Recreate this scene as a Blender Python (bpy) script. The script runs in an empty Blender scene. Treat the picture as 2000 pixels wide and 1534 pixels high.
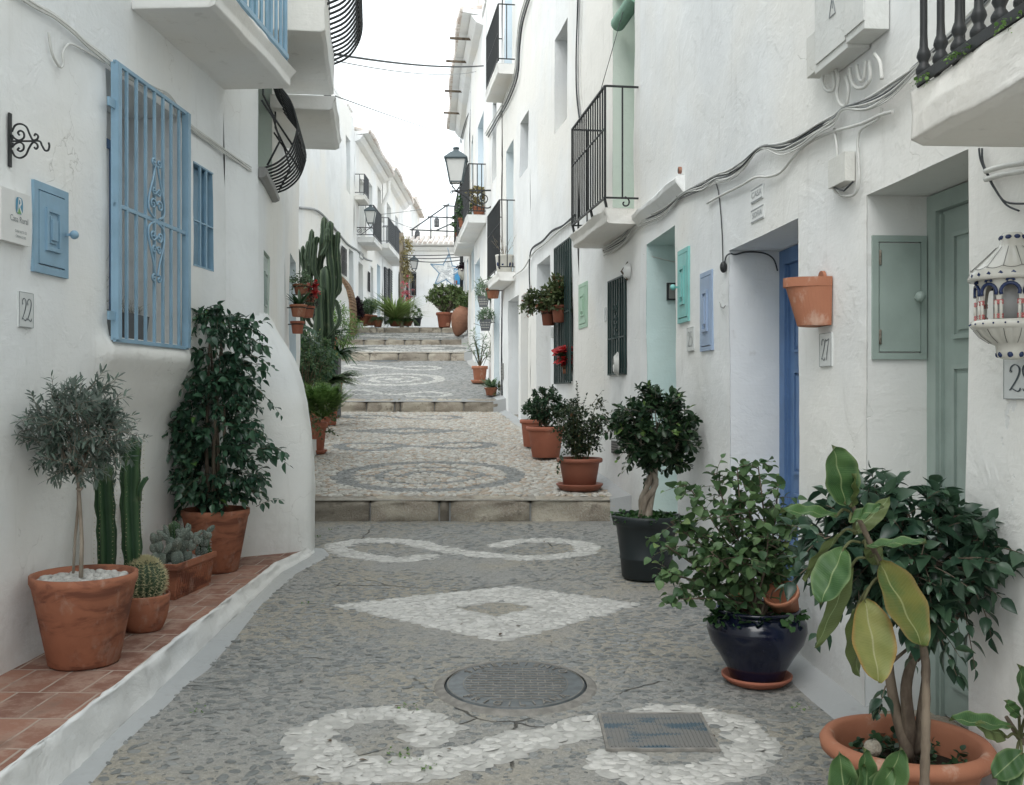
SKYV = 9.0; EXPO = 1.04
import bpy, math, random
import numpy as np
from mathutils import Vector, Matrix
random.seed(7); RNG = np.random.default_rng(7)
PI = math.pi; F = 1950.0; EYE = 1.5
S = bpy.context.scene; COL = S.collection

def P(px, py, Y): return Vector(((px - 1000) / F * Y, Y, EYE + (767 - py) / F * Y))

# ---------------------------------------------------------------- mesh builder
class MB:
    def __init__(s): s.V = []; s.T = []; s.G = []; s.n = 0
    def add(s, V, F_, mat=0, tint=(0.5, 0, 0), smooth=False):
        V = np.asarray(V, dtype=np.float64).reshape(-1, 3)
        if not len(V): return
        s.V.append(V)
        t = np.asarray(tint, dtype=np.float64)
        if t.ndim == 1: t = np.tile(t, (len(V), 1))
        s.T.append(t)
        if isinstance(F_, np.ndarray): s.G.append((F_ + s.n, mat, smooth))
        else:
            by = {}
            for f in F_: by.setdefault(len(f), []).append(f)
            for k, fs in by.items(): s.G.append((np.array(fs, dtype=np.int64) + s.n, mat, smooth))
        s.n += len(V)
    def box(s, c, size, rz=0, mat=0, tint=(.5, 0, 0)):
        hx, hy, hz = size[0] / 2, size[1] / 2, size[2] / 2
        V = np.array([(x, y, z) for z in (-hz, hz) for x, y in ((-hx, -hy), (hx, -hy), (hx, hy), (-hx, hy))])
        if rz:
            ca, sa = math.cos(rz), math.sin(rz)
            V = np.stack([V[:, 0] * ca - V[:, 1] * sa, V[:, 0] * sa + V[:, 1] * ca, V[:, 2]], 1)
        s.add(V + np.array(c), BOXF, mat, tint)
    def hexa(s, pts, mat=0, tint=(.5, 0, 0)):      # 8 corners: bottom ring then top ring
        s.add([tuple(p) for p in pts], BOXF, mat, tint)
    def bar(s, a, b, w, h=None, up=(0, 0, 1), mat=0, tint=(.5, 0, 0)):
        a, b = Vector(a), Vector(b); h = h or w
        d = (b - a).normalized(); u = Vector(up)
        if abs(d.dot(u)) > .98: u = Vector((0, 1, 0))
        x = d.cross(u).normalized() * (w / 2); z = x.cross(d).normalized() * (h / 2)
        s.hexa([a - x - z, a + x - z, b + x - z, b - x - z, a - x + z, a + x + z, b + x + z, b - x + z], mat, tint)
    def tube(s, pts, r, n=6, mat=0, tint=(.5, 0, 0), cap=True, smooth=True):
        pts = [Vector(p) for p in pts]; m = len(pts)
        if m < 2: return
        rr = list(r) if hasattr(r, '__len__') else [r] * m
        V = []; prev = None
        for i, p in enumerate(pts):
            d = (pts[min(i + 1, m - 1)] - pts[max(i - 1, 0)])
            if d.length < 1e-9: d = Vector((0, 0, 1))
            d.normalize()
            if prev is None:
                u = Vector((0, 0, 1)) if abs(d.z) < .9 else Vector((1, 0, 0))
                x = d.cross(u).normalized()
            else:
                x = prev - d * prev.dot(d)
                if x.length < 1e-6: x = d.orthogonal()
                x.normalize()
            prev = x; y = d.cross(x)
            for k in range(n):
                a = 2 * PI * k / n
                V.append(p + (x * math.cos(a) + y * math.sin(a)) * rr[i])
        Fc = [(i * n + k, i * n + (k + 1) % n, (i + 1) * n + (k + 1) % n, (i + 1) * n + k) for i in range(m - 1) for k in range(n)]
        s.add([tuple(v) for v in V], np.array(Fc), mat, tint, smooth)
        if cap:
            b = s.n - len(V)
            s.G.append((np.array([[b + k for k in range(n)][::-1]]), mat, False))
            s.G.append((np.array([[b + (m - 1) * n + k for k in range(n)]]), mat, False))
    def lathe(s, prof, c=(0, 0, 0), n=40, mat=0, tint=(.5, 0, 0), M=None, smooth=True, wob=0, star=None):
        V = []; m = len(prof)
        for i, (r, z) in enumerate(prof):
            for k in range(n):
                a = 2 * PI * k / n
                q = r * (1 + wob * math.sin(a * 2 + z * 9 + c[0] * 7))
                if star: q = star(r, a, z)
                V.append((q * math.cos(a), q * math.sin(a), z))
        V = np.array(V)
        if M is not None:
            A = np.array(M.to_3x3()); V = V @ A.T + np.array(M.translation)
        V = V + np.array(c)
        Fc = np.array([(i * n + k, i * n + (k + 1) % n, (i + 1) * n + (k + 1) % n, (i + 1) * n + k) for i in range(m - 1) for k in range(n)])
        s.add(V, Fc, mat, tint, smooth)
    def grid(s, fn, nu, nv, mat=0, tint=(.5, 0, 0), smooth=True, flip=False):
        V = [tuple(fn(i / nu, j / nv)) for j in range(nv + 1) for i in range(nu + 1)]
        w = nu + 1
        Fc = [(j * w + i, j * w + i + 1, (j + 1) * w + i + 1, (j + 1) * w + i) for j in range(nv) for i in range(nu)]
        if flip: Fc = [f[::-1] for f in Fc]
        s.add(V, np.array(Fc), mat, tint, smooth)
    def ball(s, c, r, n=10, m=7, mat=0, tint=(.5, 0, 0), M=None):
        r = r if hasattr(r, '__len__') else (r, r, r)
        V = []
        for j in range(m + 1):
            t = PI * j / m
            for k in range(n):
                a = 2 * PI * k / n
                V.append((r[0] * math.sin(t) * math.cos(a), r[1] * math.sin(t) * math.sin(a), -r[2] * math.cos(t)))
        V = np.array(V)
        if M is not None: V = V @ np.array(M.to_3x3()).T
        Fc = np.array([(j * n + k, j * n + (k + 1) % n, (j + 1) * n + (k + 1) % n, (j + 1) * n + k) for j in range(m) for k in range(n)])
        s.add(V + np.array(c), Fc, mat, tint, True)
    def inst(s, tv, tf, pos, X, Y, Z, tint, mat=0, smooth=True, tg=None):
        """many copies of template (tv, tf) with axes X, Y, Z (already scaled), tint (N,3); tg = per-template-vertex extra in channel G"""
        N = len(pos); k = len(tv)
        V = pos[:, None, :] + tv[None, :, 0:1] * X[:, None, :] + tv[None, :, 1:2] * Y[:, None, :] + tv[None, :, 2:3] * Z[:, None, :]
        Fc = (tf[None] + (np.arange(N) * k)[:, None, None]).reshape(-1, tf.shape[1])
        T = np.repeat(tint, k, axis=0)
        if tg is not None: T[:, 1] = np.tile(tg, N)
        s.add(V.reshape(-1, 3), Fc, mat, T, smooth)
    def build(s, name, mats, parent=None, origin=None):
        if not s.V: return None
        me = bpy.data.meshes.new(name)
        V = np.concatenate(s.V); T = np.concatenate(s.T)
        off = np.array(origin if origin is not None else (0, 0, 0), dtype=float)
        V = V - off
        me.vertices.add(len(V)); me.vertices.foreach_set('co', V.astype(np.float32).ravel())
        nl = sum(g[0].size for g in s.G); nf = sum(len(g[0]) for g in s.G)
        me.loops.add(nl); me.polygons.add(nf)
        me.loops.foreach_set('vertex_index', np.concatenate([g[0].ravel() for g in s.G]).astype(np.int32))
        st = []; o = 0; mi = []; sm = []
        for g, m, q in s.G:
            k = g.shape[1]; st.append(o + np.arange(len(g)) * k); o += g.size
            mi.append(np.full(len(g), m)); sm.append(np.full(len(g), q))
        me.polygons.foreach_set('loop_start', np.concatenate(st).astype(np.int32))
        me.polygons.foreach_set('material_index', np.concatenate(mi).astype(np.int32))
        me.polygons.foreach_set('use_smooth', np.concatenate(sm).astype(bool))
        me.update(calc_edges=True)
        at = me.color_attributes.new('tint', 'FLOAT_COLOR', 'POINT')
        T4 = np.concatenate([T, np.ones((len(T), 1))], 1)
        at.data.foreach_set('color', T4.astype(np.float32).ravel())
        for m in (mats if isinstance(mats, (list, tuple)) else [mats]): me.materials.append(m)
        ob = bpy.data.objects.new(name, me); COL.objects.link(ob)
        if parent is not None:
            ob.parent = parent
            w = wpos(parent)
            if origin is None: ob.location = -w
            else: ob.location = Vector(origin) - w
        elif origin is not None: ob.location = Vector(origin)
        return ob
BOXF = [(0, 3, 2, 1), (4, 5, 6, 7), (0, 1, 5, 4), (1, 2, 6, 5), (2, 3, 7, 6), (3, 0, 4, 7)]
def wpos(o):
    w = Vector((0, 0, 0))
    while o is not None: w = w + Vector(o.location); o = o.parent
    return w
def tag(o, label=None, cat=None, group=None, kind=None):
    if label: o['label'] = label
    if cat: o['category'] = cat
    if group: o['group'] = group
    if kind: o['kind'] = kind
    return o
def thing(name, loc, label, cat, group=None):
    o = bpy.data.objects.new(name, None); COL.objects.link(o); o.location = loc
    o.empty_display_size = .1
    return tag(o, label, cat, group)
def part_empty(name, parent):
    o = bpy.data.objects.new(name, None); COL.objects.link(o); o.parent = parent; return o
def struct(name, mb, mats, label=None, kind='structure'):
    o = mb.build(name, mats); tag(o, label, None, None, kind); return o

# value noise, smooth, vectorised
_perm = RNG.permutation(512)
_vals = RNG.random(512)
def vnoise(x, y, z=0.0):
    x, y, z = np.broadcast_arrays(np.asarray(x, float), np.asarray(y, float), np.asarray(z, float))
    xi, yi, zi = np.floor(x).astype(int), np.floor(y).astype(int), np.floor(z).astype(int)
    fx, fy, fz = x - xi, y - yi, z - zi
    sx, sy, sz = fx * fx * (3 - 2 * fx), fy * fy * (3 - 2 * fy), fz * fz * (3 - 2 * fz)
    def h(a, b, c): return _vals[_perm[(_perm[(_perm[a & 511] + b) & 511] + c) & 511]]
    r = 0
    for dz in (0, 1):
        for dy in (0, 1):
            for dx in (0, 1):
                w = (sx if dx else 1 - sx) * (sy if dy else 1 - sy) * (sz if dz else 1 - sz)
                r = r + w * h(xi + dx, yi + dy, zi + dz)
    return r * 2 - 1
def fbm(x, y, z=0.0, o=3):
    r = 0; a = 1.; f = 1.
    for i in range(o):
        r = r + a * vnoise(np.asarray(x) * f, np.asarray(y) * f, np.asarray(z) * f + i * 7.3); a *= .5; f *= 2.1
    return r

def catmull(pts, n=8, closed=False):
    pts = [np.array(p, float) for p in pts]; out = []
    m = len(pts)
    for i in range(m if closed else m - 1):
        if closed: p0, p1, p2, p3 = pts[i - 1], pts[i], pts[(i + 1) % m], pts[(i + 2) % m]
        else: p0, p1, p2, p3 = pts[max(i - 1, 0)], pts[i], pts[i + 1], pts[min(i + 2, m - 1)]
        for k in range(n):
            t = k / n
            out.append(.5 * ((2 * p1) + (-p0 + p2) * t + (2 * p0 - 5 * p1 + 4 * p2 - p3) * t * t + (-p0 + 3 * p1 - 3 * p2 + p3) * t ** 3))
    if not closed: out.append(pts[-1])
    return out

# ---------------------------------------------------------------- materials
class NT:
    def __init__(s, name):
        s.m = bpy.data.materials.new(name); s.m.use_nodes = True
        s.t = s.m.node_tree; s.t.nodes.clear()
        s.out = s.t.nodes.new('ShaderNodeOutputMaterial')
        s.b = s.t.nodes.new('ShaderNodeBsdfPrincipled'); s.t.links.new(s.b.outputs[0], s.out.inputs[0])
        s.co = None
    def n(s, typ, inp=None, **kw):
        nd = s.t.nodes.new(typ)
        for k, v in kw.items(): setattr(nd, k, v)
        for k, v in (inp or {}).items(): s.set(nd, k, v)
        return nd
    def set(s, nd, k, v):
        sock = nd.inputs[k]
        if hasattr(v, 'is_output'): s.t.links.new(v, sock)
        elif isinstance(v, (tuple, list)) and sock.type == 'RGBA' and len(v) == 3: sock.default_value = (*v, 1)
        else: sock.default_value = v
    def P(s, **kw):
        for k, v in kw.items(): s.set(s.b, {'color': 'Base Color', 'rough': 'Roughness', 'metal': 'Metallic', 'normal': 'Normal', 'spec': 'Specular IOR Level', 'coat': 'Coat Weight', 'sheen': 'Sheen Weight'}.get(k, k), v)
    def obj(s):
        if s.co is None:
            s.co = s.n('ShaderNodeNewGeometry').outputs['Position']
        return s.co
    def loc(s): return s.n('ShaderNodeTexCoord').outputs['Object']
    def map(s, scale=(1, 1, 1), vec=None, rot=(0, 0, 0)):
        return s.n('ShaderNodeMapping', {'Vector': vec or s.obj(), 'Scale': scale, 'Rotation': rot}).outputs[0]
    def noise(s, scale, detail=3, rough=.55, vec=None, dist=0):
        return s.n('ShaderNodeTexNoise', {'Vector': vec or s.obj(), 'Scale': scale, 'Detail': detail, 'Roughness': rough, 'Distortion': dist}).outputs['Fac']
    def vor(s, scale, feature='F1', vec=None, rand=1.0, out='Distance'):
        return s.n('ShaderNodeTexVoronoi', {'Vector': vec or s.obj(), 'Scale': scale, 'Randomness': rand}, feature=feature).outputs[out]
    def ramp(s, fac, stops, interp='LINEAR'):
        r = s.n('ShaderNodeValToRGB', {'Fac': fac}); e = r.color_ramp; e.interpolation = interp
        while len(e.elements) < len(stops): e.elements.new(.5)
        for i, (p, c) in enumerate(stops):
            e.elements[i].position = p; e.elements[i].color = (*c, 1) if isinstance(c, (tuple, list)) else (c, c, c, 1)
        return r.outputs[0]
    def mr(s, v, a, b, c=0., d=1., smooth=True):
        n = s.n('ShaderNodeMapRange', {'Value': v, 'From Min': a, 'From Max': b, 'To Min': c, 'To Max': d})
        if smooth: n.interpolation_type = 'SMOOTHSTEP'
        return n.outputs[0]
    def mix(s, f, a, b, mode='MIX'):
        n = s.n('ShaderNodeMix', data_type='RGBA', blend_type=mode, clamp_factor=True)
        s.set(n, 0, f)
        for k, v in ((6, a), (7, b)):
            if isinstance(v, (tuple, list)): n.inputs[k].default_value = (*v[:3], 1)
            elif isinstance(v, (int, float)): n.inputs[k].default_value = (v, v, v, 1)
            else: s.t.links.new(v, n.inputs[k])
        return n.outputs[2]
    def math(s, op, a, b=0.0, c=None):
        n = s.n('ShaderNodeMath', operation=op); s.set(n, 0, a); s.set(n, 1, b)
        if c is not None: s.set(n, 2, c)
        return n.outputs[0]
    def bump(s, h, strength=.3, dist=.01, normal=None):
        n = s.n('ShaderNodeBump', {'Height': h, 'Strength': strength, 'Distance': dist})
        if normal is not None: s.set(n, 'Normal', normal)
        return n.outputs[0]
    def tint(s):
        a = s.n('ShaderNodeVertexColor', layer_name='tint')
        return s.n('ShaderNodeSeparateColor', {'Color': a.outputs[0]}).outputs
    def bevel(s, r, samples=2): return s.n('ShaderNodeBevel', {'Radius': r}, samples=samples).outputs[0]
    def z(s): return s.n('ShaderNodeSeparateXYZ', {'Vector': s.obj()}).outputs[2]

def plaster(name, c, dirt=(.42, .40, .36), amt=.25, bev=.012, flake=0.0, streak=.3):
    m = NT(name)
    n1 = m.noise(1.3, 4); n2 = m.noise(9, 4); n3 = m.noise(55, 3)
    lo = tuple(x * .90 for x in c)
    col = m.mix(m.mr(n1, .35, .68), c, lo)
    col = m.mix(m.mr(m.noise(.45, 3), .42, .62), col, tuple(x * k for x, k in zip(c, (.985, .955, .91))))
    st = m.noise(5, 4, vec=m.map((3.5, 3.5, .28)))
    col = m.mix(m.math('MULTIPLY', m.mr(st, .56, .78), streak), col, dirt)
    sp = m.mr(n2, .64, .74)
    col = m.mix(m.math('MULTIPLY', sp, amt), col, dirt)
    wv = m.n('ShaderNodeTexNoise', {'Vector': m.obj(), 'Scale': 5.0, 'Detail': 4.0}).outputs['Color']
    vm = m.n('ShaderNodeVectorMath', operation='MULTIPLY_ADD'); m.set(vm, 0, wv); vm.inputs[1].default_value = (.35, .35, .35); m.set(vm, 2, m.obj())
    crk = m.n('ShaderNodeTexVoronoi', {'Vector': vm.outputs[0], 'Scale': 1.15}, feature='DISTANCE_TO_EDGE').outputs['Distance']
    ck = m.math('MULTIPLY', m.mr(crk, .0, .0035, 1, 0), m.mr(m.noise(.9, 3), .56, .62))
    col = m.mix(m.math('MULTIPLY', ck, .35 if flake else .1), col, dirt)
    if flake:
        xyz = m.n('ShaderNodeSeparateXYZ', {'Vector': m.obj()}).outputs; hg = m.math('SUBTRACT', xyz[2], m.math('MULTIPLY', xyz[1], .047))
        hg = m.math('ADD', hg, m.math('MULTIPLY', m.noise(2.6, 5, .7), .9)); col = m.mix(m.mr(hg, .42, .95, .42, 0), col, (.50, .475, .43))
    h = m.math('ADD', m.math('MULTIPLY', n2, .9), m.math('MULTIPLY', n3, .16))
    tro = m.noise(3.2, 5, .6, dist=.6)
    h = m.math('ADD', h, m.math('MULTIPLY', m.mr(tro, .47, .56), .22)); h = m.math('SUBTRACT', h, m.math('MULTIPLY', ck, .5))
    brush = m.noise(7, 4, .6, vec=m.map((1.2, 1.2, 9))); h = m.math('ADD', h, m.math('MULTIPLY', brush, .18))
    if flake:
        fl = m.math('MULTIPLY', m.mr(m.noise(2.1, 6, .65, dist=.8), .68, .70), flake)
        col = m.mix(fl, col, tuple(x * .82 for x in c)); h = m.math('ADD', h, m.math('MULTIPLY', fl, -.5))
    nb = m.bevel(bev) if bev else None
    m.P(color=col, rough=.9, spec=.15, normal=m.bump(h, .42, .013, nb))
    return m.m
def paint(name, c, rough=.45, wear=.12, bev=.002, scale=1.0):
    m = NT(name)
    n = m.noise(6 * scale, 4); g = m.noise(40 * scale, 3, vec=m.map((1, 1, .12)))
    col = m.mix(m.mr(n, .35, .7), c, tuple(x * .86 for x in c))
    col = m.mix(m.math('MULTIPLY', m.mr(m.noise(24 * scale, 5), .62, .72), wear), col, (.45, .43, .38))
    m.P(color=col, rough=rough, spec=.35, normal=m.bump(g, .12, .003, m.bevel(bev) if bev else None))
    return m.m
def metal(name, c, rough=.5, rust=.1):
    m = NT(name); n = m.noise(30, 4)
    col = m.mix(m.math('MULTIPLY', m.mr(n, .55, .75), rust), c, (.10, .05, .03))
    m.P(color=col, rough=rough, spec=.4, normal=m.bump(m.noise(90, 2), .15, .002))
    return m.m
def flat(name, c, rough=.6, spec=.3, var=.1, scale=12):
    m = NT(name); col = m.mix(m.mr(m.noise(scale, 3), .3, .7), c, tuple(x * (1 - var) for x in c))
    m.P(color=col, rough=rough, spec=spec); return m.m
def terracotta(name, c=(.42, .155, .075), dark=(.22, .075, .04), pale=(.50, .33, .24), bloom=.35, stain=.6, rough=.75):
    m = NT(name); lc = m.loc()
    n = m.noise(4.0, 5, .6, vec=m.map((1, 1, 2.6), lc), dist=.5); n2 = m.noise(16, 4, vec=lc)
    col = m.mix(m.math('MULTIPLY', m.mr(n, .46, .62), stain), c, dark)
    col = m.mix(m.math('MULTIPLY', m.mr(m.noise(7, 5, .65, vec=m.map((1.4, 1.4, .8), lc)), .55, .72), bloom), col, pale)
    col = m.mix(m.math('MULTIPLY', m.mr(n2, .3, .7), .18), col, dark)
    m.P(color=col, rough=rough, spec=.25, normal=m.bump(m.noise(120, 3, vec=lc), .18, .003))
    return m.m
def leafmat(name, dark, light, vein=None, rough=.42, transl=.25, spec=.4, back=None, yellow=None, yamt=0.):
    m = NT(name); t = m.tint()
    col = m.mix(t[0], dark, light)
    if yellow: col = m.mix(m.mr(t[0], 1 - yamt, 1 - yamt + .02), col, yellow)
    if vein: col = m.mix(m.math('MULTIPLY', m.mr(t[1], .5, 1.0), .6), col, vein)
    if back:
        bf = m.n('ShaderNodeNewGeometry').outputs['Backfacing']; col = m.mix(bf, col, back)
    m.P(color=col, rough=rough, spec=spec)
    if transl:
        tr = m.n('ShaderNodeBsdfTranslucent', {'Color': col})
        mx = m.n('ShaderNodeMixShader', {0: transl, 1: m.b.outputs[0], 2: tr.outputs[0]})
        m.t.links.new(mx.outputs[0], m.out.inputs[0])
    return m.m
def bark(name, c=(.26, .21, .16), d=(.12, .095, .075)):
    m = NT(name); n = m.noise(14, 5, .6, vec=m.map((1, 1, .35)))
    m.P(color=m.mix(m.mr(n, .35, .65), c, d), rough=.85, spec=.15, normal=m.bump(m.noise(45, 4, vec=m.map((1, 1, .4))), .5, .006))
    return m.m
M = {}
W = (.80, .80, .785)
M['wall_near'] = plaster('white_plaster', (.86, .875, .875), flake=.5, streak=.16, amt=.12)
M['wall_mid'] = plaster('white_plaster_mid', (.84, .845, .835), flake=.35, streak=.2, amt=.15)
M['wall_pale'] = plaster('pale_green_plaster', (.74, .79, .755), flake=.3, streak=.2)
M['wall_far'] = plaster('white_plaster_far', (.87, .875, .87), bev=0, streak=.25)
M['slab'] = plaster('white_slab', (.84, .84, .825), flake=.4, streak=.1, bev=.02)
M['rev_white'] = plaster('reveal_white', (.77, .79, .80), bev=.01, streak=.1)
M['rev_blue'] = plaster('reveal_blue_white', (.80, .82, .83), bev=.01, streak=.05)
M['rev_teal'] = plaster('reveal_teal', (.66, .80, .79), bev=.01, streak=.05)
M['rev_green'] = plaster('reveal_pale_green', (.69, .79, .74), bev=.01, streak=.05)
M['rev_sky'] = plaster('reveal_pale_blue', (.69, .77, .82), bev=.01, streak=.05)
M['sage'] = paint('sage_paint', (.34, .415, .38))
M['blue_door'] = paint('cobalt_paint', (.125, .225, .42))
M['sky_blue'] = paint('sky_blue_paint', (.27, .425, .55), wear=.06)
M['turq'] = paint('turquoise_paint', (.22, .53, .50))
M['peri'] = paint('periwinkle_paint', (.34, .44, .60))
M['mint'] = paint('mint_paint', (.40, .58, .44))
M['iron'] = metal('black_iron', (.022, .024, .025))
M['iron_green'] = metal('dark_green_iron', (.012, .035, .032))
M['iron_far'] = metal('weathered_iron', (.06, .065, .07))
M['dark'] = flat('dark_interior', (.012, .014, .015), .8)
M['glass'] = flat('window_glass', (.03, .035, .04), .08, .6)
M['grey_metal'] = metal('grey_metal', (.22, .22, .21), .45)
M['cement'] = plaster('grey_cement', (.40, .41, .41), dirt=(.25, .24, .22), bev=0, amt=.4)
M['cable_w'] = flat('painted_cable', (.66, .66, .63), .6)
M['cable_d'] = flat('dark_cable', (.045, .05, .055), .5)
M['cable_g'] = flat('grey_cable', (.28, .29, .29), .5)
M['terra'] = terracotta('terracotta', (.35, .14, .08), (.16, .062, .04), (.46, .32, .25), .5, .9)
M['terra_orange'] = terracotta('terracotta_orange', (.37, .135, .085), (.27, .10, .065), (.46, .29, .22), .25, .4)
M['terra_brown'] = terracotta('terracotta_brown', (.26, .095, .06), (.2, .07, .045), (.3, .15, .1), .12, .2, .5)
M['terra_wall'] = terracotta('terracotta_chalky', (.40, .17, .10), (.32, .125, .075), (.60, .47, .38), .55, .3)
M['amphora'] = terracotta('amphora_clay', (.30, .15, .095), (.19, .09, .06), (.38, .25, .18), .4, .4)
M['plastic_dark'] = flat('dark_plastic', (.018, .024, .026), .45, .35)
M['soil'] = flat('soil', (.045, .035, .027), .95, .1, .5, 60)
M['slate'] = flat('slate_planter', (.14, .145, .15), .7)
M['ceramic'] = flat('cream_ceramic', (.66, .64, .58), .18, .5, .06)
M['ceramic_line'] = flat('ceramic_outline', (.10, .10, .09), .3)
M['navy'] = flat('navy_glaze', (.018, .035, .11), .2, .5)
M['rose'] = flat('rose_glaze', (.50, .16, .15), .25, .5)
M['tile'] = flat('tile_glaze', (.68, .70, .69), .2, .5, .04)
M['ink'] = flat('tile_ink', (.05, .07, .085), .3, .4)
M['ink_soft'] = flat('faded_ink', (.24, .26, .27), .4, .3)
M['peb_white'] = flat('river_pebble_white', (.72, .71, .68), .6, .3, .15, 40)
M['plaque'] = flat('plaque_enamel', (.74, .74, .72), .3, .5, .04)
M['logo_blue'] = flat('logo_blue', (.10, .30, .45), .3)
M['logo_green'] = flat('logo_green', (.22, .42, .16), .3)
M['logo_yellow'] = flat('logo_yellow', (.70, .58, .20), .3)
M['roof_tile'] = terracotta('roof_tile', (.74, .70, .66), (.42, .28, .2), (.72, .70, .66), .6, .5)
M['lamp_metal'] = metal('lamp_metal', (.075, .10, .11), .5, .0)
M['lamp_glass'] = flat('frosted_glass', (.62, .62, .60), .35, .5, .03)
M['brick'] = flat('arch_brick', (.36, .24, .16), .9, .1, .4, 25)
M['green_glass'] = flat('green_bottle', (.05, .32, .16), .08, .6, .05)
def glaze():
    m = NT('navy_glazed_pot'); n = m.noise(3, 3, vec=m.loc()); sp = m.mr(m.vor(55, vec=m.loc()), .03, .07, 1, 0)
    col = m.mix(m.mr(n, .35, .65), (.004, .006, .016), (.008, .011, .032)); col = m.mix(m.math('MULTIPLY', sp, .25), col, (.4, .4, .4))
    m.P(color=col, rough=.16, spec=.5, normal=m.bump(m.noise(7, 2, vec=m.loc()), .25, .01)); return m.m
M['glaze'] = glaze()
# foliage
M['lf_olive'] = leafmat('olive_leaf', (.045, .075, .055), (.13, .175, .14), back=(.24, .28, .25), rough=.55)
M['lf_benj'] = leafmat('weeping_fig_leaf', (.018, .054, .034), (.065, .145, .080), rough=.28, spec=.55, yellow=(.10, .20, .05), yamt=.03)
M['lf_fic'] = leafmat('laurel_fig_leaf', (.012, .034, .018), (.045, .085, .035), rough=.36, yellow=(.15, .24, .07), yamt=.09)
M['lf_rose'] = leafmat('rose_leaf', (.014, .032, .018), (.055, .08, .035), rough=.5, yellow=(.10, .05, .02), yamt=.04)
M['lf_pitt'] = leafmat('pittosporum_leaf', (.012, .04, .02), (.05, .10, .045), rough=.4)
M['lf_hib'] = leafmat('hibiscus_leaf', (.035, .085, .035), (.14, .225, .09), rough=.5, yellow=(.16, .23, .08), yamt=.12)
M['lf_bush'] = leafmat('potted_fig_leaf', (.018, .046, .030), (.065, .125, .07), rough=.32, spec=.5)
M['lf_ivy'] = leafmat('creeping_leaf', (.02, .06, .02), (.06, .14, .04), rough=.5)
M['lf_fern'] = leafmat('fern_frond', (.07, .15, .035), (.20, .33, .09), rough=.55)
M['lf_fern_pale'] = leafmat('pale_fern_frond', (.06, .13, .035), (.15, .25, .08), rough=.55)
M['lf_mix'] = leafmat('garden_leaf', (.03, .08, .035), (.115, .18, .075), rough=.55, yellow=(.22, .24, .09), yamt=.05)
M['lf_strap'] = leafmat('strap_leaf', (.015, .05, .02), (.05, .11, .04), rough=.38)
M['lf_yucca'] = leafmat('pale_strap_leaf', (.18, .28, .09), (.40, .50, .20), rough=.5)
M['lf_purple'] = leafmat('purple_leaf', (.012, .006, .012), (.05, .022, .036), rough=.55)
M['lf_grey'] = leafmat('grey_green_leaf', (.10, .17, .10), (.22, .31, .18), rough=.6)
M['lf_jade'] = leafmat('jade_leaf', (.07, .13, .045), (.24, .31, .12), rough=.45)
M['lf_succ'] = leafmat('succulent_leaf', (.05, .085, .035), (.14, .17, .07), rough=.45, yellow=(.24, .11, .06), yamt=.14)
M['lf_red'] = leafmat('poinsettia_bract', (.25, .012, .015), (.50, .03, .03), rough=.5)
M['lf_pink'] = leafmat('bougainvillea_bract', (.55, .10, .14), (.75, .25, .28), rough=.6)
M['lf_dry'] = leafmat('dry_creeper', (.24, .20, .09), (.46, .40, .20), rough=.8)
M['lf_monst'] = leafmat('monstera_leaf', (.02, .065, .03), (.06, .13, .065), rough=.35)
M['bark'] = bark('bark', (.20, .16, .12), (.085, .065, .05)); M['bark_pale'] = bark('pale_bark', (.38, .33, .27), (.22, .18, .14)); M['twig'] = bark('twig', (.17, .14, .09), (.09, .075, .05))
M['twig_green'] = bark('green_twig', (.12, .13, .06), (.08, .08, .04))
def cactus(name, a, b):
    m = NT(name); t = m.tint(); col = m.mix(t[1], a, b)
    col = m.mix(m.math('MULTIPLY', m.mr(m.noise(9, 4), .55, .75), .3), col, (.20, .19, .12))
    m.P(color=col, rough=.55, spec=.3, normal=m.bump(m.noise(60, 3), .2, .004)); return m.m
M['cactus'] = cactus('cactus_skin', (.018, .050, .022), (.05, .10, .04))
M['cactus_big'] = cactus('candelabra_skin', (.018, .036, .020), (.07, .105, .055))
M['opuntia'] = cactus('opuntia_skin', (.08, .11, .09), (.16, .19, .16))
M['barrel'] = cactus('barrel_skin', (.03, .06, .03), (.09, .12, .06))
M['spine'] = flat('cactus_spine', (.55, .50, .30), .6); M['spine_grey'] = flat('pale_spine', (.42, .42, .38), .7)
def rubber(name, a, b, vein, edge, back):
    m = NT(name); t = m.tint(); lc = m.n('ShaderNodeNewGeometry').outputs['Position']
    col = m.mix(m.mr(m.noise(9, 4), .35, .65), a, b)
    col = m.mix(m.mr(t[2], .75, 1.0), col, edge)
    bf = m.n('ShaderNodeNewGeometry').outputs['Backfacing']; col = m.mix(bf, col, back)
    rib = m.math('ABSOLUTE', m.math('SINE', m.math('MULTIPLY', t[0], 95.0)))
    col = m.mix(m.mr(rib, .0, .16, .35, 0), col, vein)
    col = m.mix(m.mr(t[1], .86, .97), col, vein)
    m.P(color=col, rough=.42, spec=.28, normal=m.bump(rib, .14, .004))
    tr = m.n('ShaderNodeBsdfTranslucent', {'Color': col})
    mx = m.n('ShaderNodeMixShader', {0: .18, 1: m.b.outputs[0], 2: tr.outputs[0]}); m.t.links.new(mx.outputs[0], m.out.inputs[0]); return m.m
M['rub_green'] = rubber('rubber_leaf', (.035, .085, .030), (.07, .14, .045), (.20, .26, .12), (.13, .19, .08), (.10, .13, .045))
M['rub_yellow'] = rubber('yellowing_rubber_leaf', (.18, .20, .06), (.25, .25, .085), (.33, .33, .17), (.30, .19, .06), (.2, .2, .06))
M['rub_mid'] = rubber('fading_rubber_leaf', (.07, .12, .035), (.15, .15, .035), (.25, .27, .12), (.20, .15, .05), (.12, .14, .05))
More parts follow.
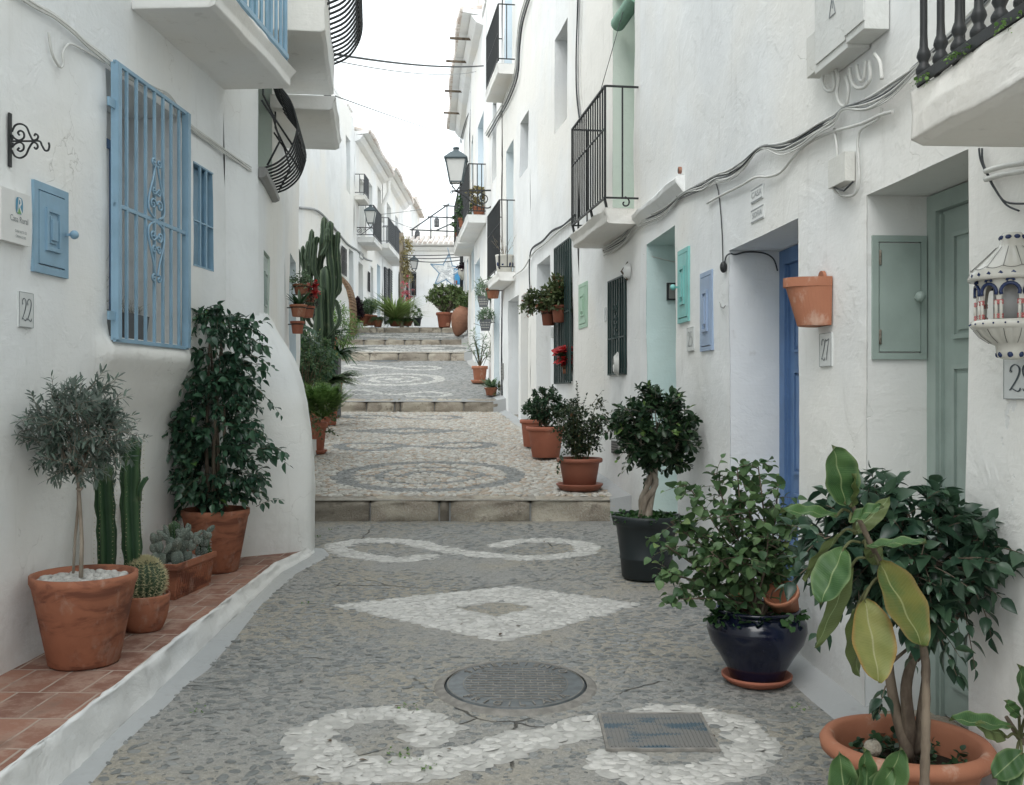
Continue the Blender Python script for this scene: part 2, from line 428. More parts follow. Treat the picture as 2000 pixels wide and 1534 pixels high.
# paving
def cobble(name, stone_a, stone_b, mort_a, mort_b, sc=22., cover=.55, smooth_scale=.9, bump=.5):
    m = NT(name)
    p = m.obj()
    warp = m.n('ShaderNodeTexNoise', {'Vector': p, 'Scale': 9.0, 'Detail': 2.0}).outputs['Color']
    vm = m.n('ShaderNodeVectorMath', operation='MULTIPLY_ADD'); m.set(vm, 0, warp); vm.inputs[1].default_value = (.06, .06, 0); m.set(vm, 2, p)
    q = m.map((1.0, 1.25, .0), vm.outputs[0], (0, 0, .3))
    v = m.n('ShaderNodeTexVoronoi', {'Vector': q, 'Scale': sc, 'Randomness': 1.0}, feature='F1')
    d = v.outputs['Distance']; cell = m.n('ShaderNodeSeparateColor', {'Color': v.outputs['Color']}).outputs
    v2 = m.n('ShaderNodeTexVoronoi', {'Vector': q, 'Scale': sc * 2.1, 'Randomness': 1.0}, feature='F1')
    c2 = m.n('ShaderNodeSeparateColor', {'Color': v2.outputs['Color']}).outputs
    big = m.noise(smooth_scale, 4, .6); edge = m.noise(30, 3)
    thr = m.mr(big, .35, .65, .64, .26)
    rad = m.math('MULTIPLY', m.math('ADD', cell[0], .35), thr)
    rad = m.math('ADD', rad, m.math('MULTIPLY', m.math('SUBTRACT', edge, .5), .28))
    df = m.math('SUBTRACT', rad, d)
    mask = m.mr(df, .0, .06)
    mask2 = m.mr(m.math('SUBTRACT', m.math('MULTIPLY', c2[1], .36), v2.outputs['Distance']), 0, .05)
    mask2 = m.math('MULTIPLY', mask2, m.mr(m.noise(2.3, 3), .5, .62, .15, .8))
    mort = m.mix(m.mr(m.noise(1.1, 5, .6), .4, .62), mort_a, mort_b)
    mort = m.mix(m.math('MULTIPLY', m.mr(m.noise(38, 4, .65), .35, .7), .55), mort, tuple(x * .62 for x in mort_a))
    mort = m.mix(m.math('MULTIPLY', m.mr(m.noise(110, 3, .6), .5, .75), .5), mort, tuple(min(1, x * 1.5) for x in mort_a))
    stc = m.mix(cell[1], stone_a, stone_b)
    stc = m.mix(m.math('MULTIPLY', m.mr(m.noise(60, 3), .4, .7), .4), stc, tuple(min(1, x * 1.6) for x in stone_b))
    col = m.mix(m.math('MULTIPLY', mask, .95), mort, stc)
    col = m.mix(m.math('MULTIPLY', mask2, .7), col, stc)
    # settled grime and wear with shapes of their own
    crack = m.n('ShaderNodeTexVoronoi', {'Vector': vm.outputs[0], 'Scale': .75}, feature='DISTANCE_TO_EDGE').outputs['Distance']
    ck = m.math('MULTIPLY', m.mr(crack, .0, .006, 1, 0), m.mr(m.noise(1.6, 2), .52, .6))
    col = m.mix(m.math('MULTIPLY', ck, .8), col, (.05, .045, .035))
    col = m.mix(m.math('MULTIPLY', m.mr(m.noise(.8, 5, .65), .55, .75), .35), col, tuple(x * .55 for x in mort_b))
    h = m.math('ADD', m.math('MULTIPLY', mask, .5), m.math('MULTIPLY', m.noise(26, 5, .7), 1.0))
    h = m.math('SUBTRACT', m.math('ADD', h, m.math('MULTIPLY', mask2, .3)), ck)
    m.P(color=col, rough=m.mr(mask, 0, 1, .85, .55), spec=.3, normal=m.bump(h, bump, .015))
    return m.m
M['pave_grey'] = cobble('grey_cobble_paving', (.11, .12, .12), (.255, .26, .25), (.31, .305, .285), (.345, .315, .255), sc=26., bump=1.0)
M['pave_grey_up'] = cobble('grey_cobble_paving_upper', (.16, .175, .18), (.26, .265, .26), (.30, .30, .29), (.28, .27, .25), sc=18)
M['pave_cream'] = flat('cream_mortar', (.36, .335, .29), .9, .15, .35, 18)
def pebblemat(name, a, b, c=None, rough=.55):
    m = NT(name); t = m.tint(); col = m.mix(t[0], a, b)
    if c: col = m.mix(m.mr(t[1], .7, .75), col, c)
    col = m.mix(m.math('MULTIPLY', m.mr(m.noise(35, 4), .4, .72), .35), col, tuple(x * .6 for x in a))
    m.P(color=col, rough=rough, spec=.35, normal=m.bump(m.noise(60, 3), .3, .004)); return m.m
M['peb_w'] = pebblemat('white_marble_pebble', (.41, .40, .375), (.57, .555, .52))
M['peb_c'] = pebblemat('cream_pebble', (.33, .31, .27), (.54, .52, .475), (.40, .33, .26))
M['peb_g'] = pebblemat('grey_pebble', (.15, .157, .152), (.27, .272, .258))
M['peb_w2'] = pebblemat('worn_pale_pebble', (.33, .33, .31), (.50, .49, .46))
def stone_m():
    m = NT('limestone_step'); tq = m.tint(); n = m.noise(2.5, 5); f = m.noise(70, 4, .7)
    col = m.mix(m.mr(n, .38, .62), (.47, .425, .345), (.32, .275, .22)); col = m.mix(m.math('MULTIPLY', m.mr(f, .45, .7), .6), col, (.50, .475, .42))
    col = m.mix(m.math('MULTIPLY', m.mr(m.noise(6, 5, .65), .56, .66), .6), col, (.15, .125, .10))
    col = m.mix(m.mr(tq[0], .5, 1.0, 0, .75), col, (.155, .135, .11))
    m.P(color=col, rough=.85, spec=.2, normal=m.bump(m.math('ADD', f, m.math('MULTIPLY', m.noise(11, 5, .65), 1.6)), .85, .02, m.bevel(.02))); return m.m
M['stone'] = stone_m()
def tiles_m():
    m = NT('terracotta_floor_tiles')
    q = m.map((1, 1, 1), m.obj(), (0, 0, .03))
    w = m.n('ShaderNodeTexNoise', {'Vector': m.obj(), 'Scale': 3.0, 'Detail': 2.0}).outputs['Color']
    vm = m.n('ShaderNodeVectorMath', operation='MULTIPLY_ADD'); m.set(vm, 0, w); vm.inputs[1].default_value = (.02, .02, 0); m.set(vm, 2, q)
    b = m.n('ShaderNodeTexBrick', {'Vector': vm.outputs[0], 'Color1': (.19, .095, .07), 'Color2': (.32, .165, .115), 'Mortar': (.38, .31, .26), 'Scale': 1.0, 'Mortar Size': .007, 'Mortar Smooth': .5, 'Brick Width': .165, 'Row Height': .30}, offset=.5)
    col = m.mix(m.math('MULTIPLY', m.mr(m.noise(6, 6, .7), .42, .62), .7), b.outputs['Color'], (.40, .28, .22))
    col = m.mix(m.math('MULTIPLY', m.mr(m.noise(3, 5, .65), .54, .68), .6), col, (.13, .065, .045))
    m.P(color=col, rough=.75, spec=.25, normal=m.bump(m.math('SUBTRACT', m.math('MULTIPLY', m.noise(30, 4), .5), b.outputs['Fac']), .5, .006)); return m.m
M['tiles'] = tiles_m()
M['terrain'] = flat('dry_earth', (.25, .22, .17), .95, .1, .3, 3)
M['box_grey'] = plaster('meter_box_paint', (.70, .71, .69), bev=.004, streak=.1)
def mesh_glass(): return M['glass']
M['motif_mortar'] = flat('pale_motif_mortar', (.46, .45, .42), .85, .2, .25, 20)
# ---------------------------------------------------------------- street geometry
TR = [(-6, 8.73, 0.0, .043), (8.73, 16.7, -.112, .0765), (16.7, 23.4, -.892, .134), (23.4, 25.5, -.71, .134), (25.5, 27.8, -.57, .134), (27.8, 70, 1.642, .06)]
def GZ(Y):
    for a, b, c, s in TR:
        if Y < b: return c + s * Y
    return TR[-1][2] + TR[-1][3] * Y
def G(px, py, zo=0.0):
    k = (767 - py) / F; best = None
    for a, b, c, s in TR:
        if abs(k - s) < 1e-9: continue
        Y = (c + zo - EYE) / (k - s)
        if a - .35 <= Y <= b + .35 and Y > .3:
            if best is None or abs(Y - min(max(Y, a), b)) < best[0]: best = (abs(Y - min(max(Y, a), b)), Y)
    Y = best[1] if best else 8.9
    return Vector(((px - 1000) / F * Y, Y, GZ(Y)))
def poly(pts, y):
    for (x0, y0), (x1, y1) in zip(pts, pts[1:]):
        if y <= y1: return x0 + (x1 - x0) * (y - y0) / (y1 - y0)
    (x0, y0), (x1, y1) = pts[-2], pts[-1]
    return x0 + (x1 - x0) * (y - y0) / (y1 - y0)
RW = [(1.95, -2), (1.44, 4.08), (1.05, 8.73), (-.12, 16.7), (-.93, 23.4), (-1.46, 30.0)]
LW = [(-2.50, -2), (-2.13, 4.16), (-1.97, 6.85), (-1.83, 7.2), (-2.40, 11.3)]
LE = [(-1.57, -6), (-1.535, 6.65), (-1.45, 7.15), (-1.44, 7.3), (-2.0, 8.8), (-2.5, 12), (-3.1, 16.7), (-4.2, 23.4), (-4.8, 28), (-4.9, 60)]   # street's edge on that side
def XR(y): return poly(RW, y)
def XL(y): return poly(LW, y)
def XE(y): return poly(LE, y)
def RY(px):   # where the sight line through column px meets the house line
    k = (px - 1000) / F
    for (x0, y0), (x1, y1) in zip(RW, RW[1:]):
        m = (x1 - x0) / (y1 - y0); Y = (x0 - m * y0) / (k - m)
        if y0 - .01 <= Y <= y1 + .01: return Y
    return None
def LY(px, L=LW):
    k = (px - 1000) / F
    for (x0, y0), (x1, y1) in zip(L, L[1:]):
        m = (x1 - x0) / (y1 - y0)
        if abs(k - m) < 1e-6: continue
        Y = (x0 - m * y0) / (k - m)
        if y0 - .01 <= Y <= y1 + .01: return Y
    return None
def RZ(px, py): return EYE + (767 - py) / F * RY(px)

# terrain under everything
mb = MB()
def terr(u, v):
    y = -40 + v * 240; x = -120 + u * 240
    z = GZ(min(max(y, -6), 60)) - .35 + (0 if y < 60 else (y - 60) * .03)
    return (x, y, z)
mb.grid(terr, 24, 80, smooth=False)
struct('terrain', mb, M['terrain'])

# ---- street motifs, in ground coordinates -------------------------------------------------
def seg_dist(p, pts):
    best = 1e9
    for a, b in zip(pts, pts[1:]):
        d = b - a; t = max(0, min(1, np.dot(p - a, d) / max(1e-9, np.dot(d, d)))); best = min(best, np.linalg.norm(p - a - d * t))
    return best
def seg_dist_v(Pn, pts):
    best = np.full(len(Pn), 1e9)
    for a, b in zip(pts, pts[1:]):
        d = b - a; t = np.clip(((Pn - a) @ d) / max(1e-9, d @ d), 0, 1)
        best = np.minimum(best, np.linalg.norm(Pn - a - t[:, None] * d, axis=1))
    return best
def gl(pts, sc=1.0, o=(0, 0), n=6):
    return [np.array(q) for q in catmull([tuple(G(o[0] + x / sc, o[1] + y / sc).xy) for x, y in pts], n)]
def motif_s(pts, w): return ('band', pts, w)
z2 = (2.5, (500, 960))
S1 = gl([(850, 1195), (880, 1160), (810, 1120), (690, 1088), (560, 1088), (420, 1115), (305, 1165), (265, 1228), (310, 1300), (440, 1350), (650, 1365), (900, 1325), (1150, 1265), (1400, 1200), (1600, 1150), (1760, 1110), (2060, 1082), (2300, 1120), (2420, 1210), (2380, 1310), (2200, 1380), (1950, 1390), (1730, 1320)], *z2)
S2 = gl([(835, 318), (700, 335), (520, 318), (400, 285), (430, 255), (560, 242), (720, 244), (850, 268), (1000, 298), (1200, 318), (1400, 325), (1560, 308), (1620, 285), (1580, 255), (1450, 240), (1300, 243), (1190, 265)], *z2)
def mask1(Pn):
    r = np.zeros(len(Pn), bool)
    jit = .02 * vnoise(Pn[:, 0] * 9, Pn[:, 1] * 9)
    N1 = len(S1)
    for i in range(0, N1 - 3, 3):
        rd = float(np.interp(i / 6, [0, 1, 2.5, 4, 5, 6.5, 8, 10, 13, 16, 19, 22], [.075, .08, .055, .05, .055, .08, .10, .09, .08, .072, .075, .085])); r |= seg_dist_v(Pn, S1[i:i + 4]) + jit < rd
    r |= seg_dist_v(Pn, S2) + jit < .072
    # diamond
    a, b, c, d = [np.array(G(*q).xy) for q in ((655, 1183), (1000, 1146), (1245, 1181), (980, 1254))]
    def inside(pts, sh=1.0):
        cen = sum(pts) / 4; ok = np.ones(len(Pn), bool)
        q = [cen + (p - cen) * sh for p in pts]
        for i in range(4):
            e = q[(i + 1) % 4] - q[i]; w = Pn - q[i]
            ok &= (e[0] * w[:, 1] - e[1] * w[:, 0]) < 0
        return ok
    big = inside([a, b, c, d]); small = inside([a, b, c, d], .30)
    r |= big & ~small
    return r
# upper tread (cream with grey)
zA = (3.836, (560, 620))
C2 = np.array(G(838, 930).xy); R2 = .98
T2S = gl([(830, 975), (700, 1000), (520, 1000), (395, 975), (440, 955), (600, 950), (780, 955), (900, 970), (1040, 975), (1200, 985), (1400, 985), (1530, 962), (1430, 945), (1270, 945), (1130, 958)], *zA)
T2T = gl([(640, 765), (450, 755), (470, 740), (700, 742), (900, 762), (1150, 768), (1290, 757), (1200, 742), (1000, 745)], *zA)
def mask2(Pn):
    r = np.zeros(len(Pn), bool)
    d = Pn - C2; rr = np.hypot(d[:, 0], d[:, 1]) + .02 * vnoise(Pn[:, 0] * 6, Pn[:, 1] * 6)
    r |= (rr < R2) & (rr > R2 - .21)
    r |= (rr < .56) & (rr > .46); r |= (rr < .30) & (rr > .16) & (d[:, 1] > -.1)
    r |= (np.abs(d[:, 1] + .05) < .05) & (rr > .28) & (rr < .8)
    dm = [np.array(G(*q).xy) for q in ((668, 843), (790, 837), (930, 842), (795, 852))]
    cen = sum(dm) / 4; hx = (dm[2][0] - dm[0][0]) / 2; hy = (dm[1][1] - dm[3][1]) / 2
    q = np.abs(Pn[:, 0] - cen[0]) / hx + np.abs(Pn[:, 1] - cen[1]) / max(hy, .3)
    r |= (q < 1) & (q > .33)
    r |= seg_dist_v(Pn, T2S) < .10; r |= seg_dist_v(Pn, T2T) < .09
    return r
C3 = np.array(G(771, 741.5).xy)
zB = zA
T3S = gl([(690, 572), (560, 585), (450, 570), (470, 552), (600, 548), (700, 575), (860, 580), (980, 565), (1100, 562), (1215, 578), (1150, 595), (1000, 597), (920, 588)], *zB)
T3T = gl([(690, 378), (600, 385), (460, 370), (480, 357), (600, 360), (760, 375), (900, 392), (1050, 395), (1145, 383), (1050, 368), (890, 372)], *zB)
def mask3(Pn):
    d = Pn - C3; rr = np.hypot(d[:, 0], d[:, 1]); r = (rr < 1.0) & (rr > .80)
    r |= (rr < .52) & (rr > .38) & (np.abs(d[:, 0]) > .08); r |= (rr < .18)
    r |= seg_dist_v(Pn, T3S) < .08; r |= seg_dist_v(Pn, T3T) < .08
    return r
def mask45(Pn, c, w=.9, h=.45):
    d = np.hypot((Pn[:, 0] - c[0]) / w, (Pn[:, 1] - c[1]) / h); return ((d < 1) & (d > .62)) | (d < .25)

# pebble template: low dome with an irregular outline
k = 9; ang = np.arange(k) * 2 * PI / k
PT = np.array([(math.cos(a), math.sin(a), -.25) for a in ang] + [(.86 * math.cos(a), .86 * math.sin(a), .55) for a in ang] + [(.45 * math.cos(a), .45 * math.sin(a), .93) for a in ang] + [(0, 0, 1.0)])
PFq = np.array([(j * k + i, j * k + (i + 1) % k, (j + 1) * k + (i + 1) % k, (j + 1) * k + i) for j in (0, 1) for i in range(k)])
PFt = np.array([(2 * k + i, 2 * k + (i + 1) % k, 3 * k) for i in range(k)])
def pebbles(mb, pts, size, flat_=.32, mat=0, sink=.0, seed=0, tilt=.05):
    r = np.random.default_rng(seed); N = len(pts)
    if not N: return
    a = r.uniform(-.5, .5, N) + PI / 2 * (r.random(N) < .2)
    sx = size * r.uniform(.75, 1.25, N); sy = sx * r.uniform(.5, .8, N); sz = size * flat_ * r.uniform(.6, 1.2, N)
    z = np.array([GZ(y) for y in pts[:, 1]]) - sink
    slope = np.array([(GZ(y + .01) - GZ(y - .01)) / .02 for y in pts[:, 1]]); slope = np.clip(slope, 0, .14)
    X = np.stack([np.cos(a) * sx, np.sin(a) * sx, np.sin(a) * sx * slope + r.normal(0, tilt, N) * sx], 1)
    Y = np.stack([-np.sin(a) * sy, np.cos(a) * sy, np.cos(a) * sy * slope + r.normal(0, tilt, N) * sy], 1)
    Z = np.stack([0 * sz, 0 * sz, sz], 1)
    pos = np.stack([pts[:, 0], pts[:, 1], z + (.0012 if flat_ < .05 else .003)], 1)
    K = len(PT); V = pos[:, None] + PT[None, :, 0:1] * X[:, None] + PT[None, :, 1:2] * Y[:, None] + PT[None, :, 2:3] * Z[:, None]
    wob = 1 + .24 * r.uniform(-1, 1, (N, k)); rad = np.concatenate([wob, wob, wob, np.ones((N, 1))], 1)
    V[:, :, :2] = pos[:, None, :2] + (V[:, :, :2] - pos[:, None, :2]) * rad[:, :, None]
    T = np.repeat(np.stack([r.random(N), r.random(N), 0 * a], 1), K, 0)
    base = (np.arange(N) * K)[:, None, None]
    n0 = mb.n
    mb.add(V.reshape(-1, 3), (PFq[None] + base).reshape(-1, 4), mat, T, True)
    mb.G.append(((PFt[None] + base).reshape(-1, 3) + n0, mat, True))
def hexgrid(x0, x1, y0, y1, d, seed, dy=.72):
    r = np.random.default_rng(seed); ys = np.arange(y0, y1, d * dy); out = []
    for i, y in enumerate(ys):
        xs = np.arange(x0 + (d / 2 if i % 2 else 0), x1, d); out.append(np.stack([xs, np.full(len(xs), y)], 1))
    P_ = np.concatenate(out); return P_ + r.uniform(-.3, .3, P_.shape) * np.array([d, d * dy])
def sheet(mb, Y0, Y1, x0f, x1f, zo=0., mat=0, nu=10, nv=20):
    mb.grid(lambda u, v: (lambda y: (x0f(y) + (x1f(y) - x0f(y)) * u, y, GZ(min(max(y, Y0 + 1e-4), Y1 - 1e-4)) + zo))(Y0 + (Y1 - Y0) * v), nu, nv, mat, smooth=False)

def inedge(P_, m=.0): 
    xe = np.array([XE(y) for y in P_[:, 1]]) + m; xr = np.array([XR(y) for y in P_[:, 1]]) - .12 - m
    return (P_[:, 0] > xe) & (P_[:, 0] < xr)
def holes(P_):   # where the iron covers are let into the paving
    c = np.array(G(1007, 1341).xy); r = np.hypot(P_[:, 0] - c[0], P_[:, 1] - c[1]) > .375
    g0, g1 = G(1170, 1470), G(1392, 1392)
    b = (P_[:, 0] > .36 - .03) & (P_[:, 0] < .785 + .02) & (P_[:, 1] > 3.68) & (P_[:, 1] < 4.14)
    return r & ~b
# lower paving
mb = MB(); 
A = np.linspace(-6, 8.73, 120)
sheet(mb, -6, 8.73, lambda y: -3.2, lambda y: 2.4, 0, 0, 40, 100)
q = hexgrid(-1.4, 1.3, 2.6, 8.2, .040, 3); q = q[inedge(q, .05) & holes(q)]
w = q[mask1(q)]
near = w[:, 1] < 4.7
r_ = np.random.default_rng(5)
wn = hexgrid(-1.4, 1.3, 2.6, 4.75, .044, 4); wn = wn[inedge(wn, .05) & holes(wn)]; wn = wn[mask1(wn)]
pebbles(mb, wn, .052, .03, 3, .0, 14, .0)
wn = wn[r_.random(len(wn)) < .95 - .5 * (vnoise(wn[:, 0] * 5, wn[:, 1] * 5) > .35)]; pebbles(mb, wn, .0265, .15, 1, .0, 11, .10)
pebbles(mb, w[~near], .045, .04, 3, .0, 15, .0); wf = w[~near]; wf = wf[r_.random(len(wf)) < .94 - .5 * (vnoise(wf[:, 0] * 4, wf[:, 1] * 4) > .45)]; pebbles(mb, wf, .0255, .11, 1, 0, 12, .06)
# scattered darker stones standing just proud of the mortar
sc = hexgrid(-1.5, 1.3, 2.6, 8.6, .062, 8); sc = sc[inedge(sc, .03) & holes(sc)]; sc = sc[~mask1(sc)]
keep = (fbm(sc[:, 0] * 1.3, sc[:, 1] * 1.3, 3.0) + .9 * (np.abs(sc[:, 0] + .1) - .55) > -.12) & (r_.random(len(sc)) < .6)
pebbles(mb, sc[keep], .023, .11, 2, .0012, 13, .05)
struct('street_paving', mb, [M['pave_grey'], M['peb_w'], M['peb_g'], M['motif_mortar']], 'grey cobbled paving with white pebble scrolls and diamond')
# second tread: cream pebbles with grey figures
mb = MB(); sheet(mb, 8.73, 16.7, lambda y: -4.2, lambda y: 1.8, 0, 0, 20, 40)
q = hexgrid(-3.2, 1.0, 8.95, 16.7, .058, 21); q = q[inedge(q)]
m2 = mask2(q); pebbles(mb, q[~m2], .036, .38, 1, 0, 22, .12)
q = hexgrid(-3.2, 1.0, 8.95, 16.7, .05, 23); q = q[inedge(q)]; q = q[mask2(q)]; pebbles(mb, q, .030, .22, 2, 0, 24, .05)
struct('street_paving', mb, [M['pave_cream'], M['peb_c'], M['peb_g']], 'cream pebble paving with grey circle and diamond')
mb = MB(); sheet(mb, 16.7, 23.4, lambda y: -5.4, lambda y: .6, 0, 0, 20, 30)
q = hexgrid(-4.2, 0, 16.95, 23.4, .07, 31); q = q[inedge(q)]; m3 = mask3(q); pebbles(mb, q[m3], .036, .2, 1, 0, 32)
q2 = q[~m3]; q2 = q2[r_.random(len(q2)) < .55]; pebbles(mb, q2, .036, .16, 2, .002, 33, .03)
struct('street_paving', mb, [M['pave_grey_up'], M['peb_w2'], M['peb_g']], 'grey paving with white pebble circle')
for i, (Y0, Y1, base, pm, fm) in enumerate(((23.4, 25.5, 'pave_cream', 'peb_w2', 'peb_g'), (25.5, 27.8, 'pave_grey_up', 'peb_g', 'peb_w2'))):
    mb = MB(); sheet(mb, Y0, Y1, lambda y: -6, lambda y: 0, 0, 0, 10, 8)
    q = hexgrid(-5, -1, Y0 + .3, Y1, .085, 41 + i); q = q[inedge(q)]; m4 = mask45(q, (-2.6, (Y0 + Y1) / 2 + .15), 1.5, .7)
    pebbles(mb, q[~m4], .05, .28, 1, 0, 43 + i); pebbles(mb, q[m4], .05, .25, 2, 0, 45 + i)
    struct('street_paving', mb, [M[base], M[pm], M[fm]])
mb = MB(); sheet(mb, 27.8, 60, lambda y: -8, lambda y: 4, 0, 0, 4, 20); struct('street_paving', mb, [M['pave_grey_up']])

# ---- stone steps ---------------------------------------------------------------------------
def step_blocks(Yr, zb, zt, bounds, depth, label, ground_front, amp=.012, seed=0):
    t = thing('stone_step', ((bounds[0] + bounds[-1]) / 2, Yr, zb), label, 'step', 'stone steps across the street')
    rr = np.random.default_rng(seed)
    for i, (x0, x1) in enumerate(zip(bounds, bounds[1:])):
        mb = MB(); gap = rr.uniform(.004, .012); x0 += gap; x1 -= gap
        nx = max(2, int((x1 - x0) / .05)); ox = rr.uniform(0, 50); bow = rr.uniform(-.012, .02)
        prof = [(.0, -.06), (.0, .25), (.0, .5), (.002, .75), (.008, .9), (.028, .985), (.07, 1.0), (.5, 1.0), (1.0, 1.0)]
        V = []
        for j, (d, h) in enumerate(prof):
            for k_ in range(nx + 1):
                u = k_ / nx; x = x0 + (x1 - x0) * u
                e = min(u, 1 - u) * (x1 - x0); rnd = .03 * max(0, 1 - e / .05) ** 2
                a = 1.7 * amp * float(fbm(x * 5 + ox, j * 1.1, seed, 4))
                yy = Yr + (d * depth if d >= .5 else d) + (a + rnd if d < .5 else 0) - bow * math.sin(u * PI) * (d < .5)
                zz = zb + (zt - zb) * h + (a * .35 - rnd * .35 if h > .7 else 0) + .003
                if d >= .5: zz += (GZ(Yr + d * depth + .01) - GZ(Yr + .02)) 
                V.append((x, yy, zz))
        w_ = nx + 1; Fc = [(j * w_ + k_, j * w_ + k_ + 1, (j + 1) * w_ + k_ + 1, (j + 1) * w_ + k_) for j in range(len(prof) - 1) for k_ in range(nx)]
        tn = (rr.uniform(.3, .85), 0, 0) if x1 - x0 > .12 else (1., 0, 0)
        mb.add(V, np.array(Fc), 0, tn, smooth=True)
        # end cheeks
        for k_ in (0, nx):
            idx = [V[j * w_ + k_] for j in range(len(prof))] + [(V[k_][0], Yr + depth, zb - .06)]
            mb.add(idx, [tuple(range(len(idx)))])
        mb.build('step_stone', M['stone'], t)
    # mortar core behind the stones
    mb = MB(); mb.box(((bounds[0] + bounds[-1]) / 2, Yr + depth / 2 + .03, (zb + zt) / 2 - .03), (bounds[-1] - bounds[0] - .02, depth - .06, zt - zb)); mb.build('mortar_bed', M['cement'], t)
def bx(pxs, Y): return [(p - 1000) / F * Y for p in pxs]
step_blocks(8.73, GZ(8.72), GZ(8.74), bx([594, 722, 857, 878, 1036, 1214], 8.73), .30, 'lowest stone step below the cream pebble paving', None, .014, 1)
step_blocks(16.7, GZ(16.69), GZ(16.71), bx([640, 715, 770, 782, 848, 906, 978], 16.7), .32, 'second stone step, behind the circle of grey pebbles', None, .012, 2)
step_blocks(23.4, GZ(23.39), GZ(23.41), bx([640, 684, 722, 778, 836, 880, 916], 23.4), .34, 'third stone step, above the worn grey paving', None, .01, 3)
step_blocks(25.5, GZ(25.49), GZ(25.51), bx([650, 672, 710, 752, 790, 822, 860, 912], 25.5), .34, 'fourth stone step, just below the clay amphora', None, .01, 4)
step_blocks(27.8, GZ(27.79), GZ(27.81), bx([655, 690, 735, 750, 820, 862, 905], 27.8), .36, 'topmost stone step, in front of the far row of pot plants', None, .01, 5)

# cement fillets at the foot of the walls
mb = MB()
for (a, b) in ((-6, 8.72), (8.74, 16.69), (16.71, 23.39), (23.41, 25.49), (25.51, 27.79)):
    n = int((b - a) / .15) + 1
    def fil(u, v, a=a, b=b):
        y = a + (b - a) * v; w = .17 + .035 * float(vnoise(y * 2.3, 1.5)); x = XR(y) + .02
        return (x - w * u, y, GZ(min(max(y, a + 1e-3), b - 1e-3)) + .045 * (1 - u) ** 1.5 + .006 - .012 * (u > .99))
    mb.grid(fil, 4, n)
    if a > 0: mb.hexa([(XR(a) - .19, a - .02, GZ(a - .05) - .02), (XR(a) + .03, a - .02, GZ(a - .05) - .02), (XR(a) + .03, a + .25, GZ(a - .05)), (XR(a) - .19, a + .25, GZ(a - .05)), (XR(a) - .19, a - .02, GZ(a + .05) + .008), (XR(a) + .03, a - .02, GZ(a + .05) + .05), (XR(a) + .03, a + .25, GZ(a + .05) + .04), (XR(a) - .19, a + .25, GZ(a + .05) + .004)])
def fil2(u, v):
    y = -4 + 11.5 * v; x = XE(y) ; w = .10 + .035 * float(vnoise(y * 2.1, 7.5)) + .02 * float(vnoise(y * 9.1, 3.5)) + .03 * max(0, y - 6.8)
    return (x + w * u, y, GZ(y) + .012 * (1 - u) ** 1.2 + .004 - .010 * (u > .99))
mb.grid(fil2, 4, 110)
struct('cement_kerb', mb, [M['cement']])

# raised tiled ledge with a whitewashed kerb face
def ledge_z(y): return .302 + max(0, y - 3) * .0135
mb = MB()
mb.grid(lambda u, v: (lambda y: (-2.62 + (XE(y) - .055 + 2.62) * u, y, ledge_z(y)))(-4 + 11.2 * v), 8, 60, 0, smooth=False)
def kerbf(u, v):
    y = -4 + 11.35 * v; x = XE(y); n1 = float(fbm(y * 3, u * 2, 1.2)); n2 = float(fbm(y * 11, u * 5, 4.2))
    zt = ledge_z(y) + .012; zb = GZ(y) + .008
    pr = [(-.052, zt - .02), (-.050, zt + .003), (-.040, zt + .004), (-.034, zt + .001), (-.030, zt - .008), (-.018, zt * .5 + zb * .5), (-.004, zb + .02), (.006, zb - .01)]
    i = min(int(u * 7.001), 6); f = u * 7 - i; a, b = pr[i], pr[i + 1]
    return (x + a[0] + (b[0] - a[0]) * f + .006 * n1 + .006 * n2 + .004 * float(vnoise(y * 30, u * 9)), y, a[1] + (b[1] - a[1]) * f + .004 * n2 * (u > .2))
mb.grid(kerbf, 14, 260, 1)
struct('tiled_kerb_ledge', mb, [M['tiles'], M['wall_near']], 'terracotta tiled ledge with whitewashed kerb face')
# ---------------------------------------------------------------- frames on a wall plane
class Fr:
    """u runs along the wall (away from the camera), n outward to the street, z up"""
    def __init__(s, xf, ya, yb, side):
        a, b = Vector((xf(ya), ya, 0)), Vector((xf(yb), yb, 0)); s.O = a; s.T = (b - a).normalized(); s.side = side
        s.N = Vector((-s.T.y, s.T.x, 0)) if side > 0 else Vector((s.T.y, -s.T.x, 0)); s.L = (b - a).length; s.ya = ya
    def u(s, y): return (y - s.ya) / s.T.y
    def p(s, u, z, n=0.): return s.O + s.T * u + s.N * n + Vector((0, 0, z))
    def box(s, mb, u0, u1, z0, z1, n0, n1, mat=0, tint=(.5, 0, 0)):
        q = [s.p(u0, z0, n1), s.p(u1, z0, n1), s.p(u1, z0, n0), s.p(u0, z0, n0)]
        if s.side > 0: q = q[::-1]
        mb.hexa([*q, *[v + Vector((0, 0, z1 - z0)) for v in q]], mat, tint)
    def side_frame(s, u0, n0=0.):      # plane of the far reveal: u runs into the wall, n towards the camera
        f = Fr.__new__(Fr); f.O = s.p(u0, 0, n0); f.T = -s.N; f.N = -s.T; f.side = -s.side; f.ya = 0; f.L = 1; return f
def fr_at(O, T, N, side=1):
    f = Fr.__new__(Fr); f.O = Vector(O); f.T = Vector(T).normalized(); f.N = Vector(N).normalized(); f.side = side; f.ya = 0; f.L = 1; return f

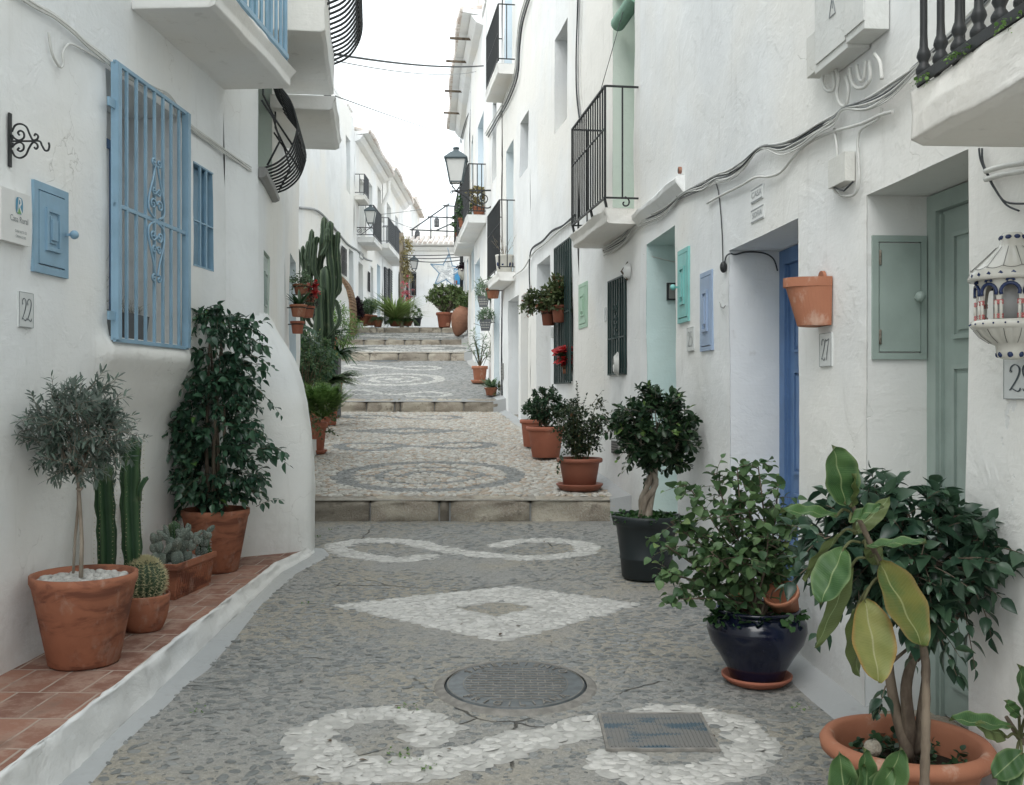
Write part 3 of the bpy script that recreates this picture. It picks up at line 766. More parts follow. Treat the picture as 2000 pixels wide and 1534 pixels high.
def lines(a, b, step, extra):
    xs = sorted(set([round(a, 5), round(b, 5)] + [round(e, 5) for e in extra if a < e < b])); out = []
    for p, q in zip(xs, xs[1:]):
        n = max(1, int(round((q - p) / step))); out += [p + (q - p) * i / n for i in range(n)]
    return out + [xs[-1]]
def facade(root, xf, side, Y0, Y1, ztop, ops, mats, step=.12, amp=.012, kinks=(), zb=None, disp=None, depth=5.0, off=0., seed=0., capmat=None):
    """one continuous plastered wall with deep openings; ops: y0,y1,z0,z1,d,rev(slot)"""
    zb = zb if zb is not None else GZ(Y0) - .3
    ys = lines(Y0, Y1, step, [k for k in kinks] + [o['y0'] for o in ops] + [o['y1'] for o in ops])
    zs = lines(zb, ztop, step, [o['z0'] for o in ops] + [o['z1'] for o in ops])
    e = 1e-3
    def out(y):
        m = (xf(y + e) - xf(y - e)) / (2 * e); v = Vector((-1, m, 0)) if side > 0 else Vector((1, -m, 0)); return v.normalized()
    def base(y, z, n): 
        o = out(y); return np.array((xf(y) + o.x * n, y + o.y * n * 1.0, z))
    YY, ZZ = np.meshgrid(ys, zs)
    D = amp * (fbm(YY * .9 + seed, ZZ * .9, seed, 3) * .8 + .22 * fbm(YY * 4.1, ZZ * 4.1, seed + 3, 2)) + off
    if disp is not None: D = D + disp(YY, ZZ)
    ny, nz = len(ys), len(zs); V = np.zeros((nz, ny, 3))
    X0 = np.array([xf(y) for y in ys]); O = np.array([tuple(out(y)) for y in ys])
    for j in range(nz):
        V[j, :, 0] = X0 + O[:, 0] * D[j]; V[j, :, 1] = np.array(ys) + O[:, 1] * D[j] ; V[j, :, 2] = zs[j]
    def inside(y, z): return any(o['y0'] < y < o['y1'] and o['z0'] < z < o['z1'] for o in ops)
    Fc = []
    for j in range(nz - 1):
        zc = (zs[j] + zs[j + 1]) / 2
        for i in range(ny - 1):
            if inside((ys[i] + ys[i + 1]) / 2, zc): continue
            f = (j * ny + i, j * ny + i + 1, (j + 1) * ny + i + 1, (j + 1) * ny + i)
            Fc.append(f if side < 0 else f[::-1])
    mb = MB(); mb.add(V.reshape(-1, 3), np.array(Fc), 0, smooth=True)
    ix = {round(y, 5): i for i, y in enumerate(ys)}; iz = {round(z, 5): j for j, z in enumerate(zs)}
    for o in ops:
        i0, i1, j0, j1 = ix[round(o['y0'], 5)], ix[round(o['y1'], 5)], iz[round(o['z0'], 5)], iz[round(o['z1'], 5)]
        fr = Fr(xf, o['y0'], o['y1'], side); d = o['d']; rm = o.get('rev', 0)
        def bk(i, j): return tuple(fr.p((ys[i] - o['y0']) / fr.T.y, zs[j], -d))
        loop = [(i, j0) for i in range(i0, i1)] + [(i1, j) for j in range(j0, j1)] + [(i, j1) for i in range(i1, i0, -1)] + [(i0, j) for j in range(j1, j0, -1)]
        fv = [tuple(V[j, i]) for i, j in loop]; bv = [bk(i, j) for i, j in loop]; n = len(loop)
        for seg in range(2):      # two rings so the arris can be worn
            pass
        q = [(k, (k + 1) % n, n + (k + 1) % n, n + k) for k in range(n)]
        if side < 0: q = [f[::-1] for f in q]
        mb.add(fv + bv, q, rm)
        c = [bk(i0, j0), bk(i1, j0), bk(i1, j1), bk(i0, j1)]
        mb.add(c, [(0, 1, 2, 3) if side < 0 else (3, 2, 1, 0)], o.get('back', rm))
    # body behind the street face
    a0, a1 = V[0, 0], V[0, -1]; t0, t1 = V[-1, 0], V[-1, -1]
    inn = np.array((side * depth, 0, 0))
    for col, yv, fl in ((0, Y0 + .03, 0), (-1, Y1 - .03, 1)):
        vb = [tuple(V[j, col]) for j in (0, nz - 1)]
        pts = [(vb[0][0] + side * .035, yv, vb[0][2]), (vb[0][0] + side * depth, yv, vb[0][2]), (vb[0][0] + side * depth, yv, ztop), (vb[1][0] + side * .035, yv, ztop)]
        mb.add(pts, [(0, 1, 2, 3)])
    mb.add([(a0[0] + inn[0], Y0, zb), (a1[0] + inn[0], Y1, zb), (a1[0] + inn[0], Y1, ztop), (a0[0] + inn[0], Y0, ztop)], [(0, 1, 2, 3)])
    mb.add([tuple(t0), tuple(t1), (t1[0] + inn[0], Y1, ztop), (t0[0] + inn[0], Y0, ztop)], [(0, 1, 2, 3)])
    mb.build('wall', mats, root)
    # parapet coping / flat roof cap
    mb = MB(); xa, xb = float(t0[0]), float(t1[0]); w_ = side * depth
    mb.hexa([(min(xa, xa + w_) - .04, Y0 + .01, ztop + .001), (max(xa, xa + w_) + .0, Y0 + .01, ztop + .001), (max(xb, xb + w_), Y1 - .01, ztop + .001), (min(xb, xb + w_) - .04, Y1 - .01, ztop + .001),
             (min(xa, xa + w_) - .04, Y0 + .01, ztop + .12), (max(xa, xa + w_), Y0 + .01, ztop + .12), (max(xb, xb + w_), Y1 - .01, ztop + .12), (min(xb, xb + w_) - .04, Y1 - .01, ztop + .12)])
    mb.build('roof', capmat or mats[0], root)

def wall_n(y, z, seed, amp, disp=None, off=0.):
    d = amp * (float(fbm(y * .9 + seed, z * .9, seed, 3)) * .8 + .22 * float(fbm(y * 4.1, z * 4.1, seed + 3, 2))) + off
    return d + (float(disp(np.array(y), np.array(z))) if disp else 0)
# ---------------------------------------------------------------- joinery
def panel(fr, mb, u0, u1, z0, z1, n, t=.012, rail=.0, mat=0):
    """raised moulding round a sunk panel"""
    w = .018
    for a, b, c, d in ((u0, u1, z0, z0 + w), (u0, u1, z1 - w, z1), (u0, u0 + w, z0 + w, z1 - w), (u1 - w, u1, z0 + w, z1 - w)): fr.box(mb, a, b, c, d, n - .002, n + t, mat)
    k = .035; fr.box(mb, u0 + k, u1 - k, z0 + k, z1 - k, n - .004, n + t * .6, mat)
def door(root, fr, u0, u1, z0, z1, n, mat, jamb=.075, handle=True, style='panel', label=None):
    d = MB()
    fr.box(d, u0 + jamb + .002, u1 - jamb - .002, z0 + .01, z1 - jamb - .002, n - .07, n - .03)
    w = u1 - u0 - 2 * jamb
    if style == 'panel':
        a, b = u0 + jamb + .09, u1 - jamb - .09
        if w > .75:
            mid = (a + b) / 2; cols = [(a, mid - .04), (mid + .04, b)]
        else: cols = [(a, b)]
        for ca, cb in cols:
            panel(fr, d, ca, cb, z1 - jamb - .10 - .42, z1 - jamb - .10, n - .03)
            panel(fr, d, ca, cb, z0 + .75, z1 - jamb - .62, n - .03)
            panel(fr, d, ca, cb, z0 + .14, z0 + .64, n - .03)
        fr.box(d, (u0 + u1) / 2 - .002, (u0 + u1) / 2 + .002, z0 + .01, z1 - jamb - .01, n - .03, n - .028)
    o = d.build('door', mat, root)
    if label: o['label'] = label
    f = MB()
    fr.box(f, u0, u0 + jamb, z0, z1, n - .09, n); fr.box(f, u1 - jamb, u1, z0, z1, n - .09, n); fr.box(f, u0 + jamb, u1 - jamb, z1 - jamb, z1, n - .09, n)
    fr.box(f, u0 + jamb, u0 + jamb + .015, z0, z1 - jamb - .015, n - .09, n - .015); fr.box(f, u1 - jamb - .015, u1 - jamb, z0, z1 - jamb - .015, n - .09, n - .015)
    f.build('door_frame', mat, o)
    if handle:
        h = MB(); c = fr.p(u1 - jamb - .06, z0 + 1.0, n + .01); h.ball(tuple(c), .022, 8, 6); h.bar(fr.p(u1 - jamb - .06, z0 + 1.0, n - .03), c, .012); h.build('handle', M['iron'], o)
    return o
def window(root, fr, u0, u1, z0, z1, n, mat, bars=1, glass=None, label=None):
    f = MB(); w = .05
    fr.box(f, u0, u1, z0, z0 + w, n - .05, n); fr.box(f, u0, u1, z1 - w, z1, n - .05, n)
    fr.box(f, u0, u0 + w, z0 + w, z1 - w, n - .05, n); fr.box(f, u1 - w, u1, z0 + w, z1 - w, n - .05, n)
    for i in range(bars):
        u = u0 + (u1 - u0) * (i + 1) / (bars + 1); fr.box(f, u - .022, u + .022, z0 + w, z1 - w, n - .04, n + .004)
    o = f.build('window', mat, root)
    g = MB(); fr.box(g, u0 + w, u1 - w, z0 + w, z1 - w, n - .045, n - .03); g.build('pane', glass or M['glass'], o)
    return o
def grille(root, fr, u0, u1, z0, z1, n, mat, bars=7, r=.009, rails=(0, .5, 1), flatbar=.035, scroll=False, name='window_grille', lugs=False):
    g = MB()
    for t in rails:
        z = z0 + (z1 - z0) * t; h = flatbar * .5
        fr.box(g, u0, u1, z - h / 2, z + h / 2, n - .008, n + .008)
    if flatbar > .02:
        q = .02 if lugs else .007; fr.box(g, u0, u0 + flatbar, z0, z1, n - q, n + q + .001); fr.box(g, u1 - flatbar, u1, z0, z1, n - q, n + q + .001)
    for i in range(bars):
        u = u0 + flatbar * .5 + (u1 - u0 - flatbar) * (i + 1) / (bars + 1); fr.box(g, u - r, u + r, z0 + .004, z1 - .004, n - .0065, n + .0075)
    if lugs:
        for z in (z0 + .12, z1 - .22):
            fr.box(g, u0 - .07, u0, z - .022, z + .022, n - .006, n + .006); fr.box(g, u1, u1 + .04, z - .022, z + .022, n - .006, n + .006)
    o = g.build(name, mat, root)
    return o
def spiral(fr, c, r0, turns, a0, dirn, n, flip=1, m=22, rend=.12):
    pts = []
    for i in range(m + 1):
        t = i / m; r = r0 * (1 - (1 - rend) * t); a = a0 + dirn * turns * 2 * PI * t
        pts.append(fr.p(c[0] + math.cos(a) * r * flip, c[1] + math.sin(a) * r, n))
    return pts
def slab(root, fr, u0, u1, z0, z1, prot, name='balcony', mat=None, lip=.03, rough=.006, seed=0, parent_label=None):
    mb = MB(); L = u1 - u0
    prof = [(0, z0), (prot - .03, z0), (prot, z0 + .015), (prot + .004, (z0 + z1) / 2), (prot + lip, z1 - .015), (prot + lip - .012, z1), (0, z1)]
    nu = max(4, int(L / .08)); V = []
    for j, (n, z) in enumerate(prof):
        for i in range(nu + 1):
            u = u0 + L * i / nu; a = rough * float(fbm(u * 5 + seed, j * 2.3, seed)) if 0 < j < 6 else 0
            ex = lip * .6 if j in (4, 5) else 0
            uu = u + (-ex if i == 0 else ex if i == nu else 0) + (a if i in (0, nu) else 0)
            V.append(tuple(fr.p(uu, z + a * .6, n + a)))
    w = nu + 1; Fc = [(j * w + i, j * w + i + 1, (j + 1) * w + i + 1, (j + 1) * w + i) for j in range(6) for i in range(nu)]
    if fr.side > 0: Fc = [f[::-1] for f in Fc]
    mb.add(V, np.array(Fc), smooth=False)
    for i, fl in ((0, 0), (nu, 1)):
        mb.add([V[j * w + i] for j in range(7)], [tuple(range(7))])
    return mb.build(name, mat or M['slab'], root)
def railing(par, fr, u0, u1, z0, z1, n, mat, gap=.11, r=.008, wall_n=0., top=.018, belly=0, sides=(True, True), mid=None, foot=.04, sidebars=1):
    g = MB()
    def rect(a, b, z, t): g.bar(a, b, t, t * .6)
    for z, t in ((z1, top), (z0 + foot, top)):
        rect(fr.p(u0, z, n), fr.p(u1, z, n), z, t)
        if sides[0]: rect(fr.p(u0, z, wall_n), fr.p(u0, z, n), z, t)
        if sides[1]: rect(fr.p(u1, z, wall_n), fr.p(u1, z, n), z, t)
    if mid:
        z = z0 + (z1 - z0) * mid; rect(fr.p(u0, z, n), fr.p(u1, z, n), z, top * .7)
    k = max(2, int(round((u1 - u0) / gap)))
    for i in range(k + 1):
        u = u0 + (u1 - u0) * i / k; rr = r * (1.4 if i in (0, k) else 1)
        g.tube([fr.p(u, z0, n), fr.p(u, z1, n)] if i in (0, k) else [fr.p(u, z0 + foot, n), fr.p(u, z1, n)], rr, 6, smooth=False)
    for sgn, u in ((sides[0], u0), (sides[1], u1)):
        if sgn:
            for q in range(sidebars): 
                nn = wall_n + (n - wall_n) * (q + 1) / (sidebars + 1); g.tube([fr.p(u, z0 + foot, nn), fr.p(u, z1, nn)], r, 6, smooth=False)
    return g.build('railing', mat, par)
def cupboard(root, fr, u0, u1, z0, z1, n, mat, knob_u=None, name='meter_cupboard', frw=.03, sunk=True, hinge_u=None, raised=True, knobmat=None):
    o_ = MB()
    fr.box(o_, u0, u1, z0, z0 + frw, n - .03, n + .008); fr.box(o_, u0, u1, z1 - frw, z1, n - .03, n + .008)
    fr.box(o_, u0, u0 + frw, z0 + frw, z1 - frw, n - .03, n + .008); fr.box(o_, u1 - frw, u1, z0 + frw, z1 - frw, n - .03, n + .008)
    o = o_.build(name, mat, root)
    d = MB(); g = .003; a, b, c, e = u0 + frw + g, u1 - frw - g, z0 + frw + g * 2, z1 - frw - g * 2
    fr.box(d, a, b, c, e, n - .02, n + .011)
    if raised:
        w = (b - a); h = (e - c); i1, i2 = w * .22, h * .2
        panel(fr, d, a + i1, b - i1, c + i2, e - i2, n + .011, .010)
        fr.box(d, a + i1 + .04, b - i1 - .04, c + i2 + .05, e - i2 - .05, n + .011, n + .026)
    d.build('cupboard_door', mat, o)
    bk = MB(); fr.box(bk, u0 + .005, u1 - .005, z0 + .005, z1 - .005, n - .06, n - .021); bk.build('recess', M['dark'], o)
    if knob_u is not None:
        k = MB(); c = fr.p(knob_u, (z0 + z1) / 2 - .0, n + .05); k.bar(fr.p(knob_u, (z0 + z1) / 2, n + .01), c, .012); k.ball(tuple(c), .021, 10, 8); k.build('knob', knobmat or mat, o)
    if hinge_u is not None:
        k = MB()
        for z in (z0 + (z1 - z0) * .18, z0 + (z1 - z0) * .82): k.tube([fr.p(hinge_u, z - .03, n + .013), fr.p(hinge_u, z + .03, n + .013)], .005, 6)
        k.build('hinge', M['stone'], o)
    return o

def house(label, Y0, xf): return thing('townhouse', (xf(Y0), Y0, GZ(Y0)), label, 'house')
# =============================== houses on the side with odd numbers ===============================
# -- number 29
H29 = house('white townhouse with the sage green door and number tile 29', 0, XR)
ops = [dict(y0=3.30, y1=4.07, z0=.175, z1=2.305, d=.30, rev=1)]
facade(H29, XR, 1, -2, 4.62, 9.0, ops, [M['wall_near'], M['rev_white']], .06, .014, (4.08,), zb=-.4, seed=1.3)
fr = Fr(XR, 3.30, 4.07, 1); W29 = fr.L
door(H29, fr, 0, W29, .20, 2.30, -.26, M['sage'], .07, handle=False)
mb = MB(); fr.box(mb, 0, W29, .16, .20, -.30, .0); mb.build('threshold', M['stone'], H29)
fs = fr.side_frame(W29 - .004); cupboard(H29, fs, .025, .255, 1.635, 2.14, .0, M['sage'], knob_u=.205, frw=.026, hinge_u=.055, raised=False)
# -- number 27
H27 = house('white townhouse with the cobalt blue door and number tile 27', 4.7, XR)
ops = [dict(y0=4.81, y1=5.90, z0=.25, z1=2.34, d=.36, rev=1)]
facade(H27, XR, 1, 4.62, 6.62, 9.0, ops, [M['wall_near'], M['rev_blue']], .06, .014, zb=-.3, seed=1.3)
fr = Fr(XR, 4.81, 5.90, 1)
door(H27, fr, 0, fr.L, .28, 2.335, -.30, M['blue_door'], .085, handle=False)
mb = MB(); fr.box(mb, 0, fr.L, .24, .28, -.36, .0); mb.build('threshold', M['stone'], H27)
f27 = Fr(XR, 4.62, 6.62, 1)
u0, u1 = f27.u(6.22), f27.u(6.49); cupboard(H27, f27, u0, u1, EYE + 82 / F * 6.3, EYE + 238 / F * 6.3, wall_n(6.35, 2.0, 1.3, .014) + .003, M['peri'], frw=.028)
# -- number 25
H25 = house('white townhouse with the turquoise tinted entrance and number tile 25', 6.7, XR)
ops = [dict(y0=7.16, y1=8.11, z0=.32, z1=2.70, d=.75, rev=1)]
facade(H25, XR, 1, 6.62, 8.36, 9.0, ops, [M['wall_near'], M['rev_teal']], .07, .014, zb=-.2, seed=1.3)
fr = Fr(XR, 7.16, 8.11, 1); door(H25, fr, .0, fr.L, .36, 2.4, -.66, M['turq'], .07)
mb = MB(); fr.box(mb, 0, fr.L, .30, .36, -.70, .0); mb.build('threshold', M['stone'], H25)
f25 = Fr(XR, 6.62, 8.36, 1)
cupboard(H25, f25, f25.u(6.77), f25.u(7.06), EYE + 137 / F * 6.9, EYE + 283 / F * 6.85, wall_n(6.9, 2.25, 1.3, .014) + .004, M['turq'], knob_u=f25.u(7.02), frw=.03)
mb = MB(); LP = [(.0, 2.88), (.02, 2.885), (.075, 2.955), (.078, 2.985), (.065, 2.998), (.0, 3.01)]
def ledge_pt(u, v):
    i = min(int(v * 5.0001), 4); f_ = v * 5 - i; n_ = LP[i][0] * (1 - f_) + LP[i + 1][0] * f_; z_ = LP[i][1] * (1 - f_) + LP[i + 1][1] * f_
    return tuple(f25.p(f25.u(6.90) + (f25.u(8.37) - f25.u(6.90)) * u, z_ + .010 * float(fbm(u * 6, v * 2)), n_ + .006 * float(fbm(u * 7, v * 3, 4))))
mb.grid(ledge_pt, 26, 10, smooth=False, flip=True)
e_ = [tuple(f25.p(f25.u(6.90), z, n)) for n, z in LP]; mb.add(e_, [tuple(range(len(e_)))[::-1]])
mb.build('ledge', M['wall_near'], H25)
# -- pale green house with the black balcony
H23 = house('pale green tinted townhouse with a tall black railed balcony above a black barred window', 8.4, XR)
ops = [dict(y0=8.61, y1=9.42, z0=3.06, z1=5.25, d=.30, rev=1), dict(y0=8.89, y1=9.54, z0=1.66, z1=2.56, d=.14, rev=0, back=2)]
facade(H23, XR, 1, 8.36, 10.93, 9.4, ops, [M['wall_mid'], M['rev_green'], M['dark']], .09, .014, (8.73,), zb=0, seed=1.3)
fr = Fr(XR, 8.75, 10.93, 1)
window(H23, fr, fr.u(8.91), fr.u(9.52), 1.68, 2.54, -.09, M['iron_green'], 1)
g = grille(H23, fr, fr.u(8.90), fr.u(9.53), 1.67, 2.55, .015, M['iron_green'], 6, .008, (0, .38, 1), .03)
sc = MB(); uc = fr.u(9.215)
for zz, k in ((2.02, 1), (2.28, -1)):
    for fl in (1, -1):
        sc.tube(spiral(fr, (uc + fl * .045, zz), .04, 1.3, PI / 2 * k, k, .022, fl), .006, 5); sc.tube(spiral(fr, (uc + fl * .03, zz + .1 * k), .03, 1.2, -PI / 2 * k, -k, .022, fl), .006, 5)
sc.build('scroll', M['iron_green'], g)
frb = Fr(XR, 8.36, 10.93, 1)
window(H23, Fr(XR, 8.61, 9.42, 1), .02, Fr(XR, 8.61, 9.42, 1).L - .02, 3.08, 5.23, -.24, M['mint'], 1)
bal = slab(H23, frb, frb.u(8.42), frb.u(9.86), 2.92, 3.05, .28, lip=.03, rough=.010, seed=3)
railing(bal, frb, frb.u(8.44), frb.u(9.84), 3.14, 4.08, .29, M['iron'], .095, .008, -.01, .022, mid=.62, foot=.0, sidebars=1)
fx = MB()
for u in (frb.u(8.46), frb.u(9.0), frb.u(9.82)): fx.bar(frb.p(u, 3.05, .27), frb.p(u, 3.14, .29), .02)
fx.tube(spiral(frb.side_frame(frb.u(8.44)), (-.12, 3.10), .05, .9, PI / 2, -1, 0), .007, 5); fx.build('bracket_scroll', M['iron'], bal)
cupboard(H23, fr, fr.u(10.45), fr.u(10.87), EYE + 127 / F * 10.6, EYE + 214 / F * 10.65, wall_n(10.65, 2.4, 1.3, .014) + .004, M['mint'], frw=.04)
# -- house with the tall dark grille
H21 = house('white townhouse with the very tall dark green window grille', 11, XR)
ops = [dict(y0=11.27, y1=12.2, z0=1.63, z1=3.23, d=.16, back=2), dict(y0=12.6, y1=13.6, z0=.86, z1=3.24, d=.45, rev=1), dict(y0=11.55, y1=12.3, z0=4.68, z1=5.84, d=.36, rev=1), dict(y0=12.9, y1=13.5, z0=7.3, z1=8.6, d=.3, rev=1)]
facade(H21, XR, 1, 10.93, 14.13, 9.3, ops, [M['wall_mid'], M['rev_white'], M['dark']], .13, .014, zb=.2, seed=16.)
fr = Fr(XR, 10.93, 14.13, 1)
window(H21, fr, fr.u(11.29), fr.u(12.18), 1.65, 3.21, -.10, M['iron_green'], 1)
grille(H21, fr, fr.u(11.25), fr.u(12.22), 1.61, 3.25, .02, M['iron_green'], 8, .010, (0, .5, 1), .035)
door(H21, fr, fr.u(12.6), fr.u(13.6), .88, 3.2, -.38, M['rev_white'], .08)
window(H21, fr, fr.u(11.57), fr.u(12.28), 4.7, 5.82, -.30, M['sage'], 1)
window(H21, fr, fr.u(12.9), fr.u(13.5), 7.3, 8.6, -.25, M['sage'], 1)
# -- next
H19 = house('white townhouse whose small balcony carries a blue and white flowerpot', 14.2, XR)
ops = [dict(y0=14.3, y1=15.0, z0=.98, z1=2.95, d=.42, rev=1), dict(y0=15.25, y1=16.35, z0=1.06, z1=2.99, d=.42, rev=1), dict(y0=14.35, y1=15.1, z0=4.74, z1=5.57, d=.32, rev=1), dict(y0=15.75, y1=16.6, z0=3.42, z1=5.5, d=.3, rev=2), dict(y0=15.9, y1=16.8, z0=6.65, z1=8.7, d=.3, rev=2)]
facade(H19, XR, 1, 14.13, 17.12, 9.3, ops, [M['wall_mid'], M['rev_white'], M['rev_sky'], M['rev_green']], .16, .014, (16.7,), zb=.5, seed=21., off=-.008)
fr = Fr(XR, 14.13, 16.69, 1)
door(H19, fr, fr.u(14.3), fr.u(15.0), 1.0, 2.94, -.36, M['rev_white'], .07); door(H19, fr, fr.u(15.25), fr.u(16.35), 1.08, 2.98, -.36, M['rev_white'], .08)
window(H19, fr, fr.u(14.37), fr.u(15.08), 4.76, 5.55, -.26, M['sage'], 1)
door(H19, fr, fr.u(15.77), fr.u(16.58), 3.43, 5.48, -.24, M['rev_sky'], .06); door(H19, fr, fr.u(15.92), fr.u(16.69), 6.66, 8.6, -.24, M['rev_sky'], .06)
bal = slab(H19, fr, fr.u(15.55), fr.u(17.1), 3.24, 3.38, .25, lip=.02)
railing(bal, fr, fr.u(15.58), fr.u(17.08), 3.42, 4.50, .24, M['iron'], .10, .009, 0, .022, mid=.66)
bal = slab(H19, fr, fr.u(15.55), fr.u(17.1), 6.46, 6.62, .27, lip=.02)
railing(bal, fr, fr.u(15.58), fr.u(17.08), 6.66, 7.55, .26, M['iron'], .10, .009, 0, .022, mid=.5)
# -- pale blue entrance
H17 = house('white townhouse with a pale blue tinted doorway beside the oleander pot', 17.2, XR)
ops = [dict(y0=17.35, y1=18.4, z0=1.45, z1=3.03, d=.45, rev=1), dict(y0=18.0, y1=18.7, z0=5.4, z1=6.9, d=.3, rev=2)]
ops[0]['z1'] = 3.55
facade(H17, XR, 1, 17.12, 19.85, 9.3, ops, [M['wall_far'], M['rev_sky'], M['rev_white']], .2, .014, zb=.9, seed=25., off=.01)
fr = Fr(XR, 17.12, 19.85, 1); door(H17, fr, fr.u(17.35), fr.u(18.4), 1.47, 3.53, -.4, M['rev_sky'], .08); window(H17, fr, fr.u(18.0), fr.u(18.7), 5.4, 6.9, -.25, M['sage'], 1)
# -- two balconies
H15 = house('white townhouse with two black balconies and a tiled eave behind the wall lantern', 20, XR)
ops = [dict(y0=20.5, y1=21.9, z0=5.1, z1=7.3, d=.3, rev=1), dict(y0=21.4, y1=22.7, z0=2.1, z1=4.4, d=.4, rev=1), dict(y0=23.2, y1=24.0, z0=6.5, z1=7.5, d=.3, rev=1), dict(y0=22.9, y1=24.1, z0=3.9, z1=5.9, d=.3, rev=1)]
facade(H15, XR, 1, 19.85, 24.7, 9.25, ops, [M['wall_far'], M['rev_sky']], .25, .016, (23.4,), zb=1.5, seed=29.)
fr = Fr(XR, 19.85, 23.4, 1)
for a, b, c, d in ((20.5, 21.9, 5.1, 7.3), (21.4, 22.7, 2.12, 4.4)): door(H15, fr, fr.u(a), fr.u(b), c, d - .02, -.25, M['rev_sky'], .08)
bal = slab(H15, fr, fr.u(20.0), fr.u(22.6), 4.90, 5.06, .36); railing(bal, fr, fr.u(20.03), fr.u(22.57), 5.10, 6.08, .35, M['iron'], .11, .011, 0, .03, mid=.3, sidebars=3)
fr = Fr(XR, 23.4, 24.7, 1); fr2 = Fr(XR, 22.2, 25.0, 1)
bal = slab(H15, fr2, .5, 2.6, 4.88, 5.04, .40); railing(bal, fr2, .53, 2.57, 5.08, 6.06, .39, M['iron'], .11, .011, 0, .03, sidebars=3)
H13 = house('white townhouse farthest up the street with a black rain pipe on its corner', 25, XR)
ops = [dict(y0=25.6, y1=26.7, z0=2.9, z1=5.0, d=.4, rev=1), dict(y0=27.6, y1=28.5, z0=5.8, z1=7.0, d=.3, rev=1), dict(y0=28.0, y1=29.0, z0=3.4, z1=5.3, d=.35, rev=1)]
facade(H13, XR, 1, 24.7, 30.0, 9.25, ops, [M['wall_far'], M['rev_sky']], .3, .02, zb=2.0, seed=33., off=.01)
fr = Fr(XR, 24.7, 30, 1)
for o in ops: door(H13, fr, fr.u(o['y0']), fr.u(o['y1']), o['z0'], o['z1'] - .02, -.25, M['rev_sky'], .08, handle=False)
mb = MB(); mb.tube([fr.p(fr.L - .05, 3.3, .06), fr.p(fr.L - .05, 7.0, .06)], .05, 8); mb.build('rain_pipe', M['iron'], H13)
# tiled eaves over the last two houses
def eave(root, a, b, w, tile_w=.19, seed=0, pitch=.10, back=1.2, name='roof'):
    """a, b: wall-line ends (Vector); w: outward vector; rounded tiles with a moulded cornice below"""
    a, b, w = Vector(a), Vector(b), Vector(w); L = (b - a).length; T = (b - a) / L; n = int(L / tile_w); o = w.normalized()
    mb = MB()
    for i in range(n):
        c = a + T * (i + .5) * L / n; jit = .03 * math.sin(i * 12.9 + seed)
        pts = [c + w + o * (.06 + jit) + Vector((0, 0, .10)), c + w * .4 + Vector((0, 0, .16)), c - o * back + Vector((0, 0, .16 + back * pitch * 3))]
        mb.tube(pts, [tile_w * .36, tile_w * .36, tile_w * .33], 8, 0, cap=True)
    mb.hexa([a + Vector((0, 0, -.02)), b + Vector((0, 0, -.02)), b + w + Vector((0, 0, .04)), a + w + Vector((0, 0, .04)), a + Vector((0, 0, .10)), b + Vector((0, 0, .10)), b + w + Vector((0, 0, .10)), a + w + Vector((0, 0, .10))], 1)
    mb.hexa([a + Vector((0, 0, -.22)), b + Vector((0, 0, -.22)), b + w * .35 + Vector((0, 0, -.16)), a + w * .35 + Vector((0, 0, -.16)), a + Vector((0, 0, -.02)), b + Vector((0, 0, -.02)), b + w * .6 + Vector((0, 0, -.02)), a + w * .6 + Vector((0, 0, -.02))], 1)
    return mb.build(name, [M['roof_tile'], M['wall_far']], root)
eave(H15, (XR(20.6), 20.6, 9.3), (XR(24.69), 24.69, 9.3), (-.42, -.05, 0))
eave(H13, (XR(24.71), 24.71, 9.3), (XR(29.9), 29.9, 9.3), (-.42, -.04, 0))
mb = MB(); mb.box((-.45, 24.3, 10.1), (.5, 1.4, 1.4)); mb.box((-.45, 24.3, 10.84), (.62, 1.5, .08)); mb.box((-.71, 24.3, 10.2), (.03, .4, .35), mat=1)
mb.tube([(-.70 + .1 * math.cos(t), 24.3 + .5 * math.cos(t) , 10.9 + .45 * math.sin(t)) for t in np.linspace(0, PI, 9)], .06, 6); mb.build('chimney', [M['wall_far'], M['brick']], H15)
mb = MB(); mb.tube([(-.72, 23.0, 9.6), (-.72, 23.0, 11.2), (-1.0, 23.0, 11.5), (-1.0, 23.0, 12.3)], .07, 8); mb.build('rain_pipe', M['slab'], H15)
# beam ends sticking out of the eave
for r_, ys in ((H15, (21.8, 23.3)), (H13, (25.6, 27.6))):
    for y in ys:
        mb = MB(); mb.bar((XR(y) + .1, y, 9.2), (XR(y) - .62, y - .05, 9.22), .045, .045); mb.build('beam_end', M['bark'], r_)

# =============================== houses on the side with even numbers ===============================
H22 = house('white townhouse number 22 with sky blue window bars and tiled ledge', 4.2, XL)
def sm(a, b, x): t = np.clip((x - a) / (b - a), 0, 1); return t * t * (3 - 2 * t)
def dispL(Y, Z):
    d = -.13 * sm(4.6, 5.5, Y) * (1 - sm(1.25, 1.68, Z)) - .05 * sm(4.7, 5.6, Y) * (1 - sm(.7, 1.5, Z))
    d += .05 * sm(4.98, 5.08, Y) * (1 - sm(6.1, 6.25, Y)) * sm(1.60, 1.70, Z) * (1 - sm(1.765, 1.80, Z))
    d += .03 * sm(3.4, 3.9, Z)
    return d
ops = [dict(y0=5.12, y1=6.05, z0=1.79, z1=3.165, d=.38, rev=1), dict(y0=6.28, y1=6.62, z0=2.30, z1=2.955, d=.07, rev=2)]
facade(H22, XL, -1, -2, 6.85, 7.6, ops, [M['wall_near'], M['rev_white'], M['sky_blue']], .06, .016, (4.16,), zb=-.2, disp=dispL, seed=40.)
fr = Fr(XL, 5.12, 6.05, -1)
w = window(H22, fr, .0, fr.L * .93, 1.80, 3.0, -.36, M['blue_door'], 1)
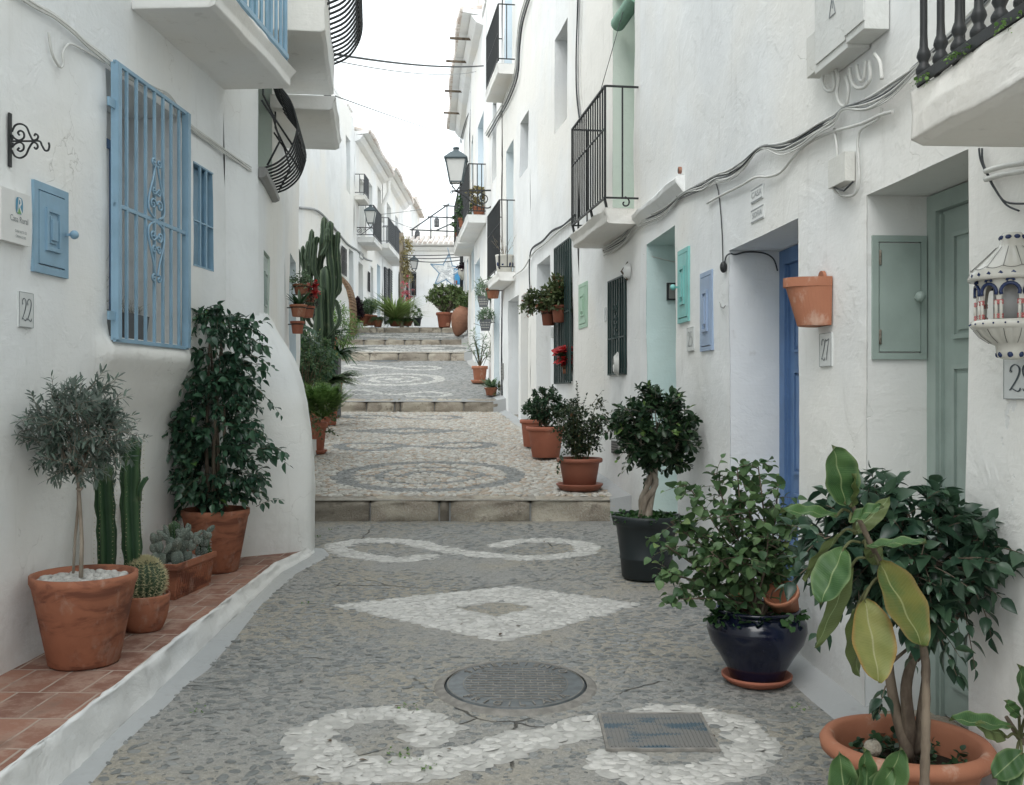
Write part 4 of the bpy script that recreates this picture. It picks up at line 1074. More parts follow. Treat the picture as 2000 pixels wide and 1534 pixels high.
g = grille(H22, fr, -.02, fr.L + .02, 1.77, 3.19, .045, M['sky_blue'], 7, .0085, (0, .487, 1), .04, lugs=True)
sc = MB(); uc = fr.L * .50; nn = .058; zc = 2.46
for k in (1, -1):
    for fl in (1, -1):
        L_ = [(uc + fl * .012, zc + k * .31), (uc + fl * .05, zc + k * .22), (uc + fl * .10, zc + k * .12), (uc + fl * .10, zc + k * .045), (uc + fl * .03, zc + k * .012)]
        sc.tube([fr.p(a, b, nn) for a, b in [tuple(q) for q in catmull(L_, 5)]], .0065, 6)
        sc.tube(spiral(fr, (uc + fl * .045, zc + k * .085), .034, 1.35, PI, -k, nn, fl * 1.25), .0065, 6)
        sc.tube(spiral(fr, (uc + fl * .032, zc + k * .165), .026, 1.3, PI, k, nn, fl * 1.2), .006, 6)
        sc.tube(spiral(fr, (uc + fl * .034, zc + k * .325), .022, 1.25, -PI / 2 * k, k, nn, fl * 1.3), .0065, 6)
sc.build('scroll', M['sky_blue'], g)
fr = Fr(XL, 6.28, 6.62, -1)
w = MB(); fr.box(w, .02, fr.L - .02, 2.32, 2.94, -.068, -.055); fr.box(w, .02, .06, 2.32, 2.94, -.055, -.03); fr.box(w, fr.L - .06, fr.L - .02, 2.32, 2.94, -.055, -.03); w.build('window', M['sky_blue'], H22)
grille(H22, fr, 0, fr.L, 2.305, 2.95, -.005, M['sky_blue'], 2, .010, (0, .44, 1), .02)
f22 = Fr(XL, 4.16, 6.85, -1)
cupboard(H22, f22, f22.u(4.40), f22.u(4.70), 2.035, 2.44, wall_n(4.55, 2.2, 40., .016, dispL) + .003, M['sky_blue'], knob_u=f22.u(4.672), frw=.035)
mb = MB(); f22.box(mb, f22.u(5.10), f22.u(6.1), 1.772, 1.788, -.30, -.02); mb.build('sill', M['tiles'], H22)
# blue balcony overhead
bal = slab(H22, f22, f22.u(5.40), f22.u(6.84), 3.575, 3.71, .46, lip=.035, rough=.006)
railing(bal, f22, f22.u(5.44), f22.u(6.78), 3.74, 4.7, .44, M['sky_blue'], .10, .012, 0, .05, foot=.03, sidebars=3)
# -- corner house with the swollen white buttress
H20 = house('white townhouse with bulging black cage balcony and a swollen buttress at its foot', 6.9, XL)
ops = [dict(y0=7.24, y1=8.14, z0=3.14, z1=4.1, d=.18, rev=1), dict(y0=7.55, y1=7.98, z0=2.02, z1=2.58, d=.03, rev=1)]
facade(H20, XL, -1, 6.85, 9.38, 7.6, ops, [M['wall_near'], M['rev_green']], .08, .014, (7.2,), zb=0, seed=45., off=-.002)
fr = Fr(XL, 7.24, 8.14, -1)
window(H20, fr, .02, fr.L - .02, 3.16, 4.08, -.13, M['sage'], 1)
fc = Fr(XL, 7.55, 7.98, -1); cupboard(H20, fc, .02, fc.L - .02, 2.04, 2.56, -.02, M['sage'])
# bulging cage
slab(H20, fr, -.03, fr.L + .03, 3.055, 3.13, .06, name='cage_sill', mat=M['grey_metal'], lip=0)
cg = MB()
for i in range(10):
    u = fr.L * i / 9; pr = [(.04, 3.13), (.13, 3.17), (.22, 3.26), (.27, 3.40), (.265, 3.50), (.22, 3.63), (.13, 3.75), (.06, 3.86), (.03, 3.98)]
    cg.tube([fr.p(u, b, a) for a, b in [tuple(q) for q in catmull(pr, 4)]], .0080, 6)
for zz, nn_ in ((3.40, .27), (3.75, .13)):
    cg.bar(fr.p(0, zz, nn_), fr.p(fr.L, zz, nn_), .018, .006)
for u in (0.0, fr.L):
    cg.tube([fr.p(u, 3.15, .06), fr.p(u, 3.33, .15), fr.p(u, 3.5, .10), fr.p(u, 3.62, .02)], .008, 6); cg.tube([fr.p(u, 3.30, .24), fr.p(u, 3.48, .12), fr.p(u, 3.66, .03), fr.p(u, 3.9, .03)], .008, 6)
cg.build('balcony_cage', M['iron'], H20)
# buttress
bt = MB()
kx = [(6.80, .0), (6.95, .06), (7.10, .25), (7.28, .385), (7.5, .38), (7.8, .36), (8.1, .33), (8.35, .24), (8.5, .0)]
def butt(u, v):
    y = 6.80 + 1.75 * u; zt = 2.16; z = .0 + zt * v
    w = max(0, np.interp(y, [a for a, b in kx], [b for a, b in kx])); prof = np.interp(z, [0, .9, 1.2, 1.42, 1.60, 1.75, 1.88, 2.0, 2.16], [1.05, 1.0, .95, .87, .74, .58, .36, .14, -.08])
    x = XL(y) + w * prof + .014 * float(fbm(y * 3, z * 3, 2.)) * min(1, w * 5) + (.05 * max(0, (.42 - z) / .42) ** 2 if w > .2 else 0) - (.02 if w < .02 else 0)
    yy = y - (.12 * (1 - prof) if 6.95 < y < 7.3 else 0)
    return (x, y, z)
bt.grid(butt, 34, 44); bt.build('buttress', M['wall_near'], H20)
# upper balcony box and lower slab
fb = Fr(XL, 7.2, 11.3, -1)
bal = slab(H20, fb, fb.u(7.3), fb.u(8.88), 4.16, 4.48, .47, lip=.01)
cg = MB()
for i in range(15):
    u = fb.u(7.36) + (fb.u(8.84) - fb.u(7.36)) * i / 14; pr = [(.45, 4.42), (.60, 4.50), (.70, 4.66), (.72, 4.85), (.66, 5.1), (.56, 5.3), (.5, 5.4)]
    cg.tube([fb.p(u, b, a) for a, b in [tuple(q) for q in catmull(pr, 4)]], .010, 6)
for zz, nn_ in ((4.66, .70), (5.1, .66)): cg.bar(fb.p(fb.u(7.36), zz, nn_), fb.p(fb.u(8.84), zz, nn_), .02, .008)
cg.build('railing', M['iron'], bal)
H18 = house('white townhouse past the buttress with terracotta pots hung on its corner', 9.5, XL)
facade(H18, XL, -1, 9.38, 11.3, 7.6, [dict(y0=10.0, y1=10.8, z0=.9, z1=2.9, d=.2, rev=1)], [M['wall_mid'], M['rev_sky']], .12, .016, zb=.2, seed=49., off=-.004)
fh = Fr(XL, 10.0, 10.8, -1); door(H18, fh, 0, fh.L, .92, 2.88, -.16, M['rev_sky'], .07)
slab(H20, fb, fb.u(8.03), fb.u(9.36), 3.79, 3.90, .50, lip=.025)
mb = MB(); mb.tube([fb.p(fb.u(9.33), 3.92, .40), fb.p(fb.u(9.33), 5.4, .38)], .035, 8); mb.build('rain_pipe', M['iron'], H20)
# -- houses further up on that side
def XQ(y): return -4.85 + (y - 20) * .003
def far_house(label, Y0, Y1, zt, ops, seed, doors=(), wins=()):
    h = house(label, Y0, XQ); facade(h, XQ, -1, Y0, Y1, zt, ops, [M['wall_far'], M['rev_white'], M['rev_sky'], M['dark']], .35, .02, zb=GZ(Y0) - .5, seed=seed)
    return h
ops = [dict(y0=28.06, y1=28.8, z0=4.87, z1=5.6, d=.12, back=3), dict(y0=29.5, y1=30.3, z0=3.35, z1=5.76, d=.35, rev=1), dict(y0=29.0, y1=29.8, z0=7.4, z1=9.0, d=.3, rev=1)]
H14 = far_house('white house behind the candelabra cactus with a dark barred window and brick arch', 22.5, 30.5, 9.75, ops, 53.)
fr = Fr(XQ, 22.5, 30.5, -1); grille(H14, fr, fr.u(28.04), fr.u(28.82), 4.85, 5.62, .05, M['iron'], 5, .012, (0, .5, 1), .04); door(H14, fr, fr.u(29.5), fr.u(30.3), 3.4, 5.74, -.3, M['rev_white'], .09)
ops = [dict(y0=31.3, y1=32.3, z0=3.5, z1=5.62, d=.35, rev=1), dict(y0=33.9, y1=34.6, z0=3.6, z1=5.8, d=.35, rev=1), dict(y0=35.6, y1=36.5, z0=3.7, z1=6.1, d=.35, rev=2), dict(y0=33.2, y1=33.6, z0=4.9, z1=5.5, d=.1, back=3), dict(y0=31.5, y1=32.6, z0=6.45, z1=8.3, d=.3, rev=1), dict(y0=33.6, y1=34.4, z0=7.0, z1=8.6, d=.3, rev=1), dict(y0=35.7, y1=36.6, z0=6.8, z1=8.9, d=.3, rev=1)]
H12 = far_house('white house up the street with the lantern and the deep white balcony', 30.5, 37.0, 9.4, ops, 57.)
fr = Fr(XQ, 30.5, 37, -1)
for o in ops[:3] + ops[4:]: door(H12, fr, fr.u(o['y0']), fr.u(o['y1']), o['z0'], o['z1'] - .02, -.28, M['rev_sky'] if o is ops[2] else M['rev_white'], .09, handle=False)
grille(H12, fr, fr.u(33.18), fr.u(33.62), 4.88, 5.52, .03, M['iron'], 3, .012, (0, .5, 1), .03)
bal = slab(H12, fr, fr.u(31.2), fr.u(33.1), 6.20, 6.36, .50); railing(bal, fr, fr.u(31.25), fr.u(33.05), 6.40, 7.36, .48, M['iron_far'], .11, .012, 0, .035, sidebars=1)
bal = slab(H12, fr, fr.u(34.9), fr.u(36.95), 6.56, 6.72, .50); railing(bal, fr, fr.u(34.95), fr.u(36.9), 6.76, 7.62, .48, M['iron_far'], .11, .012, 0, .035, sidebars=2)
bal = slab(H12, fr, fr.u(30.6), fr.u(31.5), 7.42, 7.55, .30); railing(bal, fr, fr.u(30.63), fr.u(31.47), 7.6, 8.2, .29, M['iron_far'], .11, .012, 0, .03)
eave(H12, (XQ(30.6), 30.6, 9.42), (XQ(36.9), 36.9, 9.42), (.42, 0, 0), .2)
mb = MB(); mb.tube([fr.p(fr.L - .6, 9.2, .3), fr.p(fr.L - .6, 8.8, .3), fr.p(fr.L - .6, 8.3, .08), fr.p(fr.L - .6, 7.7, .08)], .07, 8); mb.build('rain_pipe', M['slab'], H12)
mb = MB(); mb.box((-5.6, 31.6, 10.0), (.9, .9, 1.0)); mb.box((-5.6, 31.6, 10.53), (1.0, 1.0, .08)); mb.build('chimney', M['wall_far'], H12)
ops = [dict(y0=37.3, y1=38.0, z0=4.1, z1=6.2, d=.1, back=3), dict(y0=38.6, y1=39.4, z0=4.2, z1=6.3, d=.1, back=3), dict(y0=42.2, y1=43.2, z0=4.4, z1=6.6, d=.1, back=3), dict(y0=38.2, y1=39.6, z0=6.9, z1=8.8, d=.3, rev=1), dict(y0=41, y1=42, z0=7.2, z1=8.8, d=.3, rev=1)]
H10 = far_house('white house at the top of the street with tall dark shutters', 37.0, 44.0, 9.7, ops, 61.)
fr = Fr(XQ, 37, 44, -1)
for o in ops[:3]:
    for k in (0, 1):
        mb = MB(); u0 = fr.u(o['y0']) + k * .02; u1 = fr.u(o['y1']); a = u0 + (u1 - u0) * k / 2 + .01; b = u0 + (u1 - u0) * (k + 1) / 2 - .01
        fr.box(mb, a, b, o['z0'], o['z1'], .02, .07)
        for q in range(22): z = o['z0'] + .06 + (o['z1'] - o['z0'] - .12) * q / 21; fr.box(mb, a + .04, b - .04, z - .015, z + .015, .07, .085)
        mb.build('shutter', M['iron_far'], H10)
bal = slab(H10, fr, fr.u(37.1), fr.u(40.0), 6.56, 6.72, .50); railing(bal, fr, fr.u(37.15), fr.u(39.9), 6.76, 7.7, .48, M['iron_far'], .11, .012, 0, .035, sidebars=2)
eave(H10, (XQ(37.1), 37.1, 9.72), (XQ(43.9), 43.9, 9.72), (.45, 0, 0), .2)
# -- house closing the view
HE_ = thing('townhouse', (-3, 43, GZ(43)), 'white house closing the street, with a tiled eave and bright blue window', 'house')
class _E: pass
def XE2(y): return y
mb = MB()
def endwall():
    x0, x1, Y, zb, zt = -4.75, 3.0, 42.6, 3.8, 7.75; holes_ = [(-4.32, -4.1, 4.9 + .75, 5.3 + 1.3), (-2.5, -2.12, 6.1, 6.83)]
    xs = lines(x0, x1, .5, [h[i] for h in holes_ for i in (0, 1)]); zs = lines(zb, zt, .5, [h[i] for h in holes_ for i in (2, 3)])
    V = [(x, Y + .02 * float(fbm(x, z, 5.)), z) for z in zs for x in xs]; w_ = len(xs); Fc = []
    for j in range(len(zs) - 1):
        for i in range(w_ - 1):
            xc, zc = (xs[i] + xs[i + 1]) / 2, (zs[j] + zs[j + 1]) / 2
            if any(h[0] < xc < h[1] and h[2] < zc < h[3] for h in holes_): continue
            Fc.append((j * w_ + i, j * w_ + i + 1, (j + 1) * w_ + i + 1, (j + 1) * w_ + i))
    mb.add(V, np.array(Fc), smooth=True)
    for a, b, c, d in holes_:
        mb.add([(a, Y, c), (b, Y, c), (b, Y + .3, c), (a, Y + .3, c), (a, Y, d), (b, Y, d), (b, Y + .3, d), (a, Y + .3, d)], [(0, 1, 2, 3), (4, 5, 6, 7), (1, 2, 6, 5), (0, 3, 7, 4)]); mb.add([(a, Y + .3, c), (b, Y + .3, c), (b, Y + .3, d), (a, Y + .3, d)], [(0, 1, 2, 3)], 1)
    mb.box(((x0 + x1) / 2, 45.9, (zb + zt) / 2), (x1 - x0, 5.6, zt - zb))
    mb.box((-1.5, 50, 6.4), (9, 2.5, 6.2)); mb.box((-2.2, 49.5, 9.6), (2.4, 2.0, .9))
endwall(); mb.build('wall', [M['wall_far'], M['dark']], HE_)
eave(HE_, (-4.7, 42.6, 7.72), (2.9, 42.6, 7.72), (0, -.3, 0), .22, back=1.8)
fe = fr_at((-2.5, 42.6, 0), (1, 0, 0), (0, -1, 0), -1); window(HE_, fe, .0, .38, 6.1, 6.83, -.1, flat('bright_blue_paint', (.06, .28, .52), .4), 1)
mb = MB(); fe.box(mb, .05, .42, 6.12, 6.8, .0, .03); o = mb.build('shutter', bpy.data.materials['bright_blue_paint'], HE_)
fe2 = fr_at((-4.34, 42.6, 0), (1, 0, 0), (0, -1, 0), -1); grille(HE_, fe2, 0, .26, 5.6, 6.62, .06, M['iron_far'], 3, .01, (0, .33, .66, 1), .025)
mb = MB(); mb.tube([(-4.45, 42.5, 4.3), (-4.45, 42.5, 6.5), (-4.45, 42.4, 6.6)], .05, 8); mb.build('rain_pipe', M['iron_far'], HE_)
for nm, x, y, zt, sx in (('pale far white house with a low tiled roof above the pergola', -7.6, 62, 12.9, 3.2), ('white far house on the hill beyond the street end', -3.2, 70, 12.2, 4.5)):
    h = thing('townhouse', (x, y, 5), nm, 'house'); mb = MB(); mb.box((x, y, 8 + (zt - 12) / 2), (sx, 6, zt - 4)); mb.build('wall', M['wall_far'], h)
    mb = MB(); mb.hexa([(x - sx / 2 - .3, y - 3.3, zt), (x + sx / 2 + .3, y - 3.3, zt), (x + sx / 2 + .3, y + 3.3, zt), (x - sx / 2 - .3, y + 3.3, zt), (x - sx / 2 - .3, y - 3.3, zt + .12), (x + sx / 2 + .3, y - 3.3, zt + .12), (x + sx / 2 + .1, y, zt + .8), (x - sx / 2 - .1, y, zt + .8)]); mb.build('roof', M['roof_tile'], h)
    mb = MB(); mb.box((x + sx * .2, y - 3.02, zt - 2), (.7, .05, 1.1)); mb.build('window', M['iron_far'], h)
# garden wall with the brick-edged arch
gw = thing('garden_wall', (-4.6, 26.5, GZ(26.5)), 'low curved white wall edged with bare bricks by the cactus', 'wall')
mb = MB(); pf = [(-4.95, 6.0 - .9), (-4.7, 5.05), (-4.45, 4.9), (-4.2, 4.6), (-4.05, 4.2), (-3.98, 3.7), (-3.95, 3.0)]
pf = [tuple(q) for q in catmull([(-5.3, 4.75), (-4.95, 4.72), (-4.72, 4.62), (-4.5, 4.40), (-4.38, 4.1), (-4.33, 3.7), (-4.32, 3.0)], 5)]
n = len(pf); V = [(x, 26.6, z) for x, z in pf] + [(x, 27.5, z) for x, z in pf] + [(-5.3, 26.6, 2.4), (-5.3, 27.5, 2.4)]
mb.add(V, [tuple(range(n)) + (2 * n,), tuple(range(n, 2 * n))[::-1] + (2 * n + 1,)] + [(i, n + i, n + i + 1, i + 1) for i in range(n - 1)]); mb.build('wall_face', M['wall_far'], gw)
mb = MB(); d_ = [Vector((x, 0, z)) for x, z in pf]
for i in range(n - 1):
    p_, q_ = d_[i], d_[i + 1]; tt = (q_ - p_).normalized(); nn_ = Vector((-tt.z, 0, tt.x)); nn_ = nn_ if nn_.x > 0 or nn_.z > .9 else -nn_
    m_ = max(1, int((q_ - p_).length / .07))
    for k in range(m_):
        c0 = p_.lerp(q_, (k + .08) / m_); c1 = p_.lerp(q_, (k + .92) / m_); y0 = 26.56 + .012 * ((i * 7 + k * 3) % 4)
        mb.hexa([(c.x, y, c.z) for c in (c0, c1) for y in (y0, 27.3)][:2][::-1] + [(c1.x, y0, c1.z)][:0] + [(c1.x, y0, c1.z), (c1.x, 27.3, c1.z)] + [((c0 + nn_ * .09).x, 27.3, (c0 + nn_ * .09).z), ((c0 + nn_ * .09).x, y0, (c0 + nn_ * .09).z), ((c1 + nn_ * .09).x, y0, (c1 + nn_ * .09).z), ((c1 + nn_ * .09).x, 27.3, (c1 + nn_ * .09).z)])
mb.build('brick_edging', M['brick'], gw)
mb = MB(); mb.box((-4.46, 28.1, 3.38), (.52, .16, .16)); o = mb.build('planter_kerb', M['wall_far']); tag(o, 'low white kerb under the far row of pots', 'kerb')
# balcony over the nearest green door
fr = Fr(XR, 0.0, 4.08, 1)
T_ = Vector((-.055, 1, 0)).normalized(); pB = P(1783, 285, 2.87); N_ = Vector((-T_.y, T_.x, 0))
fB = Fr.__new__(Fr); fB.T = T_; fB.N = N_; fB.side = 1; fB.ya = 0; fB.L = 1; fB.O = Vector((pB.x, pB.y, 0)) - N_ * .36 - T_ * 2.6
bal = slab(H29, fB, 0.1, 2.6, pB.z + .0, pB.z + .165, .36, lip=.0, rough=.008, seed=9)
rl = MB(); zt_ = pB.z + .165
prof = [(.016, 0), (.020, .01), (.014, .03), (.022, .045), (.022, .055), (.013, .07), (.013, .075), (.020, .09), (.018, .10), (.012, .115), (.0105, .15), (.0105, .9)]
for i, (u, n_) in enumerate([(2.565 - .10 * k, .345) for k in range(11)] + [(2.565, .345 - .11 * k) for k in range(1, 4)]):
    c = fB.p(u, zt_ - .01, n_); rl.lathe([(.0, 0)] + prof, tuple(c), 10)
rl.bar(fB.p(2.56, zt_ + .008, .365), fB.p(.1, zt_ + .008, .365), .008, .03)
for z in (zt_ + .03, zt_ + .9): rl.bar(fB.p(2.53, z, .33), fB.p(.1, z, .33), .03, .01); rl.bar(fB.p(2.52, z, .33), fB.p(2.52, z, 0), .03, .01)
rl.build('railing', M['iron'], bal)
# ---------------------------------------------------------------- leaves and crowns
def leaf_t(shape, fold=.18, droop=.18, nl=5, cup=0.):
    V = []; g = []
    for i in range(nl + 1):
        t = i / nl; w = shape(t) / 2
        for k in (-1, 0, 1):
            V.append((k * w, t, abs(k) * w * fold * 2 - droop * t * t + cup * math.sin(t * PI))); g.append(1. if k == 0 else 0.)
    Fc = np.array([(3 * i + k, 3 * i + k + 1, 3 * i + 4 + k, 3 * i + 3 + k) for i in range(nl) for k in (0, 1)])
    return np.array(V), Fc, np.array(g)
def sh(w, peak=.45, tip=1.0): # leaf half-outline
    def f(t):
        if t < peak: return w * math.sin(PI / 2 * t / peak) ** .75
        return w * max(0, math.cos(PI / 2 * (t - peak) / (1 - peak))) ** tip
    return f
LT = dict(olive=leaf_t(sh(.24, .5, .9), .1, .12, 4), ovate=leaf_t(sh(.58, .40, 1.15), .2, .26, 5), obov=leaf_t(sh(.55, .62, .7), .16, .12, 5), rose=leaf_t(sh(.62, .45, .9), .15, .15, 4),
          broad=leaf_t(sh(.92, .38, .8), .14, .25, 5, .05), round=leaf_t(sh(.95, .5, .55), .1, .2, 4), strap=leaf_t(sh(.10, .4, .8), .3, .75, 8), needle=leaf_t(sh(.07, .4, .9), .1, .3, 4), pinna=leaf_t(sh(.22, .2, .9), .05, .15, 3),
          blade=leaf_t(sh(.045, .3, .8), .2, .55, 8), lance=leaf_t(sh(.16, .45, .9), .15, .2, 5), fat=leaf_t(sh(.5, .6, .6), -.1, .05, 4))
def nrm(v): return v / np.maximum(1e-9, np.linalg.norm(v, axis=-1, keepdims=True))
def scatter(mb, tm, Pn, D, U, size, tint, mat=0):
    tv, tf, tg = tm; D = nrm(D); X = nrm(np.cross(D, U)); Z = np.cross(X, D); s_ = np.asarray(size)[:, None]
    T = np.asarray(tint, float)
    if T.ndim == 1: T = np.stack([T, 0 * T, 0 * T], 1)
    mb.inst(tv, tf, Pn, X * s_, D * s_, Z * s_, T.copy(), mat, True, tg)
def twigs(lf, tw, base, direction, length, nleaf, tm, size, rng, droop=.25, spread=.9, start=.15, tr=.0022, hang=0., whorl=2.4, curl=.15, updrift=0.):
    base = np.array(base, float); d = nrm(np.array(direction, float)); side = nrm(rng.normal(size=3)); n = max(2, nleaf)
    s = np.linspace(0, 1, 6)[:, None]
    pts = base + d * length * s + side * curl * length * s * s + np.array([0, 0, -droop + updrift]) * length * s * s
    if tw is not None: tw.tube([tuple(p) for p in pts], np.linspace(tr, tr * .4, 6), 4, cap=False)
    t = np.linspace(start, 1, n); q = np.stack([np.interp(t, s[:, 0], pts[:, k]) for k in range(3)], 1)
    tang = nrm(pts[-1] - pts[0]); a = nrm(np.cross(tang, [0.1, .2, 1.])); b = np.cross(tang, a)
    ph = np.arange(n) * whorl + rng.uniform(0, 6); perp = a * np.cos(ph)[:, None] + b * np.sin(ph)[:, None]
    D = tang * (1 - spread * .6 * (t < .97)[:, None]) + perp * spread * (t < .97)[:, None] + np.array([0, 0, -hang]) + rng.normal(0, .22, (n, 3))
    U = np.array([0, 0, 1.]) + perp * .5 * (1 if hang else -.2) + rng.normal(0, .35, (n, 3))
    sz = size * rng.uniform(.5, 1.2, n) * (1 - .25 * (t > .9))
    tn = np.clip(rng.random(n) * .8 + .2 * (t > .8), 0, 1)
    scatter(lf, tm, q, D, U, sz, tn)
def crown(lf, tw, root, centre, rad, ncl, ntw, nleaf, tm, size, tlen, seed, limb=.010, flat=0., hang=0., droop=.2, lumps=.25, up=.25, minr=.45, thick=.0022, bias=None, spread=.9):
    rng = np.random.default_rng(seed); c = np.array(centre); rad = np.array(rad, float)
    for i in range(ncl):
        z = 1 - 2 * (i + .5) / ncl; a = i * 2.399963 + seed; r = math.sqrt(max(0, 1 - z * z)); dr = np.array([r * math.cos(a), r * math.sin(a), z])
        k = rng.uniform(minr, .80) * (1 + lumps * rng.uniform(-1, .8)); cp = c + dr * rad * k
        if bias is not None: cp = bias(cp)
        root_ = np.array(root if not isinstance(root, list) else root[i % len(root)], float)
        mid = root_ * .45 + cp * .55 + rng.normal(0, .05, 3) * rad - np.array([0, 0, .08]) * rad
        if tw is not None:
            cv = [tuple(p) for p in catmull([root_, mid, cp], 4)]; tw.tube(cv, np.linspace(limb, limb * .3, len(cv)), 5, cap=False)
        for j in range(ntw):
            dd = dr * .9 + rng.normal(0, .55, 3) + np.array([0, 0, up]); dd = dd / np.linalg.norm(dd)
            b = cp + rng.normal(0, .14, 3) * rad * .6
            twigs(lf, tw, b, dd, tlen * rng.uniform(.6, 1.2), nleaf, tm, size, rng, droop, hang=hang, tr=thick, spread=spread)
PR = dict(
    flare=[(0, .0), (.62, 0), (.66, .02), (.95, .86), (1.0, .92), (1.0, 1.0), (.93, 1.0), (.90, .9), (.88, .80)],
    rim=[(0, 0), (.64, 0), (.68, .02), (.86, .80), (.88, .81), (1.0, .82), (1.0, .98), (.97, 1.0), (.90, 1.0), (.88, .9), (.86, .82)],
    nursery=[(0, 0), (.66, 0), (.70, .03), (.74, .3), (.755, .31), (.755, .34), (.745, .35), (.86, .82), (.92, .85), (.97, .90), (1.0, .96), (.98, 1.0), (.92, 1.0), (.90, .93)],
    bowl=[(0, 0), (.62, .0), (.70, .05), (.86, .3), (.95, .62), (1.0, .95), (.98, 1.0), (.91, 1.0), (.88, .85)],
    rolled=[(0, 0), (.64, 0), (.68, .02), (.86, .84), (.88, .87), (.96, .86), (1.0, .90), (1.0, .96), (.96, 1.0), (.90, .99), (.88, .9)])
def pot(parent, style, c, r, h, mat, soil=.86, n=48, saucer=None, holes=0, name='pot', soilmat=None, wob=.003):
    mb = MB(); mb.lathe([(a * r, b * h) for a, b in PR[style]], (0, 0, 0), n, wob=wob)
    if saucer:
        pass
    o = mb.build(name, mat, None); o.parent = parent; o.location = Vector(c) - wpos(parent)
    if holes:
        hb = MB()
        for i in range(holes):
            a = -PI / 2 + (i - (holes - 1) / 2) * .42; q = .665 * r; hb.ball((q * math.cos(a), q * math.sin(a), .045 * h / .385), (.0055, .0055, .006), 6, 4)
        ho = hb.build('drain_hole', M['dark'], None); ho.parent = o
    s = MB(); rr = r * .89; s.lathe([(0, soil * h + .008), (rr * .6, soil * h + .004), (rr * .985, soil * h - .004)], (0, 0, 0), 20, smooth=False)
    so = s.build('soil', soilmat or M['soil'], None); so.parent = parent; so.location = o.location
    if saucer:
        sb = MB(); R_, H_ = saucer; sb.lathe([(0, -H_ * .2), (R_ * .82, -H_ * .2), (R_, H_ * .75), (R_ * 1.0, H_), (R_ * .95, H_), (R_ * .8, .0), (0, .0)], (0, 0, 0), n)
        s2 = sb.build('saucer', M['terra_orange'] if mat is M['glaze'] else mat, None); s2.parent = parent; s2.location = o.location
    return o
def plantpart(parent, mb, name, mat): return mb.build(name, mat, parent)
def gp(px, Y, zb=None): return Vector(((px - 1000) / F * Y, Y, GZ(Y) if zb is None else zb))

# 1 olive
c = Vector((-1.868, 4.36, ledge_z(4.36) + .002)); t = thing('potted_olive_tree', c, 'small clipped olive tree in a big stained terracotta pot topped with white pebbles', 'potted tree')
pot(t, 'flare', c, .222, .39, M['terra'], .90, holes=3, n=64)
mb = MB(); rng = np.random.default_rng(1); q = hexgrid(-.2, .2, -.2, .2, .026, 77); q = q[np.hypot(q[:, 0], q[:, 1]) < .19]
for x, y in q: s_ = rng.uniform(.011, .021); mb.ball((c.x + x, c.y + y, c.z + .355 + rng.uniform(0, .012)), (s_ * 1.2, s_, s_ * .7), 7, 5, tint=(rng.random(), 0, 0), M=Matrix.Rotation(rng.uniform(0, 6), 3, 'Z').to_4x4())
o = plantpart(t, mb, 'pebble_topping', M['peb_w']); tag(o, kind='stuff')
mb = MB(); top = P(152, 930, 4.36)
b1 = P(158, 1128, 4.34); b2 = P(143, 1120, 4.38)
mb.tube([b1, P(160, 1060, 4.34), P(157, 1000, 4.35), top, P(160, 880, 4.36)], [.010, .009, .008, .008, .007], 8); mb.tube([b2, P(147, 1050, 4.37), P(153, 985, 4.37), P(152, 925, 4.36)], [.006, .006, .006, .005], 6)
mb.tube([P(150, 955, 4.345), P(158, 957, 4.33), P(161, 953, 4.35)], .006, 5); plantpart(t, mb, 'trunk', M['bark_pale'])
lf, tw = MB(), MB(); crown(lf, tw, top, P(152, 838, 4.36), (.19, .17, .20), 40, 6, 18, LT['olive'], .048, .115, 11, .005, thick=.0016, up=.15, droop=.05, lumps=.3, spread=.75)
plantpart(t, lf, 'foliage', M['lf_olive']); plantpart(t, tw, 'branches', M['bark_pale'])
# 2 columnar cactus pair
def ribbed(mb, base, top, r, ribs, seed=0, wav=.04, depth=.30, tipr=.25):
    base, top = Vector(base), Vector(top); ax = top - base; H = ax.length; n = ribs * 6; m = max(10, int(H / .03)); V = []; T = []
    z = ax.normalized(); x = z.orthogonal().normalized(); y = z.cross(x)
    for j in range(m + 1):
        t = j / m; taper = 1.0 if t < .93 else math.sqrt(max(0, 1 - ((t - .93) / .07) ** 2)) * .96 + .04
        rr = r * taper * (1 + wav * math.sin(t * H * 38 + seed)) * (.88 + .12 * min(1, t * 6)); c_ = base + ax * t + x * .012 * math.sin(t * 4 + seed)
        for k in range(n):
            a = 2 * PI * k / n; rib = abs(math.cos(a * ribs / 2)) ; q = rr * (1 - depth + depth * rib ** 1.6 + .05 * rib ** 8 * math.sin(t * H * 150 + seed))
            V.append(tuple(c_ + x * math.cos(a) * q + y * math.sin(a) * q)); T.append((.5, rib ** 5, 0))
    Fc = np.array([(j * n + k, j * n + (k + 1) % n, (j + 1) * n + (k + 1) % n, (j + 1) * n + k) for j in range(m) for k in range(n)])
    mb.add(V, Fc, 0, np.array(T), True)
    return x, y
def rib_spines(mb, base, top, r, ribs, step=.03, ln=.010, th=.0009, x=None, y=None, seed=0):
    base, top = Vector(base), Vector(top); ax = top - base; H = ax.length; rng = random.Random(seed)
    for k in range(ribs):
        a = 2 * PI * k / ribs
        for j in range(int(H / step)):
            t = (j + .5) * step / H; o = base + ax * t + (x * math.cos(a) + y * math.sin(a)) * r * 1.0
            for q in range(3):
                d = (x * math.cos(a + rng.uniform(-.9, .9)) + y * math.sin(a + rng.uniform(-.9, .9)) + Vector((0, 0, rng.uniform(-.8, .8)))).normalized()
                mb.tube([o, o + d * ln], [th, th * .4], 3, cap=False, smooth=False)
